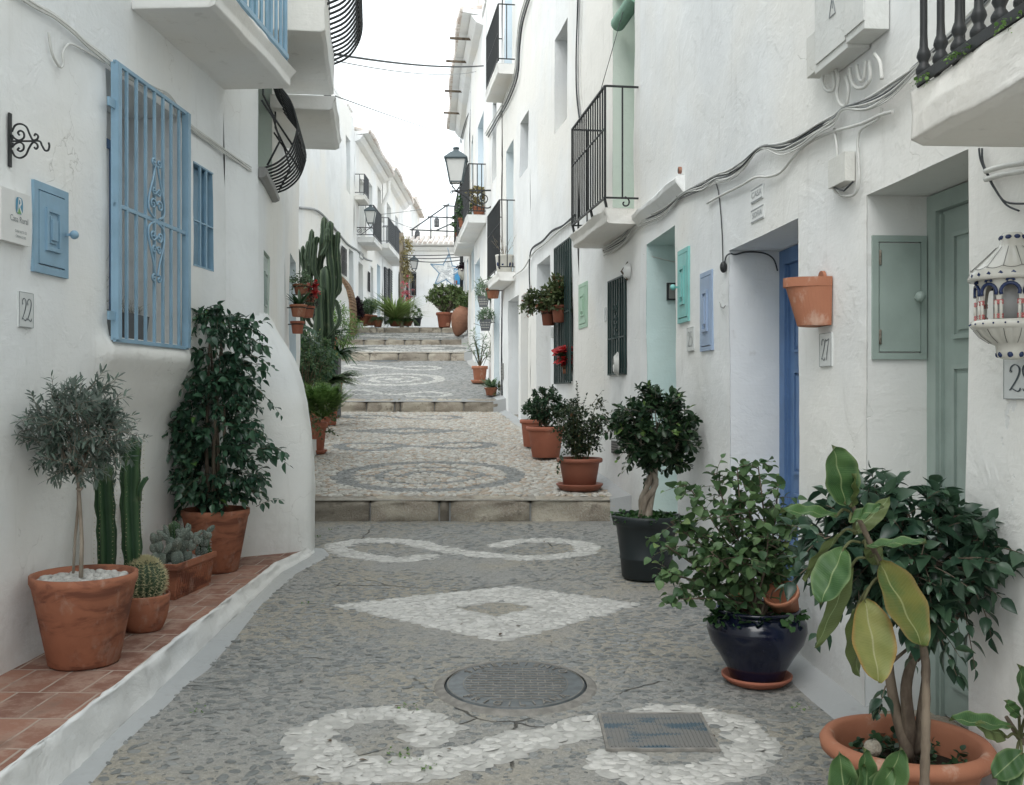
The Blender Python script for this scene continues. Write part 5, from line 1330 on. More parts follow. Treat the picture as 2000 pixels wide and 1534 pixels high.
c = Vector((-1.975, 4.92, ledge_z(4.9))); t = thing('potted_cactus', c, 'two tall dark green ribbed cactus columns against the white wall', 'potted cactus'); pot(t, 'rim', c, .12, .19, M['terra'])
for px, pyt, Y, r_, sd in ((206, 905, 4.98, .045, 1), (258, 853, 4.92, .045, 2)):
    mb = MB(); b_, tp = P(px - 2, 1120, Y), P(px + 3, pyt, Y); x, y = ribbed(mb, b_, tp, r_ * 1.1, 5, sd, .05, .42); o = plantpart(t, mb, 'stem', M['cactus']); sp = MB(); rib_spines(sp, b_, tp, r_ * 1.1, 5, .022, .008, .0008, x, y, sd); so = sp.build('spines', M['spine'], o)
mb = MB(); ribbed(mb, P(272, 978, 4.9), P(285, 930, 4.9), .014, 4, 3); plantpart(t, mb, 'offset_shoot', M['cactus'])
# 3 barrel cactus
c = Vector((-1.815, 4.93, ledge_z(4.95))); t = thing('potted_cactus', c, 'golden spined barrel cactus in a squat terracotta bowl', 'potted cactus'); pot(t, 'bowl', c, .122, .18, M['terra'], .88, soilmat=M['peb_white'])
mb = MB(); cc = c + Vector((0, 0, .245)); ribs = 20; V = []; T = []; n = ribs * 4; m = 16; sp = MB(); rng = random.Random(3)
for j in range(m + 1):
    th = PI * (.06 + .86 * (1 - j / m)); 
    for k in range(n):
        a = 2 * PI * k / n; rib = abs(math.cos(a * ribs / 2)); R_ = .100 * (1 - .14 + .14 * rib ** 1.3)
        V.append((cc.x + R_ * math.sin(th) * math.cos(a), cc.y + R_ * math.sin(th) * math.sin(a), cc.z + .105 * math.cos(th))); T.append((.5, rib ** 4, 0))
mb.add(V, np.array([(j * n + k, j * n + (k + 1) % n, (j + 1) * n + (k + 1) % n, (j + 1) * n + k) for j in range(m) for k in range(n)]), 0, np.array(T), True)
o = plantpart(t, mb, 'body', M['barrel'])
for k in range(ribs):
    a = 2 * PI * k / ribs
    for j in range(15):
        th = .12 + j * .165; nrm_ = Vector((math.sin(th) * math.cos(a), math.sin(th) * math.sin(a), math.cos(th))); b_ = cc + Vector((nrm_.x * .1, nrm_.y * .1, nrm_.z * .105))
        for q in range(9 if j > 3 else 18):
            d = (nrm_ * (.7 if j > 3 else 1.2) + Vector((rng.uniform(-1, 1), rng.uniform(-1, 1), rng.uniform(-.8, .8)))).normalized(); sp.tube([b_, b_ + d * rng.uniform(.012, .026)], [.0010, .0004], 3, cap=False, smooth=False)
sp.build('spines', M['spine'], o)
mb = MB(); rng = np.random.default_rng(9)
for i in range(60):
    a = rng.uniform(0, 6.28); q = rng.uniform(.085, .108); s_ = rng.uniform(.005, .009); mb.ball((c.x + q * math.cos(a), c.y + q * math.sin(a), c.z + .162), (s_, s_, s_ * .7), 6, 4, tint=(rng.random(), 0, 0))
o = plantpart(t, mb, 'pebble_topping', M['peb_w']); tag(o, kind='stuff')
# 4 trough with prickly pears
A_, B_ = Vector((-1.868, 5.56, 0)), Vector((-1.800, 6.02, 0)); T_ = (B_ - A_).normalized(); N_ = Vector((-T_.y, T_.x, 0)); zl = ledge_z(5.7); t = thing('potted_cactus', (A_ + B_) / 2 + Vector((0, 0, zl)), 'long terracotta trough of grey prickly pear pads and small round cacti', 'potted cactus')
mb = MB(); H = .205
def ring(sw, sl, z):
    L_ = (B_ - A_).length; e = sl
    return [A_ - T_ * e - N_ * (-sw) , B_ + T_ * e - N_ * (-sw), B_ + T_ * e + N_ * (.19 + sw) * 1.0, A_ - T_ * e + N_ * (.19 + sw)], z
rs = []
for sw, z in ((-.022, 0), (.0, H * .82), (.014, H * .84), (.014, H), (.0, H), (-.012, H * .86)):
    q = [A_ - T_ * sw - N_ * sw, B_ + T_ * sw - N_ * sw, B_ + T_ * sw + N_ * (.18 + sw), A_ - T_ * sw + N_ * (.18 + sw)]; rs += [tuple(p + Vector((0, 0, zl + z))) for p in q]
mb.add(rs, [(i * 4 + k, i * 4 + (k + 1) % 4, (i + 1) * 4 + (k + 1) % 4, (i + 1) * 4 + k) for i in range(5) for k in range(4)])
L_ = (B_ - A_).length
for i in range(18):
    u = L_ * (i + .5) / 18; mb.bar(A_ + T_ * u + N_ * .018 + Vector((0, 0, zl + .02)), A_ + T_ * u + N_ * .001 + Vector((0, 0, zl + .15)), .009, .008, up=tuple(N_))
plantpart(t, mb, 'trough', M['terra'])
mb = MB(); mb.hexa([tuple(p + Vector((0, 0, zl + z))) for z in (.150, .172) for p in (A_ + N_ * .012 + T_ * .012, B_ + N_ * .012 - T_ * .012, B_ + N_ * .168 - T_ * .012, A_ + N_ * .168 + T_ * .012)]); plantpart(t, mb, 'soil', M['soil'])
mb = MB(); rng = np.random.default_rng(4)
for i in range(170):
    s_ = rng.uniform(.007, .013); p = A_ + T_ * rng.uniform(0, L_) + N_ * rng.uniform(0, .18); mb.ball((p.x, p.y, zl + .178), (s_ * 1.2, s_, s_ * .7), 6, 4, tint=(rng.random(), 0, 0))
o = plantpart(t, mb, 'pebble_topping', M['peb_w']); tag(o, kind='stuff')
op, sp = MB(), MB(); rr = random.Random(5)
def pad(b_, d, L, w, face, dep):
    z = d.normalized(); x = face.cross(z).normalized(); y = z.cross(x); c_ = b_ + z * L * .5; Mx = Matrix((x, y, z)).transposed().to_4x4()
    V0 = op.n; op.ball(tuple(c_), (w / 2, .009, L / 2), 12, 8, M=Mx, tint=(.5, .4 + .6 * rr.random(), 0))
    for q in range(26):
        a, h = rr.uniform(-.85, .85), rr.uniform(-.85, .85)
        if a * a + h * h > .8: continue
        for s in (1, -1):
            p = c_ + x * a * w / 2 + z * h * L / 2 + y * s * .009 * math.sqrt(max(0, 1 - a * a - h * h)); sp.ball(tuple(p), .0016, 4, 3)
    if dep > 0:
        for k in range(rr.choice([1, 2, 2])):
            dd = (z + x * rr.uniform(-.9, .9) + Vector((rr.uniform(-.2, .2), rr.uniform(-.2, .2), .25))).normalized(); pad(c_ + z * L * .42 + x * rr.uniform(-.25, .25) * w, dd, L * rr.uniform(.7, 1.0), w * rr.uniform(.75, .95), (face + Vector((rr.uniform(-.6, .6), rr.uniform(-.3, .3), 0))).normalized(), dep - 1)
for i in range(15):
    p = A_ + T_ * (L_ * (i + .5) / 15) + N_ * rr.uniform(.03, .16) + Vector((0, 0, zl + .175)); pad(p, Vector((rr.uniform(-.5, .5), rr.uniform(-.3, .3), 1)), rr.uniform(.07, .095), rr.uniform(.042, .058), Vector((rr.uniform(-.5, .5), 1, 0)), 2)
o = plantpart(t, op, 'pads', M['opuntia']); sp.build('spines', M['spine_grey'], o)
for p, r_, h in ((A_ + T_ * (L_ - .03) + N_ * .04, .032, .12), (A_ + T_ * (L_ * .62) + N_ * .15, .033, .24)):
    mb = MB(); b_ = p + Vector((0, 0, zl + .17)); x, y = ribbed(mb, b_, b_ + Vector((0, 0, h)), r_, 12, 1, .02, .2); o = plantpart(t, mb, 'round_cactus', M['cactus']); s2 = MB(); rib_spines(s2, b_, b_ + Vector((0, 0, h)), r_, 12, .018, .010, .0008, x, y, 3); s2.build('spines', M['spine_grey'], o)
# 5 weeping fig
c = Vector((-1.915, 6.45, ledge_z(6.45))); t = thing('potted_fig_tree', c, 'tall weeping fig with drooping dark leaves in a wide terracotta pot beside the buttress', 'potted tree')
pot(t, 'flare', c, .215, .40, M['terra'], .88, holes=2, n=56)
mb = MB()
for i in range(4): a = i * 1.6; mb.tube([c + Vector((.04 * math.cos(a), .04 * math.sin(a), .33)), c + Vector((.06 * math.cos(a), .06 * math.sin(a), .8)), c + Vector((.05 * math.cos(a + 1), .05 * math.sin(a + 1), 1.5))], [.016, .012, .006], 7)
mb.tube([c + Vector((.02, -.02, .3)), c + Vector((.0, .0, 1.66))], .004, 5); plantpart(t, mb, 'trunk', M['bark'])
lf, tw = MB(), MB(); rng = np.random.default_rng(2)
prof_z = [(.46, .14), (.55, .26), (.70, .33), (.9, .32), (1.05, .28), (1.2, .23), (1.36, .21), (1.48, .27), (1.58, .26), (1.68, .14)]
for i in range(480):
    z = rng.uniform(.46, 1.68); R_ = np.interp(z, [a for a, b in prof_z], [b for a, b in prof_z]) ; a = rng.uniform(0, 2 * PI); R_ *= 1 + .20 * math.sin(z * 9 + 2.2 * a) + .12 * math.sin(z * 23 + a); k = rng.uniform(.25, .85)
    b_ = np.array([c.x + R_ * k * math.cos(a), c.y + R_ * k * math.sin(a), c.z + z]); d = np.array([math.cos(a), math.sin(a), rng.uniform(-.1, .7)])
    if b_[0] < -2.13: b_[0] = -2.13; d[0] = abs(d[0]) * .3
    twigs(lf, tw, b_, d, rng.uniform(.07, .19), 7, LT['ovate'], .072, rng, .5, .9, hang=.35, tr=.0018)
for px, py, pe, qe in ((470, 640, 520, 640), (440, 625, 480, 610), (380, 700, 340, 740), (500, 760, 545, 790), (400, 640, 360, 660), (500, 990, 548, 960), (360, 980, 345, 1000), (395, 1010, 420, 1040)):
    b_ = P(px, py, 6.4); e_ = P(pe, qe, 6.38); twigs(lf, tw, tuple(b_), tuple(e_ - b_), (e_ - b_).length, 9, LT['ovate'], .058, rng, .25, .8, hang=.5, tr=.002)
plantpart(t, lf, 'foliage', M['lf_benj']); plantpart(t, tw, 'branches', M['twig'])
# --- the other side: laurel fig standard
c = gp(1262, 6.55) + Vector((0, 0, .008)); t = thing('potted_fig_tree', c, 'round headed laurel fig on bare twisted stems in a ribbed black pot', 'potted tree')
pot(t, 'nursery', c, .228, .41, M['plastic_dark'], .90, n=48)
mb = MB()
for i in range(4):
    a = i * 1.57; pts = [c + Vector((.035 * math.cos(a), .035 * math.sin(a), .36)), c + Vector((.03 * math.cos(a + 1.2), .03 * math.sin(a + 1.2), .50)), c + Vector((.04 + .03 * math.cos(a + 2.4), .03 * math.sin(a + 2.4), .64)), c + Vector((.05 + .12 * math.cos(a), .10 * math.sin(a), .84))]
    mb.tube([tuple(q) for q in catmull(pts, 5)], np.linspace(.026, .014, 16), 8)
plantpart(t, mb, 'trunk', M['bark_pale'])
lf, tw = MB(), MB(); crown(lf, tw, [tuple(c + Vector((.05 + .10 * math.cos(a), .09 * math.sin(a), .8))) for a in (0, 1.57, 3.14, 4.7)], (c.x + .055, 6.52, 1.24), (.27, .25, .29), 30, 7, 13, LT['obov'], .062, .12, 21, .009, up=.3, droop=.1, bias=lambda p: np.array([min(p[0], 1.10), p[1], p[2]]))
for px, py in ((1200, 880), (1205, 905), (1240, 800)): b_ = P(1250, 860, 6.5); e_ = P(px, py, 6.4); twigs(lf, tw, tuple(b_), tuple(e_ - b_), (e_ - b_).length, 7, LT['obov'], .06, np.random.default_rng(px), .2, .8)
plantpart(t, lf, 'foliage', M['lf_fic']); plantpart(t, tw, 'branches', M['bark_pale'])
lf = MB(); rng = np.random.default_rng(3)
for i in range(80): a = rng.uniform(0, 6.28); q = rng.uniform(.0, .21); twigs(lf, None, (c.x + q * math.cos(a), c.y + q * math.sin(a), c.z + .36), (math.cos(a) * .7, math.sin(a) * .7, 1.2), rng.uniform(.05, .12), 6, LT['round'], .036, rng, .4, 1.)
plantpart(t, lf, 'ground_creeper', M['lf_ivy'])
# --- rose in brown pot
c = gp(1132, 9.2) + Vector((0, 0, .022)); t = thing('potted_rose_bush', c, 'straggly dark rose bush in a smooth brown pot and saucer above the lowest step', 'potted plant')
pot(t, 'rolled', c, .212, .285, M['terra_brown'], .9, saucer=(.215, .05))
lf, tw = MB(), MB(); rng = np.random.default_rng(6)
for i in range(17):
    a = rng.uniform(0, 6.28); q = rng.uniform(0, .1); b_ = c + Vector((q * math.cos(a), q * math.sin(a), .24)); sp_ = rng.uniform(.05, .24); hh = rng.uniform(.3, .62); e_ = c + Vector((sp_ * math.cos(a), sp_ * math.sin(a), .24 + hh)); m_ = (b_ + e_) / 2 + Vector((rng.uniform(-.04, .04), rng.uniform(-.04, .04), .02))
    cv = catmull([tuple(b_), tuple(m_), tuple(e_)], 5); tw.tube([tuple(v) for v in cv], np.linspace(.005, .002, len(cv)), 5, cap=False)
    for k in range(3, len(cv)):
        for j in range(3): twigs(lf, tw, cv[k], (rng.normal(), rng.normal(), rng.uniform(-.3, .6)), rng.uniform(.05, .12), 7, LT['rose'], .036, rng, .5, .9, tr=.0014)
for e_, ln in (((1125, 740), 20), ((1140, 765), 12), ((1172, 760), 10), ((1195, 800), 8), ((1095, 780), 8)):
    b_ = c + Vector((0, 0, .6)); e2 = P(*e_, 9.15); twigs(lf, tw, tuple(b_), tuple(e2 - b_), (e2 - b_).length, ln, LT['rose'], .038, rng, .0, .8, tr=.003)
b_ = P(1092, 890, 9.0); twigs(lf, tw, tuple(b_ + Vector((.03, .1, .02))), (-.5, -.5, -1.4), .13, 8, LT['ovate'], .05, rng, .4, .7)
plantpart(t, lf, 'foliage', M['lf_rose']); plantpart(t, tw, 'branches', M['twig_green'])
# --- round pittosporum
c = gp(1066, 11.2) + Vector((0, 0, .03)); t = thing('potted_shrub', c, 'dense ball shaped glossy shrub in an orange plastic pot', 'potted plant'); pot(t, 'rolled', c, .225, .345, M['terra_orange'], .9)
lf, tw = MB(), MB(); crown(lf, tw, (c.x, c.y, c.z + .34), (c.x - .0, c.y, c.z + .56), (.25, .24, .23), 34, 5, 12, LT['obov'], .045, .07, 31, .006, up=.3)
plantpart(t, lf, 'foliage', M['lf_pitt']); plantpart(t, tw, 'branches', M['twig'])
c = gp(1036, 12.1) + Vector((.02, 0, .03)); t = thing('potted_shrub', c, 'narrow terracotta pot half hidden behind the ball shaped shrub', 'potted plant'); pot(t, 'rolled', c, .15, .33, M['terra_orange'], .9)
lf = MB(); tw = MB(); crown(lf, tw, (c.x, c.y, c.z + .33), (c.x + .04, c.y, c.z + .45), (.15, .14, .13), 14, 4, 9, LT['obov'], .045, .06, 32, .005); plantpart(t, lf, 'foliage', M['lf_pitt'])
# --- hibiscus in navy glazed pot
c = gp(1478, 4.50) + Vector((.0, 0, .016)); t = thing('potted_hibiscus', c, 'leggy light green hibiscus in a fat glossy navy blue pot on a saucer', 'potted plant')
mb = MB(); H = .32; R_ = .222
mb.lathe([(0, 0), (.105, 0), (.118, .012), (.13, .05), (.165, .11), (.205, .17), (R_, .225), (.218, .262), (.195, .29), (.18, .297), (.178, .303), (.190, .312), (.192, .322), (.184, .326), (.168, .318), (.165, .29), (.18, .25)], (0, 0, 0), 64); o = mb.build('pot', M['glaze'], None); o.parent = t
mb = MB(); mb.lathe([(0, -.012), (.125, -.012), (.155, .012), (.157, .024), (.148, .024), (.122, .0), (0, .0)], (0, 0, 0), 48); o = mb.build('saucer', M['terra_orange'], None); o.parent = t
mb = MB(); mb.lathe([(0, .295), (.178, .285)], (0, 0, 0), 20); o = mb.build('soil', M['soil'], None); o.parent = t
lf, tw = MB(), MB(); rng = np.random.default_rng(12)
tips = [(1395, 925, 4.45), (1440, 915, 4.5), (1480, 905, 4.55), (1520, 950, 4.5), (1345, 950, 4.4), (1310, 1020, 4.4), (1290, 1060, 4.35), (1300, 1120, 4.3), (1350, 1030, 4.4), (1420, 1010, 4.3), (1460, 980, 4.45), (1530, 1020, 4.5), (1390, 1080, 4.25), (1550, 1080, 4.5), (1500, 1050, 4.35), (1330, 1170, 4.25), (1560, 1000, 4.6), (1445, 1090, 4.25)]
for px, py, Y in tips:
    e_ = P(px, py, Y); b_ = c + Vector((rng.uniform(-.05, .05), rng.uniform(-.05, .05), .29)); m_ = b_.lerp(e_, .5) + Vector((0, 0, .03)) + Vector((rng.normal(), rng.normal(), 0)) * .015
    cv = catmull([tuple(b_), tuple(m_), tuple(e_)], 7); tw.tube([tuple(v) for v in cv], np.linspace(.0075, .0025, len(cv)), 6, cap=False)
    for k in range(5, len(cv)):
        for j in range(2): twigs(lf, tw, cv[k], (rng.normal() * 1.0, rng.normal(), rng.uniform(-.2, .9)), rng.uniform(.05, .12), 4, LT['broad'], .052, rng, .3, .9, tr=.0018)
plantpart(t, lf, 'foliage', M['lf_hib']); plantpart(t, tw, 'branches', M['bark'])
lf = MB()
for i in range(64): a = rng.uniform(PI, 2 * PI) if i % 3 else rng.uniform(0, PI); q = rng.uniform(.08, .175); twigs(lf, None, (c.x + q * math.cos(a), c.y + q * math.sin(a), c.z + .30), (math.cos(a) * .9, math.sin(a) * .9, .5), rng.uniform(.03, .08), 7, LT['round'], .040, rng, .9, 1.)
plantpart(t, lf, 'ground_creeper', M['lf_ivy'])
for px, py, Y, r_, tl in ((1531, 1176, 4.44, .080, (-.42, .45)), (1455, 1172, 4.62, .07, (-.2, .2))):
    q = P(px, py, Y); tt = thing('empty_flowerpot', q, 'empty tilted terracotta pot tucked into the navy pot' if px > 1500 else 'small pale terracotta pot behind the hibiscus stems', 'flowerpot')
    mb = MB(); mb.lathe([(a * r_, b * .12 - .06) for a, b in PR['rim']], (0, 0, 0), 28, M=Matrix.Rotation(tl[0], 4, 'Y') @ Matrix.Rotation(tl[1], 4, 'X')); o = mb.build('pot', M['terra_wall'], None); o.parent = tt
# --- big bowl with fig bush
c = Vector((1.247, 3.16, GZ(3.16) + .006)); t = thing('potted_fig_tree', c, 'branching dark leaved fig bush in a wide thick rimmed terracotta bowl by the sage door', 'potted tree')
mb = MB(); mb.lathe([(0, 0), (.155, 0), (.165, .01), (.225, .20), (.238, .215), (.258, .222), (.262, .245), (.250, .262), (.232, .266), (.218, .255), (.212, .225), (.20, .15)], (0, 0, 0), 64, wob=.003); o = mb.build('pot', M['terra_wall'], None); o.parent = t
mb = MB(); mb.lathe([(0, .175), (.12, .17), (.206, .165)], (0, 0, 0), 20); o = mb.build('soil', M['soil'], None); o.parent = t
tr = MB()
for pts, r0, r1 in (([(1768, 1490), (1775, 1420), (1770, 1340), (1790, 1270), (1830, 1190), (1880, 1100)], .024, .007), ([(1775, 1480), (1748, 1380), (1735, 1290), (1735, 1200), (1720, 1110), (1690, 1040)], .020, .006),
                    ([(1790, 1470), (1800, 1390), (1808, 1290), (1775, 1200), (1770, 1120), (1760, 1030)], .017, .006), ([(1790, 1290), (1850, 1230), (1890, 1180), (1930, 1120)], .008, .004), ([(1735, 1300), (1770, 1270), (1810, 1240)], .006, .004)):
    q = [tuple(P(x, y, 3.16 + .04 * math.sin(i + r0 * 900))) for i, (x, y) in enumerate(pts)]; cv = catmull(q, 5); tr.tube([tuple(v) for v in cv], np.linspace(r0, r1, len(cv)), 9)
plantpart(t, tr, 'trunk', M['bark'])
lf, tw = MB(), MB(); roots = [tuple(P(*q, 3.16)) for q in ((1860, 1120), (1700, 1060), (1765, 1080), (1800, 1150), (1900, 1150))]
crown(lf, tw, roots, P(1762, 1085, 3.17), (.37, .18, .20), 36, 6, 8, LT['ovate'], .070, .13, 41, .006, up=.2, hang=.12, droop=.25, bias=lambda p: np.array([min(p[0], 1.42), p[1], p[2]]))
for (a, b), (e, f) in (((1900, 1080), (1985, 1085)), ((1900, 1150), (1945, 1215)), ((1880, 1180), (1900, 1260)), ((1620, 1050), (1560, 1060)), ((1700, 980), (1690, 935)), ((1800, 990), (1830, 945)), ((1850, 1010), (1910, 1000)), ((1640, 1180), (1600, 1220)), ((1835, 1240), (1860, 1300)), ((1590, 1100), (1545, 1130)), ((1730, 1340), (1715, 1380))):
    b_ = P(a, b, 3.1); e_ = P(e, f, 3.05); twigs(lf, tw, tuple(b_), tuple(e_ - b_), (e_ - b_).length * 1.1, 8, LT['ovate'], .066, np.random.default_rng(a), .3, .8, hang=.4, tr=.0025)
plantpart(t, lf, 'foliage', M['lf_bush']); plantpart(t, tw, 'branches', M['bark'])
lf = MB(); rng = np.random.default_rng(15)
for i in range(40): a = rng.uniform(0, 6.28); q = rng.uniform(.06, .2); twigs(lf, None, (c.x + q * math.cos(a), c.y + q * math.sin(a), c.z + .17), (math.cos(a) * .5, math.sin(a) * .5, 1.), rng.uniform(.03, .09), 6, LT['round'], .028, rng, .3, 1.)
plantpart(t, lf, 'ground_creeper', M['lf_pitt'])
mb = MB(); q = P(1705, 1462, 3.08); mb.grid(lambda u, v: (lambda a, b: (q.x + .03 * math.sin(b) * math.cos(a) * (1 + .3 * float(vnoise(a, b))), q.y + .03 * math.sin(b) * math.sin(a), q.z + .025 * math.cos(b) * (1 + .3 * float(vnoise(a * 2, b)))))(2 * PI * u, PI * v), 12, 8); plantpart(t, mb, 'stone', M['stone'])
# --- rubber plant
def big_leaf(mb, stem, base, tip, w, up=(0, 0, 1), curl=.12, cup=.10, mat=0, pet=None, tilt=0.):
    base, tip, up = Vector(base), Vector(tip), Vector(up); ax = tip - base; L = ax.length; y = ax.normalized(); x = y.cross(up).normalized(); z = x.cross(y)
    if tilt: R = Matrix.Rotation(tilt, 3, y); x = R @ x; z = R @ z
    nl, nw = 18, 10; V = []; T = []
    for i in range(nl + 1):
        t = i / nl; hw = w / 2 * (math.sin(PI * min(1, t * .96 + .02)) ** .62) * (1 - .12 * (t > .5) * (t - .5)); 
        if t > .93: hw *= max(.0, (1 - t) / .07) ** .7
        if t < .04: hw = .004
        for k in range(nw + 1):
            s = k / nw * 2 - 1; p = base + y * L * t + z * (-curl * L * (t - .1) ** 2 + cup * w * abs(s) ** 1.3 + .004 * math.sin(t * 17 + s * 3)) + x * hw * s
            V.append(tuple(p)); T.append((t + abs(s) * .10, 1 - abs(s) * (1.0 if nw else 1) * 2.2 if abs(s) < .3 else 0, abs(s)))
    for q in range(len(T)): T[q] = (T[q][0], max(0, T[q][1]), T[q][2])
    w_ = nw + 1; mb.add(V, np.array([(j * w_ + i, j * w_ + i + 1, (j + 1) * w_ + i + 1, (j + 1) * w_ + i) for j in range(nl) for i in range(nw)]), mat, np.array(T), True)
    if stem is not None and pet is not None:
        pt = Vector(pet); m_ = pt.lerp(base, .55) + Vector((0, 0, .012)); cv = catmull([tuple(pt), tuple(m_), tuple(base), tuple(base + y * .01)], 5); stem.tube([tuple(v) for v in cv], .0038, 6)
YR = 2.62
c = Vector((1.09, 2.56, GZ(2.56) + .006)); t = thing('potted_rubber_plant', c, 'rubber plant with huge oval leaves, one turned yellow, on a bare leaning stem', 'potted plant')
pot(t, 'rim', c, .15, .26, M['terra'], .9)
ms = MB(); cv = catmull([tuple(P(*q, y)) for q, y in (((1812, 1650), 2.58), ((1806, 1534), 2.60), ((1808, 1440), 2.6), ((1808, 1330), 2.62), ((1800, 1250), 2.62), ((1762, 1170), 2.62), ((1725, 1110), 2.62), ((1690, 1040), 2.62), ((1660, 975), 2.62), ((1652, 930), 2.62))], 6)
nn_ = len(cv); ms.tube([tuple(v) for v in cv], [(.0135 - .0088 * (i / nn_)) * (1 + .10 * math.sin(i * 2.4)) for i in range(nn_)], 10); plantpart(t, ms, 'stem', M['bark'])
st = MB(); specs = [ # base, tip, width, petiole start, mat, up, tilt
    ((1650, 985), (1632, 872), .105, (1655, 985), 'g', (.25, -1, .1), 0), ((1652, 982), (1658, 893), .072, (1656, 985), 'b', (-.2, 1, .1), 0), ((1662, 990), (1672, 925), .05, (1660, 990), 'g', (1, -.5, .0), .4),
    ((1634, 1008), (1528, 992), .055, (1660, 1000), 'g', (-.1, -.55, 1), 0), ((1668, 1042), (1738, 975), .05, (1668, 1020), 'b', (.3, .8, -.6), 0), ((1660, 1020), (1722, 985), .055, (1664, 1005), 'g', (0, -.6, 1), 0),
    ((1640, 1045), (1565, 1130), .05, (1672, 1040), 'b', (-.8, .6, .2), .2), ((1648, 1072), (1600, 1178), .098, (1680, 1060), 'g', (-.75, -1, .5), .0), ((1662, 1108), (1600, 1266), .055, (1690, 1090), 'b', (.9, .6, .1), 0),
    ((1692, 1070), (1808, 1052), .052, (1685, 1060), 'g', (.1, -.35, 1), 0), ((1715, 1098), (1812, 1262), .135, (1700, 1088), 'm', (.45, -1, .35), 0), ((1688, 1170), (1722, 1335), .115, (1722, 1122), 'y', (.05, -1, .25), 0),
    ((1672, 1190), (1668, 1318), .07, (1715, 1130), 'b', (-.6, .8, .1), 0), ((1700, 1060), (1716, 1105), .05, (1690, 1050), 'b', (0, 1, .3), 0)]
mats_ = dict(g='rub_green', y='rub_yellow', m='rub_mid', b='rub_green')
lbl = dict(g=None, y='leaf turned yellow and orange at its edge', m='leaf fading to yellow green', b=None)
for i, (b_, e_, w_, p_, mt, up, tl) in enumerate(specs):
    lf = MB(); Yq = 2.62 + (-.03 if mt in 'gym' else .03); big_leaf(lf, st, P(*b_, Yq), P(*e_, Yq - .05 if mt in 'gym' else Yq + .03), w_, up, .10, .12, pet=P(*p_, 2.62), tilt=tl); o = plantpart(t, lf, 'leaf', M[mats_[mt]])
    if lbl[mt]: o['label'] = lbl[mt]
for (b_, e_, w_, up) in (((1655, 1600), (1640, 1470), .085, (-.2, -1, .3)), ((1690, 1580), (1690, 1462), .075, (.5, -1, .2)), ((1712, 1590), (1762, 1462), .09, (.1, -1, .3)), ((1680, 1590), (1745, 1500), .07, (-.3, -1, .5)), ((1640, 1600), (1690, 1495), .06, (.3, -1, .5))):
    lf = MB(); big_leaf(lf, st, P(*b_, 2.42), P(*e_, 2.40), w_ * .9, up, .05, .12, pet=P(b_[0] + 30, b_[1] + 60, 2.45)); plantpart(t, lf, 'leaf', M['rub_green'])
ms = MB(); ms.tube([tuple(P(2130, 1560, 2.6)), tuple(P(2030, 1475, 2.62)), tuple(P(1990, 1440, 2.62)), tuple(P(1965, 1400, 2.62))], [.012, .010, .008, .005], 8)
ms.tube([tuple(P(2060, 1700, 2.62)), tuple(P(2130, 1560, 2.6))], .012, 8); plantpart(t, ms, 'stem', M['bark'])
for (b_, e_, w_, up) in (((1972, 1420), (1858, 1400), .06, (0, -.5, 1)), ((1968, 1440), (1905, 1415), .05, (0, .7, -.6)), ((1995, 1470), (1940, 1520), .07, (-.3, -1, .5)), ((2005, 1400), (1995, 1300), .06, (.4, -1, .3)), ((2010, 1440), (2040, 1330), .07, (.4, -1, .3)), ((1985, 1480), (1960, 1560), .06, (-.3, -1, .5)), ((1990, 1400), (1965, 1370), .035, (-.3, -1, .5))):
    lf = MB(); big_leaf(lf, st, P(*b_, 2.58), P(*e_, 2.54), w_, up, .08, .12, pet=P(1992, 1445, 2.62)); plantpart(t, lf, 'leaf', M['rub_green'])
plantpart(t, st, 'leaf_stalks', M['twig_green'])
# ---------------------------------------------------------------- plants further up the street
def frond(lf, tw, base, d, L, n, pl, rng, droop=.9):
    base = np.array(base); d = nrm(np.array(d, float)); s = np.linspace(0, 1, 9)[:, None]; pts = base + d * L * s + np.array([0, 0, -droop * L]) * s ** 2.2
    tw.tube([tuple(p) for p in pts], np.linspace(.002, .0008, 9), 3, cap=False)
    t = np.linspace(.12, .99, n); q = np.stack([np.interp(t, s[:, 0], pts[:, k]) for k in range(3)], 1); tg = nrm(np.gradient(q, axis=0)); side = nrm(np.cross(tg, [0, 0, 1.]) + 1e-6)
    for sg in (1, -1):
        sz = pl * np.sin(PI * np.clip(t * .92 + .1, 0, 1)) ** .6 * rng.uniform(.8, 1.1, n); scatter(lf, LT['pinna'], q, side * sg + tg * .35 + rng.normal(0, .08, (n, 3)), np.cross(side * sg, tg) * sg + np.array([0, 0, .5]), np.maximum(.01, sz), rng.random(n))
def fern(t, c, R, n, L, mat, seed, up=.8, pl=.05, dr=.9):
    lf, tw = MB(), MB(); rng = np.random.default_rng(seed)
    for i in range(n): a = rng.uniform(0, 2 * PI); frond(lf, tw, c, (math.cos(a) * R, math.sin(a) * R, up * rng.uniform(.4, 1.4)), L * rng.uniform(.6, 1.1), 26, pl, rng, dr)
    plantpart(t, lf, 'foliage', mat); plantpart(t, tw, 'branches', M['twig_green'])
def straps(t, c, n, L, mat, seed, w='strap', spread=.8, up=1.0, parentname='foliage'):
    lf = MB(); rng = np.random.default_rng(seed); a = rng.uniform(0, 2 * PI, n); u = rng.uniform(.3, 1.5, n) * up
    D = np.stack([np.cos(a) * spread, np.sin(a) * spread, u], 1); U = np.stack([-np.cos(a) * .6, -np.sin(a) * .6, np.ones(n)], 1); scatter(lf, LT[w], np.tile(np.array(c), (n, 1)) + rng.normal(0, .015, (n, 3)), D, U, L * rng.uniform(.6, 1.1, n), rng.random(n)); plantpart(t, lf, parentname, mat)
c = gp(612, 11.6) + Vector((0, 0, .02)); t = thing('potted_fern', c, 'bushy sword fern spilling from a terracotta pot behind the buttress', 'potted plant')
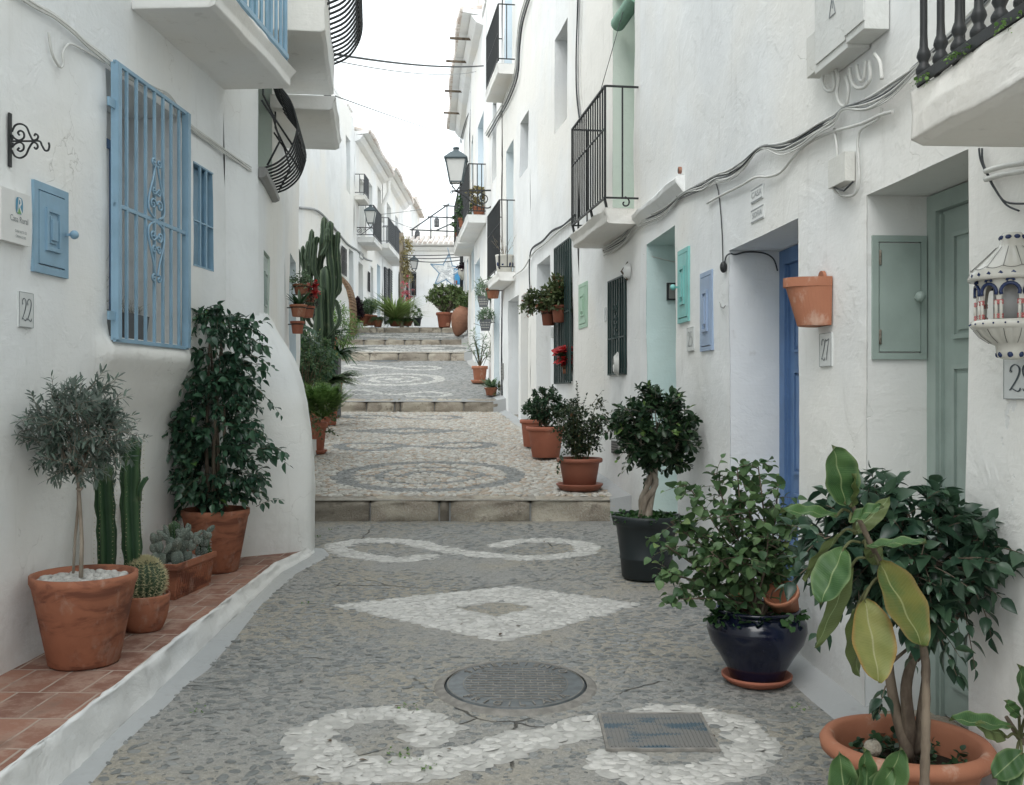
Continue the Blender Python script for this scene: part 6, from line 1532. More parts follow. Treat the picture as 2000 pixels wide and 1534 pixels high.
pot(t, 'rim', c, .17, .36, M['terra_orange'], .9, saucer=(.16, .04)); cc = tuple(c + Vector((.12, -.08, .40))); fern(t, cc, .75, 230, .56, M['lf_fern'], 5, 1.5, .08, .18)
lf, tw = MB(), MB(); crown(lf, tw, cc, (c.x + .14, c.y - .2, c.z + .46), (.22, .2, .18), 11, 4, 7, LT['rose'], .045, .1, 52, .004, up=.1); plantpart(t, lf, 'trailing_leaves', M['lf_succ'])
c = gp(592, 13.2) + Vector((0, 0, .02)); t = thing('potted_shrub', c, 'dark mixed shrub rising behind the sword fern', 'potted plant'); pot(t, 'rim', c, .2, .34, M['terra'])
lf, tw = MB(), MB(); crown(lf, tw, tuple(c + Vector((0, 0, .4))), (c.x + .06, c.y, c.z + .95), (.38, .36, .46), 34, 7, 10, LT['rose'], .05, .15, 53, .008, up=.2); plantpart(t, lf, 'foliage', M['lf_mix']); plantpart(t, tw, 'branches', M['twig'])
c = gp(640, 14.6) + Vector((0, 0, .02)); t = thing('potted_fern', c, 'dark feathery fern drooping below the clivia', 'potted plant'); pot(t, 'rim', c, .18, .42, M['terra_orange']); fern(t, tuple(c + Vector((.05, 0, .60))), 1.0, 150, .62, M['lf_mix'], 8, .8, .07, .45)
# monstera
c = gp(606, 13.9) + Vector((0, 0, .02)); t = thing('potted_monstera', c, 'split leaf monstera at the foot of the candelabra cactus', 'potted plant'); pot(t, 'rim', c, .2, .45, M['terra'])
lf, tw = MB(), MB(); rng = random.Random(8)
for i, (px, py, wd, dx, dy) in enumerate(((612, 665, .40, -.6, -.5), (600, 690, .42, -.8, -.7), (626, 684, .34, .2, -.7), (592, 655, .32, -.9, -.1), (620, 705, .36, .2, -1), (604, 640, .3, -.3, .3), (598, 715, .34, -.5, -1))):
    q = P(px, py, 13.7); tw.tube([tuple(c + Vector((0, 0, .45))), tuple((c + Vector((0, 0, .9))).lerp(q, .5)), tuple(q)], .008, 5, cap=False)
    d = Vector((dx, -.6, dy * .7)).normalized(); up_ = Vector((.1 * dx, -.6, .8)); x = d.cross(up_).normalized(); z = x.cross(d)
    for k in range(-5, 6):
        a0 = k * .27; L_ = wd * (1.0 - .04 * abs(k)) ; dd = d * math.cos(a0) + x * math.sin(a0); sdir = dd.cross(z).normalized(); n0 = q + dd * L_ * .08
        pts = [q, q + dd * L_ * .45 + sdir * .045 * 1.1, q + dd * L_ * .85 + sdir * .03 - z * .05, q + dd * L_ - z * .09, q + dd * L_ * .85 - sdir * .03 - z * .05, q + dd * L_ * .45 - sdir * .05]
        lf.add([tuple(p) for p in pts], [(0, 1, 2, 3, 4, 5)], 0, (rng.random(), 0, 0))
plantpart(t, lf, 'foliage', M['lf_monst']); plantpart(t, tw, 'stalks', M['twig_green'])
# clivia
c = P(642, 695, 15.6); t = thing('potted_clivia', c, 'strap leaved clivia in a pale terracotta pot below the cactus', 'potted plant'); zz = c.z
pot(t, 'rim', c, .13, .30, M['terra_wall']); straps(t, tuple(c + Vector((.0, -.02, .28))), 44, .38, M['lf_strap'], 9, spread=.9, up=.8)
straps(t, tuple(c + Vector((.14, .1, .0))), 60, .46, M['lf_strap'], 10, spread=.9, up=.8, parentname='lower_foliage')
st_ = MB(); st_.box((c.x + .02, c.y + .12, (GZ(15.6) + c.z) / 2 - .01), (.26, .26, c.z - GZ(15.6))); tag(st_.build('plant_stand', M['slate']), 'dark block carrying the clivia pot', 'plinth')
c = P(650, 640, 17.2); c.z = GZ(17.2); t = thing('potted_shrub', c, 'loose bright green leafy shrub beside the candelabra cactus trunk', 'potted plant'); pot(t, 'rim', c, .2, .35, M['terra'])
lf, tw = MB(), MB(); crown(lf, tw, tuple(c + Vector((0, 0, .3))), (c.x + .06, c.y, 2.55), (.36, .3, .50), 30, 6, 9, LT['lance'], .10, .2, 54, .008, up=.3); plantpart(t, lf, 'foliage', M['lf_fern']); plantpart(t, tw, 'branches', M['twig_green'])
# candelabra cactus
Yc = 15.4; c = P(624, 700, Yc); c.z = GZ(Yc) + .4; t = thing('candelabra_cactus', c, 'tall many armed candelabra cactus above the potted plants', 'cactus')
cx_ = MB(); rr = random.Random(4)
arms = [(((622, 780), (624, 640), (622, 560)), .10), (((638, 780), (640, 640), (636, 520)), .11), (((640, 640), (650, 560), (644, 490), (645, 432)), .07), (((630, 620), (622, 540), (632, 480), (633, 424)), .075), (((622, 640), (606, 590), (604, 520), (609, 448)), .065),
    (((616, 690), (596, 660), (588, 600), (590, 540)), .05), (((640, 600), (660, 560), (658, 500), (660, 452)), .055), (((630, 560), (614, 530), (616, 480), (619, 462)), .05), (((606, 560), (596, 540), (592, 510), (592, 480)), .045), (((592, 620), (580, 590), (583, 540), (582, 484)), .035),
    (((640, 540), (652, 520), (651, 480), (652, 458)), .045), (((642, 590), (662, 570), (663, 545), (656, 510)), .04), (((640, 660), (662, 630), (660, 600), (655, 585)), .04), (((612, 640), (600, 620), (600, 580), (599, 545)), .05), (((634, 700), (620, 640), (616, 580), (624, 500)), .06), (((628, 500), (638, 480), (640, 460), (640, 446)), .045), (((604, 520), (598, 505), (600, 485), (603, 470)), .035)]
for pp_, r_ in arms:
    Y_ = Yc + rr.uniform(-.25, .25); n = 5; pp_ = [tuple(P(x, y, Y_ + rr.uniform(-.04, .04))) for x, y in pp_]; V = []; T = []; nn2 = n * 4; px_ = catmull(pp_, 8); m = len(px_); a = rr.uniform(0, 6)
    for j, p in enumerate(px_):
        tt = j / (m - 1); seg = 1 + .16 * math.sin(tt * 15 + a) + .07 * math.sin(tt * 41 + a); rr_ = .86 * r_ * seg * (.75 + .25 * min(1, tt * 3)) * (1 if tt < .88 else math.sqrt(max(.02, 1 - ((tt - .88) / .12) ** 2)))
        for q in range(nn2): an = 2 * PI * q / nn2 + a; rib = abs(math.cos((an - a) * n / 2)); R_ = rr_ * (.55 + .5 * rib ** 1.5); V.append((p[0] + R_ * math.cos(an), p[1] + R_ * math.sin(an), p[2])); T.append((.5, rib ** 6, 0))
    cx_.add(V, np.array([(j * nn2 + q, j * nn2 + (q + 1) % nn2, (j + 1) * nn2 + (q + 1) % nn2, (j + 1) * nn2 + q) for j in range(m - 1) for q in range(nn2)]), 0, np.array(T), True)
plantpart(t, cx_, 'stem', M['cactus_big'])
mb = MB(); mb.grid(lambda u, v: (-5.6 + (XE(11.4 + 6 * v) + 5.6 - .1) * u, 11.4 + 6 * v, GZ(min(11.4 + 6 * v, 16.6)) + .06 + .03 * float(fbm(u * 6, v * 9))), 12, 24); tag(mb.build('planting_bed', M['soil']), None, None, None, 'structure')
mb = MB(); mb.hexa([(XE(11.4) - .25, 11.4, .5), (XE(11.4) - .05, 11.4, .5), (XE(16.6) - .05, 16.6, .8), (XE(16.6) - .25, 16.6, .8), (XE(11.4) - .25, 11.4, GZ(11.4) + .08), (XE(11.4) - .05, 11.4, GZ(11.4) + .08), (XE(16.6) - .05, 16.6, GZ(16.6) + .08), (XE(16.6) - .25, 16.6, GZ(16.6) + .08)]); tag(mb.build('planting_bed_edge', M['wall_mid']), 'low white edging of the planting bed behind the ferns', 'kerb')
mb = MB(); mb.box((-2.42, 11.35, GZ(11.3) + .10), (.34, .7, .22)); tag(mb.build('corner_plinth', M['wall_mid']), 'small white plinth beside the fern pot', 'plinth')
# hung pots on the corner
def hung(px, py, Y, r, h, mat, label, leafer, stylee='rim', wallx=None):
    c = P(px, py, Y); t = thing('hanging_flowerpot', c, label, 'flowerpot', 'pots hung on the walls'); pot(t, stylee, c, r, h, mat, .9, n=28)
    mb = MB(); rr_ = r * .87
    mb.tube([(c.x + rr_ * math.cos(a), c.y + rr_ * math.sin(a), c.z + h * .75) for a in np.linspace(0, 2 * PI, 17)], .005, 4); wx = wallx if wallx is not None else (XR(Y) - .0 if px > 900 else XL(Y)); mb.tube([(c.x + (rr_ if px > 900 else -rr_), c.y, c.z + h * .75), (wx, c.y, c.z + h * .75)], .005, 4); mb.build('holder_ring', M['iron'], t)
    leafer(t, c + Vector((0, 0, h * .9))); return t
def L_straps(n, L, m, s=1): return lambda t, c: straps(t, tuple(c), n, L, M[m], s, 'lance', .7, 1.0)
def L_crown(r, n, lt, ls, m, s, up=.2, dx=0, dz=0): 
    def f(t, c):
        lf, tw = MB(), MB(); crown(lf, tw, tuple(c), (c.x + dx, c.y, c.z + r[2] * .8 + dz), r, n, 4, 7, LT[lt], ls, .07, s, .003, up=up); plantpart(t, lf, 'foliage', M[m]); plantpart(t, tw, 'branches', M['twig_green'])
    return f
XW = lambda Y: poly(LW, Y)
hung(583, 619, 9.6, .085, .115, M['terra_wall'], 'pale terracotta pot of spiky leaves hung on the corner, above the plain one', L_straps(26, .2, 'lf_strap', 3))
hung(581, 652, 9.7, .070, .12, M['terra_orange'], 'orange terracotta pot hung lowest on the corner', lambda t, c: None)
hung(588, 575, 10.2, .085, .10, M['terra'], 'topmost terracotta pot on the corner with grey rosettes', L_crown((.14, .1, .06), 12, 'fat', .035, 'lf_grey', 5))
hung(606, 590, 10.4, .065, .10, M['terra_orange'], 'small terracotta pot with red flowers hung near the cactus', L_crown((.06, .06, .05), 7, 'round', .04, 'lf_red', 6))
hung(601, 621, 10.3, .075, .12, M['terra_orange'], 'terracotta pot with trailing maroon leaves hung by the cactus trunk', L_crown((.10, .08, .06), 10, 'lance', .05, 'lf_purple', 7))
# hanging succulents across the street, on the tall grille
SX = lambda Y: XR(Y)
hung(1071, 636, 12.0, .10, .19, M['terra_brown'], 'rusty brown hanging pot of mixed succulents, behind its twin on the tall grille', L_crown((.24, .16, .14), 34, 'fat', .065, 'lf_succ', 11, .3, -.10), 'rolled')
hung(1093, 630, 11.7, .105, .20, M['terra_brown'], 'rusty brown hanging pot of mixed succulents nearest on the tall grille', L_crown((.17, .14, .19), 34, 'fat', .065, 'lf_succ', 12), 'rolled')
hung(963, 583, 17.0, .13, .17, M['terra_wall'], 'terracotta pot hung beneath the small balcony', L_crown((.15, .12, .1), 10, 'lance', .09, 'lf_grey', 13, .2, -.1, 0))
def slate(px, py, Y, label, s):
    c = P(px, py, Y); t = thing('hanging_planter', c, label, 'planter', 'slate planters hung on the wall'); mb = MB(); a = .11; mb.hexa([(c.x - a * .7, c.y - .08, c.z), (c.x + a * .7, c.y - .08, c.z), (c.x + a * .7, c.y + .08, c.z), (c.x - a * .7, c.y + .08, c.z), (c.x - a, c.y - .1, c.z + .2), (c.x + a, c.y - .1, c.z + .2), (c.x + a, c.y + .1, c.z + .2), (c.x - a, c.y + .1, c.z + .2)]); o = mb.build('planter_box', M['slate'], t)
    ln = MB()
    for i in range(3): 
        z = c.z + .05 + i * .045; w_ = .06 + .01 * i
        for k in range(7): x = c.x - w_ + 2 * w_ * k / 6; ln.box((x, c.y - .087 - .02 * (z - c.z) / .2, z), (.009, .004, .014 if k % 2 else .022))
    ln.build('chalk_lettering', M['ceramic'], o); mb = MB(); mb.bar((c.x + .08, c.y, c.z + .15), (XR(Y), c.y, c.z + .15), .01); mb.build('holder', M['iron'], t)
    L_crown((.16, .12, .12), 16, 'lance', .10, 'lf_grey', s)(t, c + Vector((0, 0, .18)))
slate(944, 600, 19.0, 'upper slate planter with chalk lettering, beside the terracotta hanging pot', 21); slate(948, 646, 18.3, 'lower slate planter with chalk lettering and long twigs', 22)
# poinsettia behind the bars
c = P(1103, 722, 11.6); t = thing('potted_poinsettia', c, 'red poinsettia poking through the tall dark grille', 'potted plant'); pot(t, 'rim', c + Vector((.03, 0, -.05)), .07, .1, M['terra'])
lf, l2 = MB(), MB(); rng = np.random.default_rng(5)
for q in ((1096, 690), (1104, 684), (1112, 680), (1108, 700), (1114, 706), (1100, 702)):
    p = np.array(P(*q, 11.5)); a = rng.uniform(0, 6.28, 9); scatter(lf, LT['lance'] if 0 else LT['rose'], np.tile(p, (9, 1)), np.stack([np.cos(a), np.sin(a) * .8, rng.uniform(-.4, .5, 9)], 1), rng.normal(0, .4, (9, 3)) + [0, -.6, 1], rng.uniform(.10, .15, 9), rng.random(9)); scatter(l2, LT['rose'], np.tile(p - [0, 0, .05], (6, 1)), rng.normal(0, 1, (6, 3)), rng.normal(0, .4, (6, 3)) + [0, 0, 1], rng.uniform(.09, .12, 6), rng.random(6))
plantpart(t, lf, 'flower', M['lf_red']); plantpart(t, l2, 'foliage', M['lf_rose'])
# oleander and low bush on the third tread
c = gp(937, 19.1) + Vector((0, 0, .02)); t = thing('potted_oleander', c, 'thin oleander in a terracotta pot and saucer on the worn grey paving', 'potted plant'); pot(t, 'rim', c, .155, .32, M['terra_wall'], .9, saucer=(.17, .05))
lf, tw = MB(), MB(); rng = np.random.default_rng(8)
for e in ((925, 655), (930, 668), (945, 662), (948, 680), (918, 680), (935, 690), (952, 695)):
    b_ = c + Vector((0, 0, .3)); e_ = P(*e, 19.0); tw.tube([tuple(b_), tuple(b_.lerp(e_, .5) + Vector((0, 0, .04))), tuple(e_)], [.012, .009, .005], 5, cap=False)
    for k in (.6, .8, .95): twigs(lf, tw, tuple(b_.lerp(e_, k)), tuple(e_ - b_), .14, 9, LT['lance'], .13, rng, .1, .9)
tw.tube([tuple(c + Vector((.05, 0, .3))), tuple(P(955, 690, 19)), tuple(P(960, 660, 18.9)), tuple(P(950, 640, 18.8)), tuple(P(925, 632, 18.8))], .006, 4, cap=False)
plantpart(t, lf, 'foliage', M['lf_grey']); plantpart(t, tw, 'branches', M['twig'])
c = gp(957, 17.3) + Vector((.02, 0, .02)); t = thing('potted_shrub', c, 'low spiky grey green plant at the edge of the second step', 'potted plant'); pot(t, 'rim', c, .12, .14, M['terra']); straps(t, tuple(c + Vector((0, 0, .13))), 60, .26, M['lf_grey'], 14, 'lance', .8, .8)
lf, tw = MB(), MB(); crown(lf, tw, tuple(c + Vector((0, 0, .1))), (c.x + .05, c.y, c.z + .15), (.14, .12, .08), 9, 3, 6, LT['rose'], .05, .06, 61, .003); plantpart(t, lf, 'trailing_leaves', M['lf_succ'])
# group at the head of the street, on the far side
def far_pot(px, pyb, Y, r, h, mat, label, name='potted_shrub'):
    c = P(px, pyb, Y); c.z = max(c.z, GZ(Y)) if False else c.z; t = thing(name, c, label, 'potted plant'); 
    if r: pot(t, 'rim', c, r, h, mat, .9, n=28)
    return t, c
t, c = far_pot(689, 634, 27.9, .14, .2, M['terra_orange'], 'dark purple leaved bush beside the brick edged wall'); lf, tw = MB(), MB(); crown(lf, tw, tuple(c), (c.x + .0, c.y, c.z + .42), (.24, .2, .34), 34, 9, 10, LT['rose'], .09, .14, 71, .008, up=.3); plantpart(t, lf, 'foliage', M['lf_purple']); plantpart(t, tw, 'branches', M['twig'])
t, c = far_pot(705, 637, 28.4, .28, .32, M['terra_orange'], 'clipped grey green ball in a broad orange pot at the street head'); lf, tw = MB(), MB(); crown(lf, tw, tuple(c + Vector((0, 0, .3))), (c.x + .12, c.y, c.z + .50), (.30, .3, .24), 34, 9, 9, LT['fat'], .05, .06, 72, .006); plantpart(t, lf, 'foliage', M['lf_grey'])
t, c = far_pot(724, 636, 29.6, .2, .3, M['terra'], 'second grey green ball half behind the orange pot'); lf, tw = MB(), MB(); crown(lf, tw, tuple(c + Vector((0, 0, .3))), (c.x, c.y, c.z + .58), (.26, .26, .26), 26, 8, 8, LT['fat'], .05, .08, 73, .006); plantpart(t, lf, 'foliage', M['lf_grey'])
t, c = far_pot(738, 639, 28.3, .15, .2, M['terra'], 'soft dark fern in a low pot at the street head', 'potted_fern'); fern(t, tuple(c + Vector((0, 0, .22))), 1., 70, .38, M['lf_mix'], 74, .9, .05)
t, c = far_pot(772, 638, 28.6, .2, .16, M['terra_orange'], 'big pale green spiky lily clump at the street head', 'potted_lily'); straps(t, tuple(c + Vector((0, 0, .12))), 420, .95, M['lf_yucca'], 75, 'blade', .6, 1.4); fern(t, tuple(c + Vector((.0, -.1, .15))), 1., 60, .5, M['lf_fern_pale'], 76, .8, .06)
t, c = far_pot(796, 637, 28.8, .16, .14, M['terra_orange'], 'feathery pale green fern next to the spiky lily', 'potted_fern'); fern(t, tuple(c + Vector((0, 0, .15))), 1., 70, .5, M['lf_fern_pale'], 77, .9, .06)
t, c = far_pot(815, 637, 30.5, .14, .25, M['plastic_dark'], 'small dark shrub against the end house'); lf, tw = MB(), MB(); crown(lf, tw, tuple(c + Vector((0, 0, .2))), (c.x, c.y, c.z + .4), (.16, .16, .2), 10, 4, 8, LT['rose'], .06, .08, 78, .006); plantpart(t, lf, 'foliage', M['lf_mix'])
# jade tree and amphora
t, c = far_pot(868, 640, 28.3, .24, .42, M['terra_orange'], 'wide jade tree in a terracotta pot behind the clay amphora', 'potted_jade_tree'); lf, tw = MB(), MB(); crown(lf, tw, tuple(c + Vector((0, 0, .4))), (c.x + .10, c.y, c.z + .88), (.60, .4, .38), 60, 8, 10, LT['fat'], .075, .12, 81, .022, up=.3); plantpart(t, lf, 'foliage', M['lf_jade']); plantpart(t, tw, 'branches', M['bark_pale'])
c = gp(892, 26.4) + Vector((0, 0, .02)); t = thing('clay_amphora', c, 'big pointed clay amphora leaning on the steps by the white wall', 'amphora'); mb = MB(); mb.lathe([(0, 0), (.05, .01), (.12, .08), (.22, .25), (.285, .45), (.28, .6), (.22, .72), (.17, .76), (.19, .79), (.17, .79), (.14, .75)], (0, 0, 0), 36, M=Matrix.Rotation(.28, 4, 'Y')); o = mb.build('body', M['amphora'], None); o.parent = t
mb = MB(); mb.tube([(c.x - .22, c.y - .19, c.z + .30), (c.x - .22, c.y - .25, c.z + .30)], [.05, .045], 12); mb.build('spout', M['amphora'], t)
lf, tw = MB(), MB(); crown(lf, tw, tuple(c + Vector((.2, 0, .75))), (c.x + .24, c.y, c.z + .92), (.26, .22, .22), 26, 7, 8, LT['fat'], .07, .09, 82, .008); plantpart(t, lf, 'foliage', M['lf_jade'])
# creeper post and bougainvillea
c = P(785, 640, 34); c.z = GZ(34); t = thing('creeper_post', c, 'tall wooden post wrapped in dry yellow creeper', 'post'); mb = MB(); mb.tube([tuple(c), tuple(P(784, 455, 34))], .075, 8); plantpart(t, mb, 'post', M['bark_pale']); lf, tw = MB(), MB(); rng = np.random.default_rng(91)
for i in range(120): z = rng.uniform(0, 1); b_ = P(786 + 3 * math.sin(z * 9), 455 + 85 * z, 34); twigs(lf, None, tuple(b_ + Vector((.08 + rng.normal(0, .07), rng.normal(0, .1), 0))), (rng.normal(.4, .5), rng.normal(), -.6), .2, 8, LT['rose'], .09, rng, 1.2)
plantpart(t, lf, 'foliage', M['lf_dry'])
c = P(797, 640, 33.5); c.z = GZ(33.5); t = thing('bougainvillea', c, 'pink flowering bougainvillea at the foot of the far lantern', 'climbing plant'); lf, l2, tw = MB(), MB(), MB()
for q in ((790, 600), (797, 570), (801, 555), (793, 585), (795, 560), (812, 545)): e_ = P(*q, 33.5); tw.tube([tuple(c), tuple(c.lerp(e_, .6) + Vector((.05, 0, 0))), tuple(e_)], .012, 4, cap=False)
for i in range(34): q = rng.normal((794, 572), (4.5, 14)); twigs(lf, None, tuple(P(q[0], q[1], 33.5)), tuple(rng.normal(0, 1, 3)), .1, 5, LT['round'], .075, rng, .3)
for i in range(14): q = rng.normal((797, 615), (4, 12)); twigs(l2, None, tuple(P(q[0], q[1], 33.5)), tuple(rng.normal(0, 1, 3)), .1, 6, LT['rose'], .08, rng, .3)
plantpart(t, lf, 'flowers', M['lf_pink']); plantpart(t, l2, 'foliage', M['lf_mix']); plantpart(t, tw, 'stems', M['bark'])
# ---------------------------------------------------------------- points on the walls seen at a pixel
def WP(px, py, n=.0, X=None):
    X = X or (XR if px > 1000 or n is None else XR); lo, hi = .8, 60.
    f = lambda y: (px - 1000) / F * y - (XR(y) - n)
    a, b = .8, 31.
    fa = f(a)
    for _ in range(50):
        m = (a + b) / 2; fm = f(m)
        if (fm > 0) == (fa > 0): a = m; fa = fm
        else: b = m
    return P(px, py, a)
def WL(px, py, n=.0, XF=None):
    XF = XF or XL; f = lambda y: (px - 1000) / F * y - (XF(y) + n)
    a, b = .8, 45.; fa = f(a)
    for _ in range(50):
        m = (a + b) / 2; fm = f(m)
        if (fm > 0) == (fa > 0): a = m; fa = fm
        else: b = m
    return P(px, py, a)
def cable_thing(name, label, paths, mat, cat='cable', group=None, n=5, closed=False):
    t = None; L = []
    for i, (pts, r) in enumerate(paths):
        mb = MB(); cv = catmull([tuple(p) for p in pts], n); mb.tube([tuple(v) for v in cv], r, 6)
        if t is None: t = thing(name, Vector(pts[0]), label, cat, group)
        m = mat[i % len(mat)] if isinstance(mat, list) else mat
        mb.build('strand', m, t)
    return t
z7 = lambda x, y: (1300 + x / 2.8414, y / 2.8414)
rj = random.Random(12)
def wobble(pts, n0, amp, dy, seed):
    r_ = random.Random(seed); return [WP(px + r_.uniform(-1, 1) * amp, py + dy + r_.uniform(-1, 1) * amp * 1.2, n0 + r_.uniform(0, .012)) for px, py in pts]
main = [z7(*q) for q in ((-345, 1400), (-240, 1335), (-170, 1250), (-20, 1180), (100, 1075), (200, 1035), (275, 990), (350, 968), (430, 912), (525, 822), (640, 812), (740, 775), (840, 715), (930, 668), (985, 605), (1110, 568), (1250, 490), (1400, 370), (1570, 215), (1680, 110), (1800, -20))]
sag = {8: 3, 10: 7, 11: 8, 12: 4, 15: 7, 16: 9}
paths = []; 
for i in range(9):
    k = i - 4; pts = [(x + (0 if j in (4, 9, 14) else rj.uniform(-1.5, 1.5)), y + (.6 * k if j in (4, 9, 14) else 1.8 * k + 1.6 * sag.get(j, 2) * (i / 9.) + rj.uniform(-2.5, 2.5))) for j, (x, y) in enumerate(main)]
    paths.append(([WP(x, y, .025 + rj.uniform(0, .012)) for x, y in pts], rj.choice([.003, .0038, .005])))
cable_thing('cable_bundle', 'long bundle of grey and white cables slung above the doors 25, 27 and 29', paths, [M['cable_w'], M['cable_g'], M['cable_w'], M['cable_d'], M['cable_w'], M['cable_g'], M['cable_w'], M['cable_w'], M['cable_w']])
cable_thing('cable_bundle', 'dark cables bunched between the ledge and the cable clip', [([WP(*z7(x, y + d), .03) for x, y in ((60, 1100), (200, 1040), (275, 988), (350, 962), (430, 905), (525, 820), (650, 800), (750, 752), (850, 700), (925, 662))], .0026) for d in (0, 8, -7, 14)], M['cable_d'])
cable_thing('painted_conduit', 'thick painted conduit sagging below the cables above door 27', [([WP(*z7(x, y), .018) for x, y in ((230, 1130), (300, 1090), (420, 1030), (500, 985), (570, 982), (640, 955), (720, 860), (800, 790), (920, 735), (1080, 690), (1190, 640), (1260, 620))], .007)], M['cable_w'])
cable_thing('painted_conduit', 'painted conduit looping down to the small junction box beside the green door', [([WP(*z7(x, y), .015) for x, y in ((935, 715), (950, 820), (948, 930), (925, 1020), (960, 1080), (1040, 1085), (1072, 1020), (1070, 880), (1066, 780), (1090, 715), (1180, 660), (1200, 600))], .006)], M['cable_w'])
# small junction box
t = thing('junction_box', WP(*z7(1000, 930)), 'small whitewashed junction box hung in cables beside the green door', 'junction box'); mb = MB(); fj = Fr(XR, 4.08, 6, 1)
a, b = WP(*z7(962, 1000)), WP(*z7(1046, 880)); fa = Fr(XR, min(a.y, b.y) - .02, max(a.y, b.y) + .02, 1); fa.box(mb, .01, fa.L - .01, WP(*z7(1000, 1030)).z, WP(*z7(1000, 870)).z, 0, .045); mb.build('case', M['box_grey'], t)
mb = MB(); mb.tube([WP(*z7(930, 1040), .03), WP(*z7(990, 1060), .04), WP(*z7(1040, 1010), .04)], .004, 5); mb.build('dark_cable', M['cable_d'], t)
# electricity meter box
t = thing('electricity_box', WP(1660, 100), 'big grey electricity box with looping conduits high above the green door', 'electricity box'); fe = Fr(XR, 3.86, 4.37, 1); zb = 2.905
mb = MB(); fe.box(mb, 0, fe.L * .33, zb, 3.9, 0, .10); fe.box(mb, fe.L * .335, fe.L, zb - .015, 3.9, 0, .092); fe.box(mb, -.004, fe.L * .335, zb + .03, 3.9, .10, .106); fe.box(mb, fe.L * .36, fe.L - .02, zb + .02, 3.9, .092, .098); mb.build('case', M['box_grey'], t)
f2 = Fr(XR, 4.38, 4.55, 1); mb = MB(); f2.box(mb, 0, f2.L, 2.93, 3.11, 0, .06); mb.build('side_case', M['box_grey'], t)
mb = MB(); q = [fe.p(fe.L * .60, 3.16, .1), fe.p(fe.L * .66, 3.07, .1), fe.p(fe.L * .54, 3.07, .1)]
for i in range(3): mb.bar(q[i], q[(i + 1) % 3], .003, .003)
mb.bar(fe.p(fe.L * .60, 3.13, .1), fe.p(fe.L * .60, 3.10, .1), .003, .003); mb.build('warning_triangle', M['ink_soft'], t)
for i, pts in enumerate((((880, 400), (870, 450), (890, 500), (930, 500), (935, 440), (925, 400)), ((945, 390), (960, 440), (950, 520), (970, 580), (1000, 585), (1015, 500), (1000, 420)), ((1020, 380), (1040, 470), (1090, 490), (1135, 440), (1130, 340)), ((1060, 360), (1075, 440), (1100, 440), (1110, 340)), ((1160, 300), (1190, 350), (1200, 440)))):
    mb = MB(); cv = catmull([tuple(WP(*z7(*p), .03)) for p in pts], 6); mb.tube([tuple(v) for v in cv], .0075, 7); mb.build('conduit', M['cable_w'], t)
# thin black cable down to its little box and along the lintel
f27b = Fr(XR, 4.81, 5.90, 1); fr27 = f27b.side_frame(f27b.L)
t = thing('black_cable', WP(1400, 360), 'thin black cable dropping to a black socket and over the blue doorway', 'cable')
mb = MB(); cv = catmull([tuple(WP(*q, .012)) for q in ((1396, 352), (1404, 380), (1410, 450), (1412, 515))], 6); mb.tube([tuple(v) for v in cv], .0035, 6)
cv = catmull([tuple(WP(*q, .014)) for q in ((1415, 520), (1418, 502), (1426, 496))] + [tuple(fr27.p(u, z, .012)) for u, z in ((.03, 2.315), (.10, 2.33), (.2, 2.325), (.26, 2.29), (.285, 2.22))], 5); mb.tube([tuple(v) for v in cv], .0045, 6); mb.build('lead', M['cable_d'], t)
mb = MB(); q = WP(1413, 522, .025); mb.ball(tuple(q), (.022, .022, .035), 10, 8); mb.build('socket', M['iron'], t)
# right edge conduits under the nearest balcony
cable_thing('painted_conduit', 'painted conduits running under the nearest balcony', [([WP(px, py + d, .02) for px, py in ((2060, 300), (2000, 318), (1960, 325), (1925, 335))], .009) for d in (0, 16)], M['cable_w'])
cable_thing('black_cable', 'frayed pair of cables hanging above the ceramic lantern', [([WP(*q, .015) for q in ((1912, 290), (1916, 315), (1930, 345), (1942, 368), (1965, 395), (2010, 398))], .0032), ([WP(*q, .015) for q in ((1918, 290), (1920, 318), (1934, 350), (1944, 370), (1965, 400), (1990, 412))], .0032)], M['cable_d'])
# further wall cables
z6 = lambda x, y: (850 + x / 4.382, 330 + y / 4.382); z5 = lambda x, y: (850 + x / 4.382, y / 4.382)
cable_thing('black_cable', 'black cable climbing from the tall grille house towards the black railed balcony', [([WP(*z6(x, y + d), .03) for x, y in ((1195, 395), (1130, 455), (1085, 490), (1000, 530), (920, 615), (830, 680), (808, 780), (806, 920), (812, 1050))], r) for d, r in ((0, .010), (10, .006))], M['cable_d'])
cable_thing('painted_conduit', 'white conduit above the middle doorways', [([WP(*z6(x, y), .03) for x, y in ((1180, 440), (1050, 540), (940, 640), (840, 720), (760, 850), (690, 905), (580, 1000))], .011)], M['cable_w'])
cable_thing('cable_bundle', 'vertical dark cables on the house joint beside the black railed balcony', [([WP(*z5(x + d, y), .02) for x, y in ((1222, -40), (1214, 200), (1206, 500), (1210, 800), (1238, 1050))], r) for d, r in ((0, .009), (16, .007), (36, .005))], [M['cable_d'], M['cable_g'], M['cable_w']])
cable_thing('cable_bundle', 'grey cable bundle curving past the topmost black balcony', [([WP(*z5(x + d, y + d), .03) for x, y in ((800, -40), (735, 180), (708, 400), (690, 640), (610, 860), (520, 1020), (440, 1160))], r) for d, r in ((0, .016), (-14, .010), (14, .012))], [M['cable_g'], M['cable_w'], M['cable_d']])
cable_thing('cable_bundle', 'dark cables under the tiled eave up the street', [([WP(*z5(x + d, y), .06, ) if False else P(*z5(x + d, y), Y) for (x, y), Y in (((430, 540), 20.5), ((400, 700), 22), ((340, 860), 24), ((260, 1040), 26.5), ((210, 1230), 29))], .014) for d in (0, 12)], [M['cable_d'], M['cable_g']])
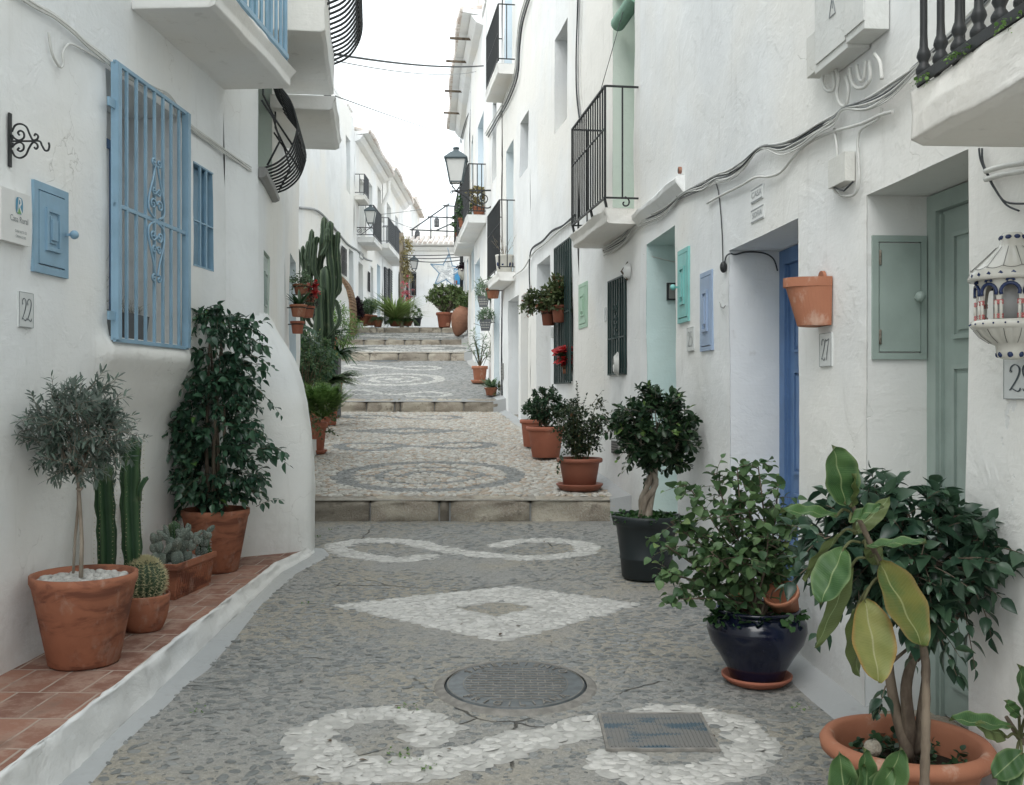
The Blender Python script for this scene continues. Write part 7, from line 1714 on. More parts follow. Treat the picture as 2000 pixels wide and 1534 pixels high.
# other side
z1 = lambda x, y: (x / 2.8414, y / 2.8414)
cable_thing('painted_conduit', 'bunch of painted cables running above the blue window bars', [([WL(*z1(x + rj.uniform(-3, 3), y + d + rj.uniform(-3, 3)), .012) for x, y in ((60, -60), (200, 30), (300, 85), (400, 165), (480, 240), (560, 300), (650, 375), (760, 445), (870, 500), (945, 540), (1050, 690), (1200, 800), (1310, 880), (1395, 940))], r) for d, r in ((0, .007), (8, .004), (-8, .004), (16, .005))], M['cable_w'])
cable_thing('painted_conduit', 'painted cable loop standing out on the plaster by the iron hook', [([WL(*z1(x, y), .005) for x, y in ((270, 180), (290, 300), (330, 370), (350, 360), (350, 290), (385, 245), (440, 265), (520, 310), (580, 350))], .006)], M['cable_w'])
# overhead
def over(label, a, b, sg, r, m):
    n = 12; pts = [a.lerp(b, i / n) - Vector((0, 0, sg * 4 * (i / n) * (1 - i / n))) for i in range(n + 1)]; t = thing('overhead_cable', a, label, 'cable', 'cables across the street'); mb = MB(); mb.tube(pts, r, 5); mb.build('strand', m, t)
over('thick dark cable crossing the street from the cage balcony', P(640, 104, 9.3), P(944, 129, 17.5), .06, .012, M['cable_d'])
over('faint upper cable crossing the street above the thick one', P(640, 66, 9.3), P(905, 112, 22), .10, .003, M['cable_g'])
over('thin cable crossing just below the thick one', P(640, 116, 9.3), P(930, 140, 21), .10, .006, M['cable_g'])
over('thin slack cable rising from the lower white slab to the eave', P(655, 188, 9.3), P(880, 264, 27), .02, .006, M['cable_g'])
over('far thin cable from the white balconies to the pergola', P(742, 419, 33), P(905, 393, 30), .05, .010, M['cable_g'])
over('short far cable sloping to the pergola post', P(762, 429, 37), P(805, 446, 44), .02, .016, M['cable_g'])
for i, (a, b) in enumerate((((787, 499), (902, 497)), ((787, 503), (902, 502)), ((790, 507), (902, 508)))): over(('upper', 'middle', 'lower')[i] + ' one of three dark cables the star hangs from', P(*a, 33), P(*b, 29.5), .02 + .03 * i, .014, M['cable_d'])
cable_thing('wall_cable', 'sagging dark cable along the far white facade above the doors', [([P(px, py, min(44, 4.80 * F / (1000 - px))) for px, py in ((583, 406), (620, 412), (648, 440), (664, 460), (680, 478), (698, 490), (712, 505), (726, 510))], .03)], M['cable_g'])
# ---------------------------------------------------------------- number tiles, writing
FONT = {}
def glyphs(s, size=1.0, extrude=.0, align='CENTER', spacing=1.0):
    key = (s, extrude, align, spacing)
    if key not in FONT:
        c = bpy.data.curves.new('lettering', 'FONT'); c.body = s; c.size = 1.0; c.align_x = align; c.align_y = 'CENTER'; c.resolution_u = 3; c.extrude = extrude; c.space_character = spacing
        o = bpy.data.objects.new('lettering', c); COL.objects.link(o); bpy.context.view_layer.update()
        me = bpy.data.meshes.new_from_object(o.evaluated_get(bpy.context.evaluated_depsgraph_get())); V = np.array([tuple(v.co) for v in me.vertices]); Fc = [tuple(p.vertices) for p in me.polygons]
        bpy.data.objects.remove(o); bpy.data.curves.remove(c); bpy.data.meshes.remove(me); FONT[key] = (V, Fc)
    return FONT[key]
def write(mb, s, size, O, X, Y, N, extrude=.0, xs=1.0, mat=0, spacing=1.0):
    V, Fc = glyphs(s, 1, extrude / max(size, 1e-6), spacing=spacing); O, X, Y, N = [np.array(tuple(q)) for q in (O, X, Y, N)]
    mb.add(O + V[:, 0:1] * size * xs * X + V[:, 1:2] * size * Y + V[:, 2:3] * size * N, Fc, mat)
DG = {'2': [([(.06, .74), (.10, .80), (.14, .74), (.08, .72)], .05), ([(.08, .76), (.12, .92), (.27, 1.0), (.42, .90), (.44, .72), (.34, .46), (.16, .18), (.05, .05)], .075), ([(.05, .05), (.14, .11), (.25, .06), (.36, .01), (.45, .05), (.47, .14)], .08)],
      '7': [([(.06, .84), (.08, .98), (.16, .90), (.26, .93), (.38, .97), (.46, 1.0)], .07), ([(.46, 1.0), (.34, .66), (.24, .36), (.20, .12), (.21, .0)], .075)],
      '9': [([(.40, .72), (.36, .93), (.24, 1.0), (.10, .92), (.07, .72), (.13, .56), (.26, .52), (.38, .62), (.41, .78), (.41, .50), (.36, .22), (.25, .03), (.12, .02), (.07, .12)], .07)],
      '5': [([(.40, .97), (.24, .95), (.13, .98), (.13, .60)], .05), ([(.13, .60), (.27, .66), (.40, .52), (.42, .30), (.32, .08), (.17, .0), (.07, .10)], .075)]}
def digits(mb, s, O, X, Z, N, w, h):
    O, X, Z, N = [Vector(q) for q in (O, X, Z, N)]; k = len(s)
    for i, ch in enumerate(s):
        for pts, tw_ in DG[ch]:
            cv = catmull(pts, 6); m = len(cv); V = []
            for j, p in enumerate(cv):
                d = cv[min(j + 1, m - 1)] - cv[max(j - 1, 0)]; d = d / max(1e-6, np.hypot(*d)); nn = np.array((-d[1], d[0])); f = (.35 + .65 * abs(d[1] * .9 + d[0] * .25)) * (.45 + .55 * math.sin(PI * j / (m - 1)) ** .5)
                for sg in (-1, 1):
                    q = p + nn * sg * tw_ * .5 * f; V.append(tuple(O + X * ((i * .5 + q[0]) / (k * .5) - .5) * w + Z * (q[1] - .5) * h + N))
            mb.add(V, [(2 * j, 2 * j + 1, 2 * j + 3, 2 * j + 2) for j in range(m - 1)])
def tile(label, fr, u0, u1, z0, z1, s, n0=.0, name='house_number_tile', cat='number tile', mirror=False):
    c = fr.p((u0 + u1) / 2, (z0 + z1) / 2, n0); t = thing(name, c, label, cat); mb = MB(); fr.box(mb, u0, u1, z0, z1, n0 - .01, n0 + .008); mb.build('tile_face', M['tile'], t)
    X = fr.T if fr.side < 0 else -fr.T
    lb = MB(); digits(lb, s, c + fr.N * .0095, X, Vector((0, 0, 1)), Vector((0, 0, 0)), (u1 - u0) * .72, (z1 - z0) * .64); lb.build('numerals', M['ink'], t)
    bd = MB(); e = .005
    for a, b, p, q in ((u0, u1, z0, z0 + .002), (u0, u1, z1 - .002, z1), (u0, u0 + .002, z0, z1), (u1 - .002, u1, z0, z1)): fr.box(bd, a, b, p, q, n0 + .007, n0 + .009)
    bd.build('tile_edge', M['ink_soft'], t)
fa = Fr(XL, 4.0, 4.8, -1); yq = WL(34, 600).y, WL(62, 600).y; tile('narrow white tile numbered 22 under the blue meter cupboard', fa, fa.u(yq[0]), fa.u(yq[1]), 1.783, 1.935, '22', wall_n(4.3, 1.85, 40., .016, dispL) + .001)
fa = Fr(XR, 4.08, 6.6, 1); a, b = WP(1623, 680).y, WP(1600, 680).y; tile('white tile numbered 27 below the terracotta wall pot', fa, fa.u(a), fa.u(b), WP(1611, 716).z, WP(1611, 651).z, '27', wall_n(a, 1.7, 1.3, .014) + .001)
a, b = WP(1359, 660).y, WP(1346, 660).y; fa = Fr(XR, 6.62, 8.36, 1); tile('small white tile numbered 25 under the turquoise cupboard', fa, fa.u(a), fa.u(b), WP(1352, 686).z, WP(1352, 640).z, '25', wall_n(a, 1.85, 1.3, .014) + .001)
fa = Fr(XR, 2.6, 3.3, 1); a, b = 2.895, WP(1965, 740).y; tile('white tile numbered 29 below the ceramic lantern', fa, fa.u(a), fa.u(b), WP(1983, 780).z, WP(1983, 698).z, '29', wall_n(a, 1.5, 1.3, .014) + .001)
def word_tile(label, px0, px1, py0, py1, s, mat='ink_soft', name='name_tile'):
    a, b = WP(px1, py0).y, WP(px0, py0).y; fa = Fr(XR, a, b, 1); z1, z0 = WP((px0 + px1) / 2, py0).z, WP((px0 + px1) / 2, py1).z; c = fa.p(fa.L / 2, (z0 + z1) / 2, .0); t = thing(name, c, label, 'name tile')
    k = wall_n(a, z0, 1.3, .014) - .004; mb = MB(); fa.box(mb, 0, fa.L, z0, z1, -.02, .010 + k); mb.build('tile_face', M['tile'], t); lb = MB(); write(lb, s, (z1 - z0) * .62, c + fa.N * (.0115 + k), -fa.T, (0, 0, 1), fa.N, xs=fa.L * .86 / (len(s) * (z1 - z0) * .62 * .62)); 
    for z in (z0 + .006, z1 - .006): fa.box(lb, .004, fa.L - .004, z - .003, z + .003, .010 + k, .0115 + k)
    lb.build('lettering', M[mat], t)
word_tile('upper name tile reading CASA above the blue door', 1467, 1490, 365, 393, 'CASA'); word_tile('lower name tile reading SOFIA above the blue door', 1467, 1492, 405, 432, 'SOFIA')
# plaque
fa = Fr(XL, 4.05, 4.8, -1); u0, u1, z0, z1 = fa.u(4.115), fa.u(4.338), 2.132, 2.352; c = fa.p((u0 + u1) / 2, (z0 + z1) / 2, .0); t = thing('wall_plaque', c, 'white enamel plaque reading Casa Rural with a blue and green emblem', 'plaque')
mb = MB(); fa.box(mb, u0, u1, z0, z1, -.01, .028); mb.build('plate', M['plaque'], t)
cu = u0 + (u1 - u0) * .60; n_ = .0295
def poly2(mb, pts, n): mb.add([tuple(fa.p(cu + a, b, n)) for a, b in pts], [tuple(range(len(pts)))])
mb = MB(); w_, zc = .028, z1 - .058; pts = [(w_ * math.copysign(abs(math.cos(a)) ** .6, math.cos(a)), zc + .036 * math.copysign(abs(math.sin(a)) ** .6, math.sin(a))) for a in np.linspace(0, 2 * PI, 25)[:-1]]; poly2(mb, pts, n_); e = mb.build('emblem', M['logo_blue'], t)
mb = MB(); poly2(mb, [(-.02, zc - .034), (.0, zc - .008), (.012, zc - .030), (.004, zc - .035)], n_ + .0006); mb.build('green_mark', M['logo_green'], e)
mb = MB(); poly2(mb, [(-.008, zc + .034), (.012, zc + .03), (.016, zc + .01), (.004, zc - .004), (.024, zc - .034), (.016, zc - .035), (-.006, zc - .003), (-.006, zc + .002), (.006, zc + .012), (.003, zc + .024), (-.004, zc + .026), (-.012, zc - .030), (-.018, zc - .032)], n_ + .0012); mb.build('letter_mark', M['plaque'], e)
mb = MB(); X = fa.T
for s, sz, dz, dx in (('Casa Rural', .038, -.118, 0), ('CASA ALTA 22', .0165, -.168, .012), ('CR/MA/02305', .0165, -.190, .012)): write(mb, s, sz, fa.p(cu + dx, z1 + dz, n_), X, (0, 0, 1), fa.N, xs=.85)
mb.build('lettering', M['ink_soft'], t)
# low relief plaque near the ledge, behind the cacti
t = thing('relief_tile', WL(290, 1010, -.1), 'small white relief tile on the wall behind the cactus trough', 'tile'); mb = MB(); fb2 = Fr(lambda y: XL(y) - .135, 5.6, 6.2, -1); fb2.box(mb, 0.0, .16, .78, .92, 0, .012); mb.build('tile_face', M['wall_near'], t)
# iron hook
zh = lambda x, y: P(x / 3.195, 200 + y / 3.195, 4.225)
t = thing('iron_wall_hook', zh(62, 240), 'black wrought iron scroll hook above the blue meter cupboard', 'hook'); mb = MB(); mb.bar(zh(62, 68), zh(62, 404), .007, .022, up=(0, 1, 0)); mb.build('back_plate', M['iron'], t)
for i, pts in enumerate((((72, 243), (120, 243), (180, 243), (245, 243), (262, 270), (280, 300), (300, 300), (308, 275), (304, 252)), ((74, 185), (95, 145), (130, 136), (165, 155), (185, 200), (205, 235), (230, 232), (238, 212), (222, 198), (214, 212)), ((78, 235), (74, 205), (90, 225), (120, 238), (148, 222), (148, 192), (128, 178), (112, 190), (122, 206)),
                         ((74, 300), (92, 335), (125, 348), (160, 330), (182, 285), (205, 252), (228, 258), (236, 278), (224, 292), (214, 280)), ((80, 252), (76, 280), (92, 262), (122, 250), (146, 266), (146, 294), (126, 306), (110, 296), (122, 284)))):
    mb = MB(); cv = catmull([tuple(zh(*p)) for p in pts], 6); mb.tube([tuple(v) for v in cv], .0042, 6); mb.build('scroll', M['iron'], t)
# ---------------------------------------------------------------- street lanterns
def lantern(label, C, s, arm_to, scale_r=.012, sty=1, bracket_py=None, far=False):
    """C = centre of the glass body, s = width; arm_to = fixing on the wall"""
    t = thing('street_lantern', C, label, 'street lantern', 'wall lanterns'); h = s * 1.10; w1, w0 = s / 2, s * .30; zt, zb = C.z + h / 2, C.z - h / 2
    def ringp(w, z, rot=PI / 4, k=4): return [Vector((C.x + w * 1.414 * math.cos(rot + PI / 2 * i), C.y + w * 1.414 * math.sin(rot + PI / 2 * i), z)) for i in range(k)]
    T_, B_ = ringp(w1, zt), ringp(w0, zb); g = MB(); T2, B2 = ringp(w1 * .94, zt), ringp(w0 * .94, zb); g.hexa([*B2, *T2]); g.build('glass', M['lamp_glass'], t)
    f = MB(); b = s * .05
    for i in range(4): f.bar(B_[i], T_[i], b); f.bar(B_[i], B_[(i + 1) % 4], b); f.bar(T_[i], T_[(i + 1) % 4], b * 1.2)
    f.build('frame', M['lamp_metal'], t)
    r = MB(); R_ = [ringp(w1 * 1.14, zt + b * .3), ringp(w1 * 1.14, zt + b), ringp(w1 * .55, zt + s * .34), ringp(w1 * .30, zt + s * .42), ringp(w1 * .26, zt + s * .50)]
    r.add([tuple(p) for q in R_ for p in q], [(i * 4 + k, i * 4 + (k + 1) % 4, (i + 1) * 4 + (k + 1) % 4, (i + 1) * 4 + k) for i in range(4) for k in range(4)] + [(0, 3, 2, 1), (16, 17, 18, 19)]); r.lathe([(w1 * .2, 0), (w1 * .34, s * .08), (w1 * .30, s * .14), (w1 * .10, s * .17), (0, s * .2)], (C.x, C.y, zt + s * .48), 10); r.build('cap', M['lamp_metal'], t)
    a = MB(); base = Vector((C.x, C.y, zb - s * .42))
    for i in range(4): q = B_[i].lerp(Vector((C.x, C.y, zb)), .25); a.tube([q, q.lerp(base, .4) + (q - Vector((C.x, C.y, q.z))) * .3, base], s * .025, 5)
    a.ball(tuple(base), s * .07, 8, 6); a.build('cradle', M['iron'], t)
    k = MB(); W_ = Vector(arm_to); d = W_ - base; d.z = 0; L_ = d.length; e = d / L_; up_ = Vector((0, 0, 1)); q0 = base + up_ * 0
    pp = lambda u, v: q0 + e * u * L_ + up_ * v * L_
    k.bar(pp(-.12, 0), pp(1, .02), s * .07, s * .07); k.bar(pp(1, .05), pp(1, -.48), s * .06, s * .06)
    k.tube([tuple(v) for v in catmull([tuple(pp(a_, b_)) for a_, b_ in ((0.02, -.02), (.2, -.12), (.42, -.30), (.66, -.44), (.9, -.48), (1, -.42))], 5)], s * .035, 6)
    fsp = Fr.__new__(Fr); fsp.O = Vector((pp(.76, 0).x, pp(.76, 0).y, 0)); fsp.T = e; fsp.N = Vector((0, -1, 0)); fsp.side = 1; fsp.ya = 0; fsp.L = 1
    zc = q0.z - .21 * L_; k.tube(spiral(fsp, (0, zc), .19 * L_, 1.9, PI / 2, 1, 0, 1, 40, .12), s * .03, 6); k.tube(spiral(fsp, (-.36 * L_, q0.z - .12 * L_), .08 * L_, 1.3, -PI / 2, 1, 0, 1, 20), s * .022, 5)
    k.tube(spiral(fsp, (-.90 * L_, q0.z - .03 * L_), .05 * L_, 1.2, PI / 2, -1, 0, 1, 16), s * .022, 5)
    k.build('bracket', M['iron'], t); return t
lantern('large black wall lantern on a scroll bracket in front of the twin balconies', P(891, 335, 18.9), .385, (XR(18.9), 18.9, 0))
lantern('wall lantern in front of the deep white balcony up the street', P(724, 425, 31.0), .33, (-4.85, 31.0, 0))
lantern('farthest wall lantern, beside the creeper post and the hanging star', P(809, 517, 34.0), .26, (P(787, 517, 34).x, 34, 0))
# ---------------------------------------------------------------- wall pot and ceramic lantern
t = thing('wall_flowerpot', (XR(4.5), 4.5, 1.8), 'empty half round terracotta pot fixed to the wall beside the blue door', 'flowerpot'); fw = Fr(XR, 4.5, 4.7, 1)
mb = MB(); n = 28; prof = [(.0, 0, 0), (.60, .0, 1), (.64, .01, 1), (.93, .80, 1), (.955, .805, 1), (1.0, .81, 1), (1.0, 1.0, 1), (.92, 1.0, 1), (.88, .85, 1), (.6, .1, 1), (0, .1, 1)]; V = []; Hh = .215; zb = 1.798
for j, (r_, z_, q) in enumerate(prof):
    for k in range(n + 1):
        a = PI * k / n; V.append(tuple(fw.p(math.cos(a) * .098 * (.72 + .28 * r_), zb + z_ * Hh + .014 * math.sin(a) * 0, math.sin(a) * .185 * r_)))
w_ = n + 1; mb.add(V, np.array([(j * w_ + k, j * w_ + k + 1, (j + 1) * w_ + k + 1, (j + 1) * w_ + k) for j in range(len(prof) - 1) for k in range(n)]), smooth=False); mb.build('pot', M['terra_wall'], t)
mb = MB(); V = [(-.118, 0), (-.118, 1.0)] ; 
pts = [(-.07, zb), (-.095, zb + Hh)] + [(.035 * math.cos(a) , zb + Hh + .035 * math.sin(a)) for a in np.linspace(PI, 0, 9)] + [(.095, zb + Hh), (.07, zb)]
for n0, n1 in ((0, .014),): m = len(pts); mb.add([tuple(fw.p(a, b, n1)) for a, b in pts] + [tuple(fw.p(a, b, n0)) for a, b in pts], [tuple(range(m)), tuple(range(2 * m - 1, m - 1, -1))] + [(i, (i + 1) % m, m + (i + 1) % m, m + i) for i in range(m)])
mb.build('back_plate', M['terra_wall'], t)
C = Vector((1.470, 2.935, 0)); t = thing('ceramic_lantern', (C.x, C.y, 1.78), 'white ceramic wall lantern with painted navy arches and pink columns', 'lantern')
fl = lambda N, amp: (lambda r, a, z: r * (1 - amp * abs(math.sin(a * N / 2)) ** 6))
mb = MB(); mb.lathe([(0, 1.968), (.026, 1.968), (.031, 1.960), (.034, 1.935), (.040, 1.925), (.062, 1.905), (.09, 1.878), (.108, 1.860), (.112, 1.852)], (C.x, C.y, 0), 84, star=lambda r, a, z: r * (1 - (.05 * abs(math.sin(a * 7)) ** 10 if .04 < r < .105 else 0))); mb.lathe([(.112, 1.852), (.118, 1.838), (.117, 1.828), (.108, 1.826), (.095, 1.835), (.0, 1.838)], (C.x, C.y, 0), 84, star=lambda r, a, z: r * (1 + .02 * abs(math.sin(a * 10)))); mb.build('dome', M['ceramic'], t)
mb = MB(); mb.lathe([(0, 1.712), (.100, 1.712), (.110, 1.710), (.114, 1.695), (.108, 1.688), (.104, 1.685)], (C.x, C.y, 0), 60); mb.lathe([(.104, 1.685), (.088, 1.665), (.060, 1.645), (.045, 1.638), (.043, 1.62), (.038, 1.603), (.02, 1.597), (0, 1.597)], (C.x, C.y, 0), 84, star=lambda r, a, z: r * (1 - (.05 * abs(math.sin(a * 7)) ** 10 if r > .05 else 0))); mb.build('bowl', M['ceramic'], t)
R0 = .098; K = 10; cl, rs, ar, wl, ln = MB(), MB(), MB(), MB(), MB()
def cp(a, z, r=R0): return Vector((C.x + r * math.cos(a), C.y + r * math.sin(a), z))
for i in range(K):
    a = 2 * PI * i / K + .12; 
    for da in (-.07, .07): cl.tube([cp(a + da, 1.712), cp(a + da, 1.765)], .0048, 8)
    for z in (1.717, 1.724, 1.757, 1.764): rs.tube([cp(a - .13, z), cp(a, z), cp(a + .13, z)], .0042, 6)
    am = a + PI / K; pts = []
    for th in np.linspace(-.35, PI + .35, 13): pts.append(tuple(cp(am + (PI / K * .80) * math.cos(th), 1.790 + .024 * math.sin(th), R0 + .001)))
    ar.tube(pts, .0052, 6); ar.tube([tuple(cp(am + .1 * math.cos(th), 1.820 + .008 * math.sin(th), R0 + .001)) for th in np.linspace(0, PI, 6)], .004, 5)
for i in range(K):
    a0 = 2 * PI * i / K + .12; m = 10
    for k in range(m):
        x0, x1 = k / m, (k + 1) / m; f = lambda x: 1.766 + (.05 * math.sqrt(max(0, 1 - ((x - .5) / .40) ** 2)) if abs(x - .5) < .40 else 0); a, b = a0 + 2 * PI / K * x0, a0 + 2 * PI / K * x1
        zA, zB = f(x0), f(x1); wl.add([tuple(cp(a, zA, R0 - .002)), tuple(cp(b, zB, R0 - .002)), tuple(cp(b, 1.838, R0 - .002)), tuple(cp(a, 1.838, R0 - .002)), tuple(cp(a, zA, R0 - .008)), tuple(cp(b, zB, R0 - .008)), tuple(cp(b, 1.838, R0 - .008)), tuple(cp(a, 1.838, R0 - .008))], [(0, 1, 2, 3), (7, 6, 5, 4), (0, 4, 5, 1)])
cl.build('columns', M['ceramic'], t); rs.build('column_rings', M['rose'], t); ar.build('arches', M['navy'], t); wl.build('arcade', M['ceramic'], t)
dm = MB()
for i in range(22):
    a = 2 * PI * i / 22; o_ = cp(a, 1.842, .1185); tx = Vector((-math.sin(a), math.cos(a), 0)); q = .007; dm.add([tuple(o_ - tx * q), tuple(o_ - Vector((.0, 0, q))), tuple(o_ + tx * q), tuple(o_ + Vector((0, 0, q)))], [(0, 1, 2, 3)])
    a += .1; dm.ball(tuple(cp(a, 1.70, .114)), .003, 6, 4)
for i in range(8): a = 2 * PI * i / 8; dm.ball(tuple(cp(a, 1.955, .029)), (.010, .010, .007), 8, 5); dm.ball(tuple(cp(a + .2, 1.612, .037)), (.009, .009, .010), 8, 5)
dm.build('painted_marks', M['navy'], t)
for i in range(14):
    a = 2 * PI * (i + .5) / 14 - PI / 14; pts = [cp(a, z + .0015, r + .0008) for r, z in ((.042, 1.925), (.062, 1.905), (.09, 1.878), (.108, 1.860))]; ln.tube(pts, .0009, 3, cap=False); pts = [cp(a, z - .001, r + .0006) for r, z in ((.104, 1.685), (.088, 1.665), (.060, 1.645))]; ln.tube(pts, .0009, 3, cap=False)
    pts = [cp(a + .22 * (x - .5) * 2 + .22, 1.862 + .006 * abs(2 * x - 1) ** 2 - .004, .111) for x in np.linspace(0, 1, 6)]; ln.tube(pts, .0009, 3, cap=False)
ln.build('outline', M['ceramic_line'], t)
mb = MB(); mb.lathe([(0, 1.715), (.05, 1.715), (.05, 1.835), (0, 1.835)], (C.x, C.y, 0), 24); mb.build('inner_shade', flat('shade', (.42, .42, .42), .5), t)
# ---------------------------------------------------------------- iron covers in the paving
c = G(1007, 1341); t = thing('manhole_cover', c, 'round grey cast manhole cover lettered round its rim', 'manhole cover'); sl = .043; z0 = c.z
def gz(x, y, h): return (c.x + x, c.y + y, z0 + y * sl + h)
def disc(mb, r0, r1, h0, h1, n=64, mat=0):
    V = []
    for i in range(n):
        a = 2 * PI * i / n
        for r_, h in ((r0, h0), (r1, h1)): V.append(gz(r_ * math.cos(a), r_ * math.sin(a), h))
    mb.add(V, [(2 * i, 2 * i + 1, (2 * i + 3) % (2 * n), (2 * i + 2) % (2 * n)) for i in range(n)], mat)
m_cov = flat('cast_cover', (.115, .13, .135), .45, .45, .35, 25); m_rim = flat('cover_rim', (.27, .255, .23), .75, .2, .35, 20)
mb = MB(); disc(mb, .352, .322, .006, .013); disc(mb, .322, .318, .013, .012); disc(mb, .352, .362, .006, .0); mb.build('frame', m_rim, t)
mb = MB(); disc(mb, .312, .306, .006, .014); disc(mb, .306, .0, .014, .0141); mb.build('lid', m_cov, t)
mb = MB(); disc(mb, .318, .312, .006, .006); mb.build('joint', M['dark'], t)
mb = MB(); br = .302
for i in range(-8, 9):
    y = i * .033; hw = math.sqrt(max(0, .225 ** 2 - y * y)) if abs(y) < .225 else 0
    if hw > .02: mb.box(gz(0, y, .0155), (2 * hw, .0055, .004))
for i in range(-5, 6):
    for j in range(-7, 7):
        y = (j + .5) * .033; x = i * .066 + (.033 if j % 2 else 0)
        if math.hypot(x, abs(y) + .02) < .225: mb.box(gz(x, y, .0155), (.0055, .033, .004))
disc(mb, .300, .304, .017, .017); disc(mb, .23, .234, .017, .017); mb.build('raised_pattern', m_rim, t)
mb = MB()
for s, a0, a1, flip in (('SANEAMIENTO', PI * .80, PI * .20, 1), ('FRIGILIANA', PI * 1.22, PI * 1.78, -1)):
    for i, ch in enumerate(s):
        a = a0 + (a1 - a0) * i / (len(s) - 1); Y_ = Vector((math.cos(a), math.sin(a), sl * math.sin(a))) * flip; X_ = Vector((math.sin(a), -math.cos(a), 0)) * flip; write(mb, ch, .060, gz(.267 * math.cos(a), .267 * math.sin(a), .0165), X_, Y_, (0, 0, 1), .002)
mb.build('lettering', m_rim, t)
g0 = Vector((.36, 3.72, 0)); t = thing('drain_cover', (.57, 3.91, GZ(3.91)), 'square ribbed iron drain cover stained with old blue paint', 'drain cover'); zz = lambda y: GZ(y)
mb = MB()
def slabq(mb, x0, x1, y0, y1, h0, h1, mat=0): mb.hexa([(x0, y0, zz(y0) + h0), (x1, y0, zz(y0) + h0), (x1, y1, zz(y1) + h0), (x0, y1, zz(y1) + h0), (x0, y0, zz(y0) + h1), (x1, y0, zz(y0) + h1), (x1, y1, zz(y1) + h1), (x0, y1, zz(y1) + h1)], mat)
nt_ = NT('stained_iron'); cc_ = nt_.mix(nt_.math('MULTIPLY', nt_.mr(nt_.noise(4, 4, vec=nt_.map((1, 5, 1))), .52, .60), .9), (.17, .165, .155), (.05, .09, .12)); nt_.P(color=cc_, rough=.55, spec=.4, normal=nt_.bump(nt_.noise(80, 3), .2, .003))
slabq(mb, .365, .765, 3.735, 4.085, .001, .010); mb.build('plate', nt_.m, t)
mb = MB()
for i in range(26): x = .372 + i * .0155; slabq(mb, x, x + .005, 3.745, 4.075, .010, .0135)
mb.build('ribs', nt_.m, t); mb = MB()
for a in ((.352, .364, 3.722, 4.098), (.766, .778, 3.722, 4.098)): slabq(mb, *a, .001, .011)
for a in ((.364, .766, 3.722, 3.734), (.364, .766, 4.086, 4.098)): slabq(mb, *a, .001, .011)
mb.build('frame', m_rim, t)
c3 = G(751, 706); t = thing('manhole_cover', c3, 'far oval looking grey manhole cover on the worn upper paving', 'manhole cover'); mb = MB(); mb.lathe([(.31, .006), (.30, .02), (.0, .02)], tuple(c3), 32, M=Matrix.Rotation(.13, 4, 'X')); mb.build('lid', m_cov, t); mb = MB(); mb.lathe([(.36, .0), (.35, .014), (.32, .014)], tuple(c3), 32, M=Matrix.Rotation(.13, 4, 'X')); mb.build('frame', m_rim, t)
# ---------------------------------------------------------------- star
c = P(873, 531, 33); t = thing('hanging_star', c, 'big blue edged white tinsel star hung across the street', 'star decoration')
def starp(R_, r_, rot=.12): return [Vector((c.x + (R_ if i % 2 == 0 else r_) * math.sin(rot + PI * i / 5), c.y, c.z + (R_ if i % 2 == 0 else r_) * math.cos(rot + PI * i / 5))) for i in range(10)]
blue = flat('star_blue', (.22, .34, .46), .5); wht = flat('star_tinsel', (.75, .77, .78), .5)
o_, i_ = starp(.60, .26), starp(.46, .20)
mb = MB()
for i in range(10): mb.bar(o_[i], o_[(i + 1) % 10], .035); mb.bar(i_[i], o_[i], .02)
mb.build('outer_frame', blue, t); mb = MB()
for i in range(10): mb.bar(i_[i], i_[(i + 1) % 10], .03)
rg = random.Random(2)
for i in range(120):
    k = rg.randrange(10); q = i_[k].lerp(i_[(k + 1) % 10], rg.random()).lerp(c, rg.random()); d = Vector((rg.gauss(0, 1), rg.gauss(0, .3), rg.gauss(0, 1))).normalized() * .07; mb.tube([q - d, q + d], .010, 3, smooth=False)
mb.build('tinsel', wht, t); mb = MB(); mb.tube([tuple(c - Vector((0, 0, .2))), tuple(c - Vector((0, 0, .95)))], .012, 5); mb.tube([tuple(o_[0]), tuple(o_[0] + Vector((-.05, 0, .2)))], .012, 5); mb.build('cord', blue, t)
# pergola and moorish lanterns on the roof terrace
Yp = 44.5; t = thing('pergola_frame', P(840, 480, Yp), 'thin grey metal pergola frame on the far roof terrace', 'pergola')
for i, (a, b, dy) in enumerate((((805, 500), (805, 448), 0), ((841.5, 478), (841.5, 423), 0), ((873, 466), (873, 401), 0), ((803, 450), (878, 398), 0), ((800, 449), (898, 453), 0), ((835, 424), (898, 426), 0), ((866, 402), (900, 404), 0), ((853, 450), (898, 430), 1.0))):
    mb = MB(); mb.bar(P(*a, Yp + .02 * i), P(*b, Yp + dy + .02 * i), .055); mb.build('pole', M['iron_far'], t)
for px, py, lab in ((853, 435, 'pierced metal lantern hanging higher under the far pergola'), (815, 460, 'pierced metal lantern hanging lower under the far pergola')):
    c = P(px, py, Yp - .2); t = thing('moorish_lantern', c, lab, 'lantern'); mb = MB(); mb.lathe([(0, .28), (.03, .24), (.10, .16), (.12, .10), (.11, -.12), (.12, -.16), (.10, -.2), (.0, -.2)], tuple(c), 12, smooth=False); mb.tube([(c.x, c.y, c.z + .28), (c.x, c.y, c.z + .36)], .01, 4); mb.build('body', M['iron_far'], t)
    mb = MB()
    for k in range(10):
        for j in range(4): a = 2 * PI * k / 10; mb.ball((c.x + .118 * math.cos(a), c.y + .118 * math.sin(a), c.z - .12 + j * .065), .013, 5, 4)
    mb.build('pierced_holes', M['lamp_glass'], t)
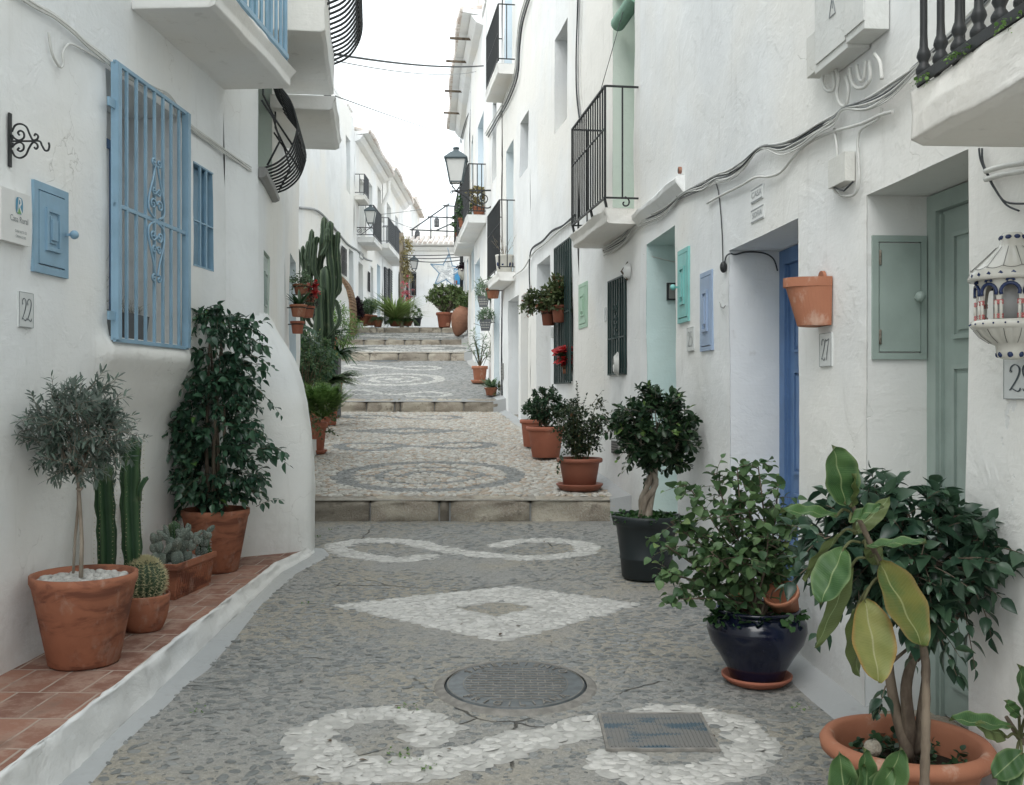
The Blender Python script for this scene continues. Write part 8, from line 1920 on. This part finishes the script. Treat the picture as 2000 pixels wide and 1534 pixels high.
# ---------------------------------------------------------------- balcony clutter
def onbal(name, label, c, fn): t = thing(name, c, label, 'potted plant'); fn(t, Vector(c)); return t
c = P(985, 535, 15.75); c.z = 3.385; t = thing('painted_flowerpot', c, 'blue and white painted flowerpot with dry stalks on the small balcony', 'flowerpot'); mb = MB(); mb.lathe([(0, 0), (.11, 0), (.12, .02), (.14, .25), (.145, .26), (.145, .28), (.125, .28), (.11, .2)], tuple(c), 24); mb.build('pot', M['ceramic'], t)
mb = MB(); 
for a in (-2.4, -1.7, -.9, -.2): mb.ball((c.x + .115 * math.cos(a), c.y + .115 * math.sin(a), c.z + .13), (.035, .015, .045), 8, 5)
mb.build('painted_flowers', M['navy'], t); lf, tw = MB(), MB(); rng = np.random.default_rng(3)
for i in range(12): twigs(lf, tw, tuple(c + Vector((0, 0, .22))), (rng.normal(0, .3), rng.normal(0, .3), 1), rng.uniform(.3, .6), 8, LT['needle'], .05, rng, .1, .8, tr=.004)
plantpart(t, lf, 'dry_leaves', M['lf_dry']); plantpart(t, tw, 'stalks', M['bark_pale'])
for (px, py, Y, z, r_, m, lab, sd) in ((905, 420, 21.6, 5.07, .12, 'lf_mix', 'leafy pot behind the rails of the balcony under the large lantern', 1), (935, 415, 20.3, 5.07, .14, 'lf_dry', 'dry plant in a terracotta trough on the balcony under the large lantern', 2), (898, 440, 23.4, 5.05, .12, 'lf_mix', 'pot plant on the farther black balcony', 3)):
    c = P(px, py, Y); c.z = z; t = thing('potted_plant', c, lab, 'potted plant'); pot(t, 'rim', c, r_, .2, M['terra'], .9, n=20); lf, tw = MB(), MB(); crown(lf, tw, tuple(c + Vector((0, 0, .2))), tuple(c + Vector((0, 0, .42))), (.16, .2, .25), 12, 4, 7, LT['rose'], .08, .1, 90 + sd, .006); plantpart(t, lf, 'foliage', M[m])
c = P(905, 548, 29.3); t = thing('wall_pot', c, 'white pierced wall pot with dark plant near the far corner', 'flowerpot'); mb = MB(); mb.lathe([(0, 0), (.07, .03), (.15, .18), (.17, .32), (.15, .33)], tuple(c), 16); mb.build('pot', M['ceramic'], t); L_crown((.16, .14, .09), 8, 'rose', .1, 'lf_purple', 5)(t, c + Vector((0, 0, .3)))
c = P(889, 556, 42.5); t = thing('windowsill_pot', c, 'terracotta pot on the bright blue window sill', 'flowerpot'); pot(t, 'rim', c, .1, .16, M['terra_orange'], n=16)
# roller blind bunched at the top of the pale green recess
frr = Fr(XR, 8.61, 9.42, 1); t = thing('rolled_blind', frr.p(.35, 4.85, .0), 'rolled green slatted blind high in the pale green recess', 'blind'); mb = MB(); q0, q1 = frr.p(.0, 4.93, -.02), frr.p(.68, 4.93, -.02); mb.tube([q0, q1], .07, 20, smooth=False); mb.build('roll', flat('blind_green', (.20, .36, .27), .6), t)
mb = MB(); mb.tube([frr.p(.06, 4.80, .09), frr.p(-.02 + .2, 4.08, .28)], .003, 4); mb.build('cord', M['cable_d'], t)
# intercom in the turquoise entrance
fo = Fr(XR, 7.16, 8.11, 1); fs = fo.side_frame(fo.L); t = thing('intercom', fs.p(.2, 2.3, .02), 'dark framed intercom inside the turquoise entrance', 'intercom'); mb = MB(); fs.box(mb, .155, .235, 2.25, 2.39, 0, .03); mb.build('case', M['iron'], t); mb = MB(); fs.box(mb, .168, .228, 2.262, 2.378, .03, .034); mb.build('cover', M['grey_metal'], t)
cable_thing('painted_conduit', 'white wire sagging across the turquoise entrance', [([WP(1257, 497, .01), fs.p(.05, 2.60, .01), fs.p(.25, 2.56, .01), fs.p(.45, 2.57, .01)], .004)], M['cable_w'])
# bulkhead lamp over the black barred window
q = WP(1230, 530, .0); fq = Fr(XR, q.y - .06, q.y + .1, 1); t = thing('bulkhead_lamp', q, 'white caged bulkhead lamp above the black barred window', 'wall lamp'); mb = MB(); mb.lathe([(.075, 0), (.07, .03), (.05, .055), (0, .065)], (0, 0, 0), 20, M=Matrix.Translation(q) @ Matrix.Rotation(-PI / 2, 4, 'Y')); mb.build('body', M['plaque'], t)
for k in (-.025, .0, .025): mb = MB(); mb.tube([tuple(q + Vector((-.02, k, -.08))), tuple(q + Vector((-.075, k, 0))), tuple(q + Vector((-.02, k, .08)))], .005, 5); mb.build('cage_bar', M['bark'], t)
# rope coil on the black window
q = WP(1206, 712, .05); t = thing('rope_coil', q, 'pale rope coiled on the bars of the black window', 'rope'); mb = MB()
for k in range(4): mb.tube([tuple(q + Vector((-.01 * k, .09 * math.cos(a) * (1 - .1 * k), .11 * math.sin(a) * (1 - .12 * k)))) for a in np.linspace(0, 2 * PI, 15)], .006, 5)
mb.build('coil', M['cable_w'], t)
# small wall hook, meter plates
q = WP(1408, 595, .0); t = thing('wire_hook', q, 'small grey wire hook beside the periwinkle cupboard', 'hook'); mb = MB(); mb.tube([tuple(WP(1406, 590, .005)), tuple(WP(1408, 600, .01)), tuple(WP(1413, 602, .03)), tuple(WP(1417, 597, .02))], .003, 5); mb.build('wire', M['grey_metal'], t)
for (px0, px1, py0, py1, lab) in ((978, 983, 711, 742, 'tall narrow meter plate low on the wall by the oleander'), (1196, 1210, 860, 885, 'grey air brick plate low behind the laurel fig')):
    a, b = WP(px1, py0).y, WP(px0, py0).y; fz = Fr(XR, a, b, 1); t = thing('meter_plate', fz.p(0, WP(px0, py1).z), lab, 'plate'); mb = MB(); fz.box(mb, 0, fz.L, WP(px0, py1).z, WP(px0, py0).z, -.01, .012); mb.build('plate', M['grey_metal'], t); mb = MB()
    for k in range(5): z = WP(px0, py1).z + (WP(px0, py0).z - WP(px0, py1).z) * (k + .5) / 5; fz.box(mb, .02, fz.L - .02, z - .004, z + .004, .012, .016)
    mb.build('slots', M['cable_d'], t)
for (px0, px1, py0, py1, lab) in ((1012 + 170, 1186, 602, 628, 'faded number tile beside the black barred window'), (1253, 1257, 571, 605, 'faded blue house plate by the turquoise entrance'), (1077, 1081, 640, 660, 'faded number tile between the tall grille and its neighbour doorway')):
    a, b = WP(px1, py0).y, WP(px0, py0).y; fz = Fr(XR, a, b, 1); t = thing('house_number_tile', fz.p(0, WP(px0, py1).z), lab, 'number tile'); z0_, z1_ = WP(px0, py1).z, WP(px0, py0).z; mb = MB(); fz.box(mb, 0, fz.L, z0_, z1_, -.01, .010); mb.build('tile_face', M['tile'], t); mb = MB()
    digits(mb, '22' if False else '27' if False else '2', fz.p(fz.L / 2, (z0_ + z1_) / 2, .0115), -fz.T, (0, 0, 1), (0, 0, 0), fz.L * .5, (z1_ - z0_) * .6); mb.build('numerals', M['ink_soft'], t)
t = thing('name_tile', P(703, 508, 31.8), 'tiny framed name tile over the dark doorway up the street', 'name tile'); mb = MB(); frq = Fr(XQ, 31.4, 32.2, -1); frq.box(mb, 0, .7, 5.75, 5.95, 0, .03); mb.build('tile_face', M['tile'], t); mb = MB()
for a in ((0, .7, 5.75, 5.77), (0, .7, 5.93, 5.95), (0, .03, 5.77, 5.93), (.67, .7, 5.77, 5.93)): frq.box(mb, *a, .03, .04)
mb.build('border', M['ink_soft'], t)
# grey trough planters on the blue window's sill
for i, (y, lab) in enumerate(((5.36, 'grey trough of dried lavender behind the blue bars, nearer one'), (5.78, 'grey trough of dried lavender behind the blue bars, farther one'))):
    c = Vector((XL(y) - .20, y, 1.79)); t = thing('window_planter', c, lab, 'planter'); mb = MB(); mb.hexa([(c.x - .06, y - .15, 1.79), (c.x + .06, y - .15, 1.79), (c.x + .06, y + .15, 1.79), (c.x - .06, y + .15, 1.79), (c.x - .075, y - .165, 1.95), (c.x + .075, y - .165, 1.95), (c.x + .075, y + .165, 1.95), (c.x - .075, y + .165, 1.95)]); mb.build('trough', M['slate'], t)
    lf, tw = MB(), MB(); rng = np.random.default_rng(60 + i)
    for k in range(46): twigs(lf, tw, (c.x + rng.uniform(-.05, .05), y + rng.uniform(-.13, .13), 1.94), (rng.normal(0, .3), rng.normal(0, .3), 1), rng.uniform(.05, .14) + (.3 if i == 0 and k % 7 == 0 else 0), 9, LT['needle'], .022, rng, .1, .8, tr=.001)
    plantpart(t, lf, 'foliage', M['lf_dry' if i else 'lf_olive']); plantpart(t, tw, 'stems', M['twig'])
# green bottle vase on the blue balcony
c = f22.p(f22.u(6.1), 3.72, .25); t = thing('glass_vase', c, 'green glass bottle vase on the sky blue balcony', 'vase'); mb = MB(); mb.lathe([(0, 0), (.08, 0), (.12, .1), (.12, .22), (.05, .32), (.03, .42), (.04, .46)], tuple(c), 20); mb.build('bottle', M['green_glass'], t)
# weeds, fallen leaves
lf = MB(); rng = np.random.default_rng(44); pp_ = []
for px, py in ((1008, 1226), (975, 1245), (1075, 1257), (700, 1490), (770, 1385), (430, 1010), (590, 1335), (905, 1222), (640, 1450), (880, 1470), (1390, 1440), (560, 1250), (1250, 1100), (1060, 1060)):
    g_ = G(px, py); pp_.append((g_.x, g_.y, g_.z + .01))
pp_ = np.array(pp_); n = len(pp_); scatter(lf, LT['rose'], pp_, np.stack([rng.normal(0, 1, n), rng.normal(0, 1, n), .1 * rng.random(n)], 1), np.tile([0, .1, 1.], (n, 1)), rng.uniform(.015, .035, n), rng.random(n)); tag(lf.build('fallen_leaves', M['bark']), None, None, None, 'stuff')
lf = MB(); rng = np.random.default_rng(45)
for px, py, k in ((620, 1050, 8), (770, 1475, 14), (800, 1385, 8), (840, 1500, 6), (650, 1035, 5), (640, 960, 6), (1180, 1000, 5), (610, 1180, 4), (390, 1390, 5), (1560, 1385, 5)):
    g_ = G(px, py)
    for j in range(k): twigs(lf, None, (g_.x + rng.normal(0, .03), g_.y + rng.normal(0, .03), g_.z), (rng.normal(0, .6), rng.normal(0, .6), .7), rng.uniform(.01, .03), 4, LT['round'], .010, rng, .3)
tag(lf.build('weeds', M['lf_fern']), None, None, None, 'stuff')
lf = MB(); rng = np.random.default_rng(46)
for q in range(26):
    u = rng.choice([2.30, 2.1, 1.85, 2.5]) + rng.normal(0, .03); b_ = fB.p(u, zt_ + .005, .365 + rng.uniform(-.01, .01)); twigs(lf, None, tuple(b_), (rng.normal(-.5, .5), rng.normal(0, .5), rng.uniform(-.4, .5)), .03, 5, LT['round'], .011, rng, .6)
tag(lf.build('weeds', M['lf_fern']), None, None, None, 'stuff')

q = WP(1333, 333, .0); t = thing('clay_pipe_stub', q, 'broken clay pipe stub standing out of the wall above the ledge', 'pipe'); mb = MB(); mb.tube([tuple(q + Vector((.08, 0, 0))), tuple(q + Vector((-.03, 0, .0)))], .024, 14); mb.build('stub', M['terra'], t); mb = MB(); mb.tube([tuple(q + Vector((-.030, 0, 0))), tuple(q + Vector((-.0315, 0, 0)))], .018, 12); mb.build('bore', M['dark'], t)
# ---------------------------------------------------------------- camera, light
cam = bpy.data.cameras.new('camera'); co = bpy.data.objects.new('camera', cam); COL.objects.link(co)
cam.sensor_width = 36; cam.lens = F / 2000 * 36; cam.clip_start = .05; cam.clip_end = 2000
co.location = (0, 0, EYE); co.rotation_euler = (PI / 2, 0, 0); S.camera = co
w = bpy.data.worlds.new('World'); S.world = w; w.use_nodes = True; nt = w.node_tree
bg = nt.nodes['Background']; sky = nt.nodes.new('ShaderNodeTexSky'); sky.sky_type = 'NISHITA'; sky.sun_disc = False
EL, ROT = math.radians(52), math.radians(205)
sky.sun_elevation = EL; sky.sun_rotation = ROT; sky.dust_density = 4; sky.air_density = 1
hs = nt.nodes.new('ShaderNodeHueSaturation'); hs.inputs['Saturation'].default_value = .10
nt.links.new(sky.outputs[0], hs.inputs['Color'])
# overcast: an even cloud deck veils the blue
tc = nt.nodes.new('ShaderNodeTexCoord'); nz = nt.nodes.new('ShaderNodeTexNoise'); nz.inputs['Scale'].default_value = 2.2; nz.inputs['Detail'].default_value = 5
nt.links.new(tc.outputs['Generated'], nz.inputs['Vector'])
rp = nt.nodes.new('ShaderNodeValToRGB'); rp.color_ramp.elements[0].position = .3; rp.color_ramp.elements[0].color = (SKYV * .83, SKYV * .91, SKYV * .95, 1)
rp.color_ramp.elements[1].position = .75; rp.color_ramp.elements[1].color = (SKYV * .90, SKYV * .965, SKYV * 1.0, 1)
nt.links.new(nz.outputs['Fac'], rp.inputs['Fac'])
mx = nt.nodes.new('ShaderNodeMix'); mx.data_type = 'RGBA'; mx.inputs[0].default_value = .8
nt.links.new(hs.outputs[0], mx.inputs[6]); nt.links.new(rp.outputs[0], mx.inputs[7]); nt.links.new(mx.outputs[2], bg.inputs['Color'])
bg.inputs['Strength'].default_value = .12
sd = bpy.data.lights.new('sun', 'SUN'); sd.energy = .6; sd.angle = math.radians(40); sd.color = (1, .97, .93)
so = bpy.data.objects.new('sun', sd); COL.objects.link(so)
dv = Vector((math.sin(ROT) * math.cos(EL), math.cos(ROT) * math.cos(EL), math.sin(EL)))
so.rotation_euler = dv.to_track_quat('Z', 'Y').to_euler(); so.location = dv * 30
v = S.view_settings; v.view_transform = 'Standard'; v.look = 'None'; v.gamma = 1; v.use_curve_mapping = False; v.exposure = EXPO
S.cycles.use_denoising = True; S.cycles.max_bounces = 8; S.cycles.diffuse_bounces = 4; S.cycles.glossy_bounces = 3; S.cycles.transmission_bounces = 4
S.cycles.caustics_reflective = False; S.cycles.caustics_refractive = False
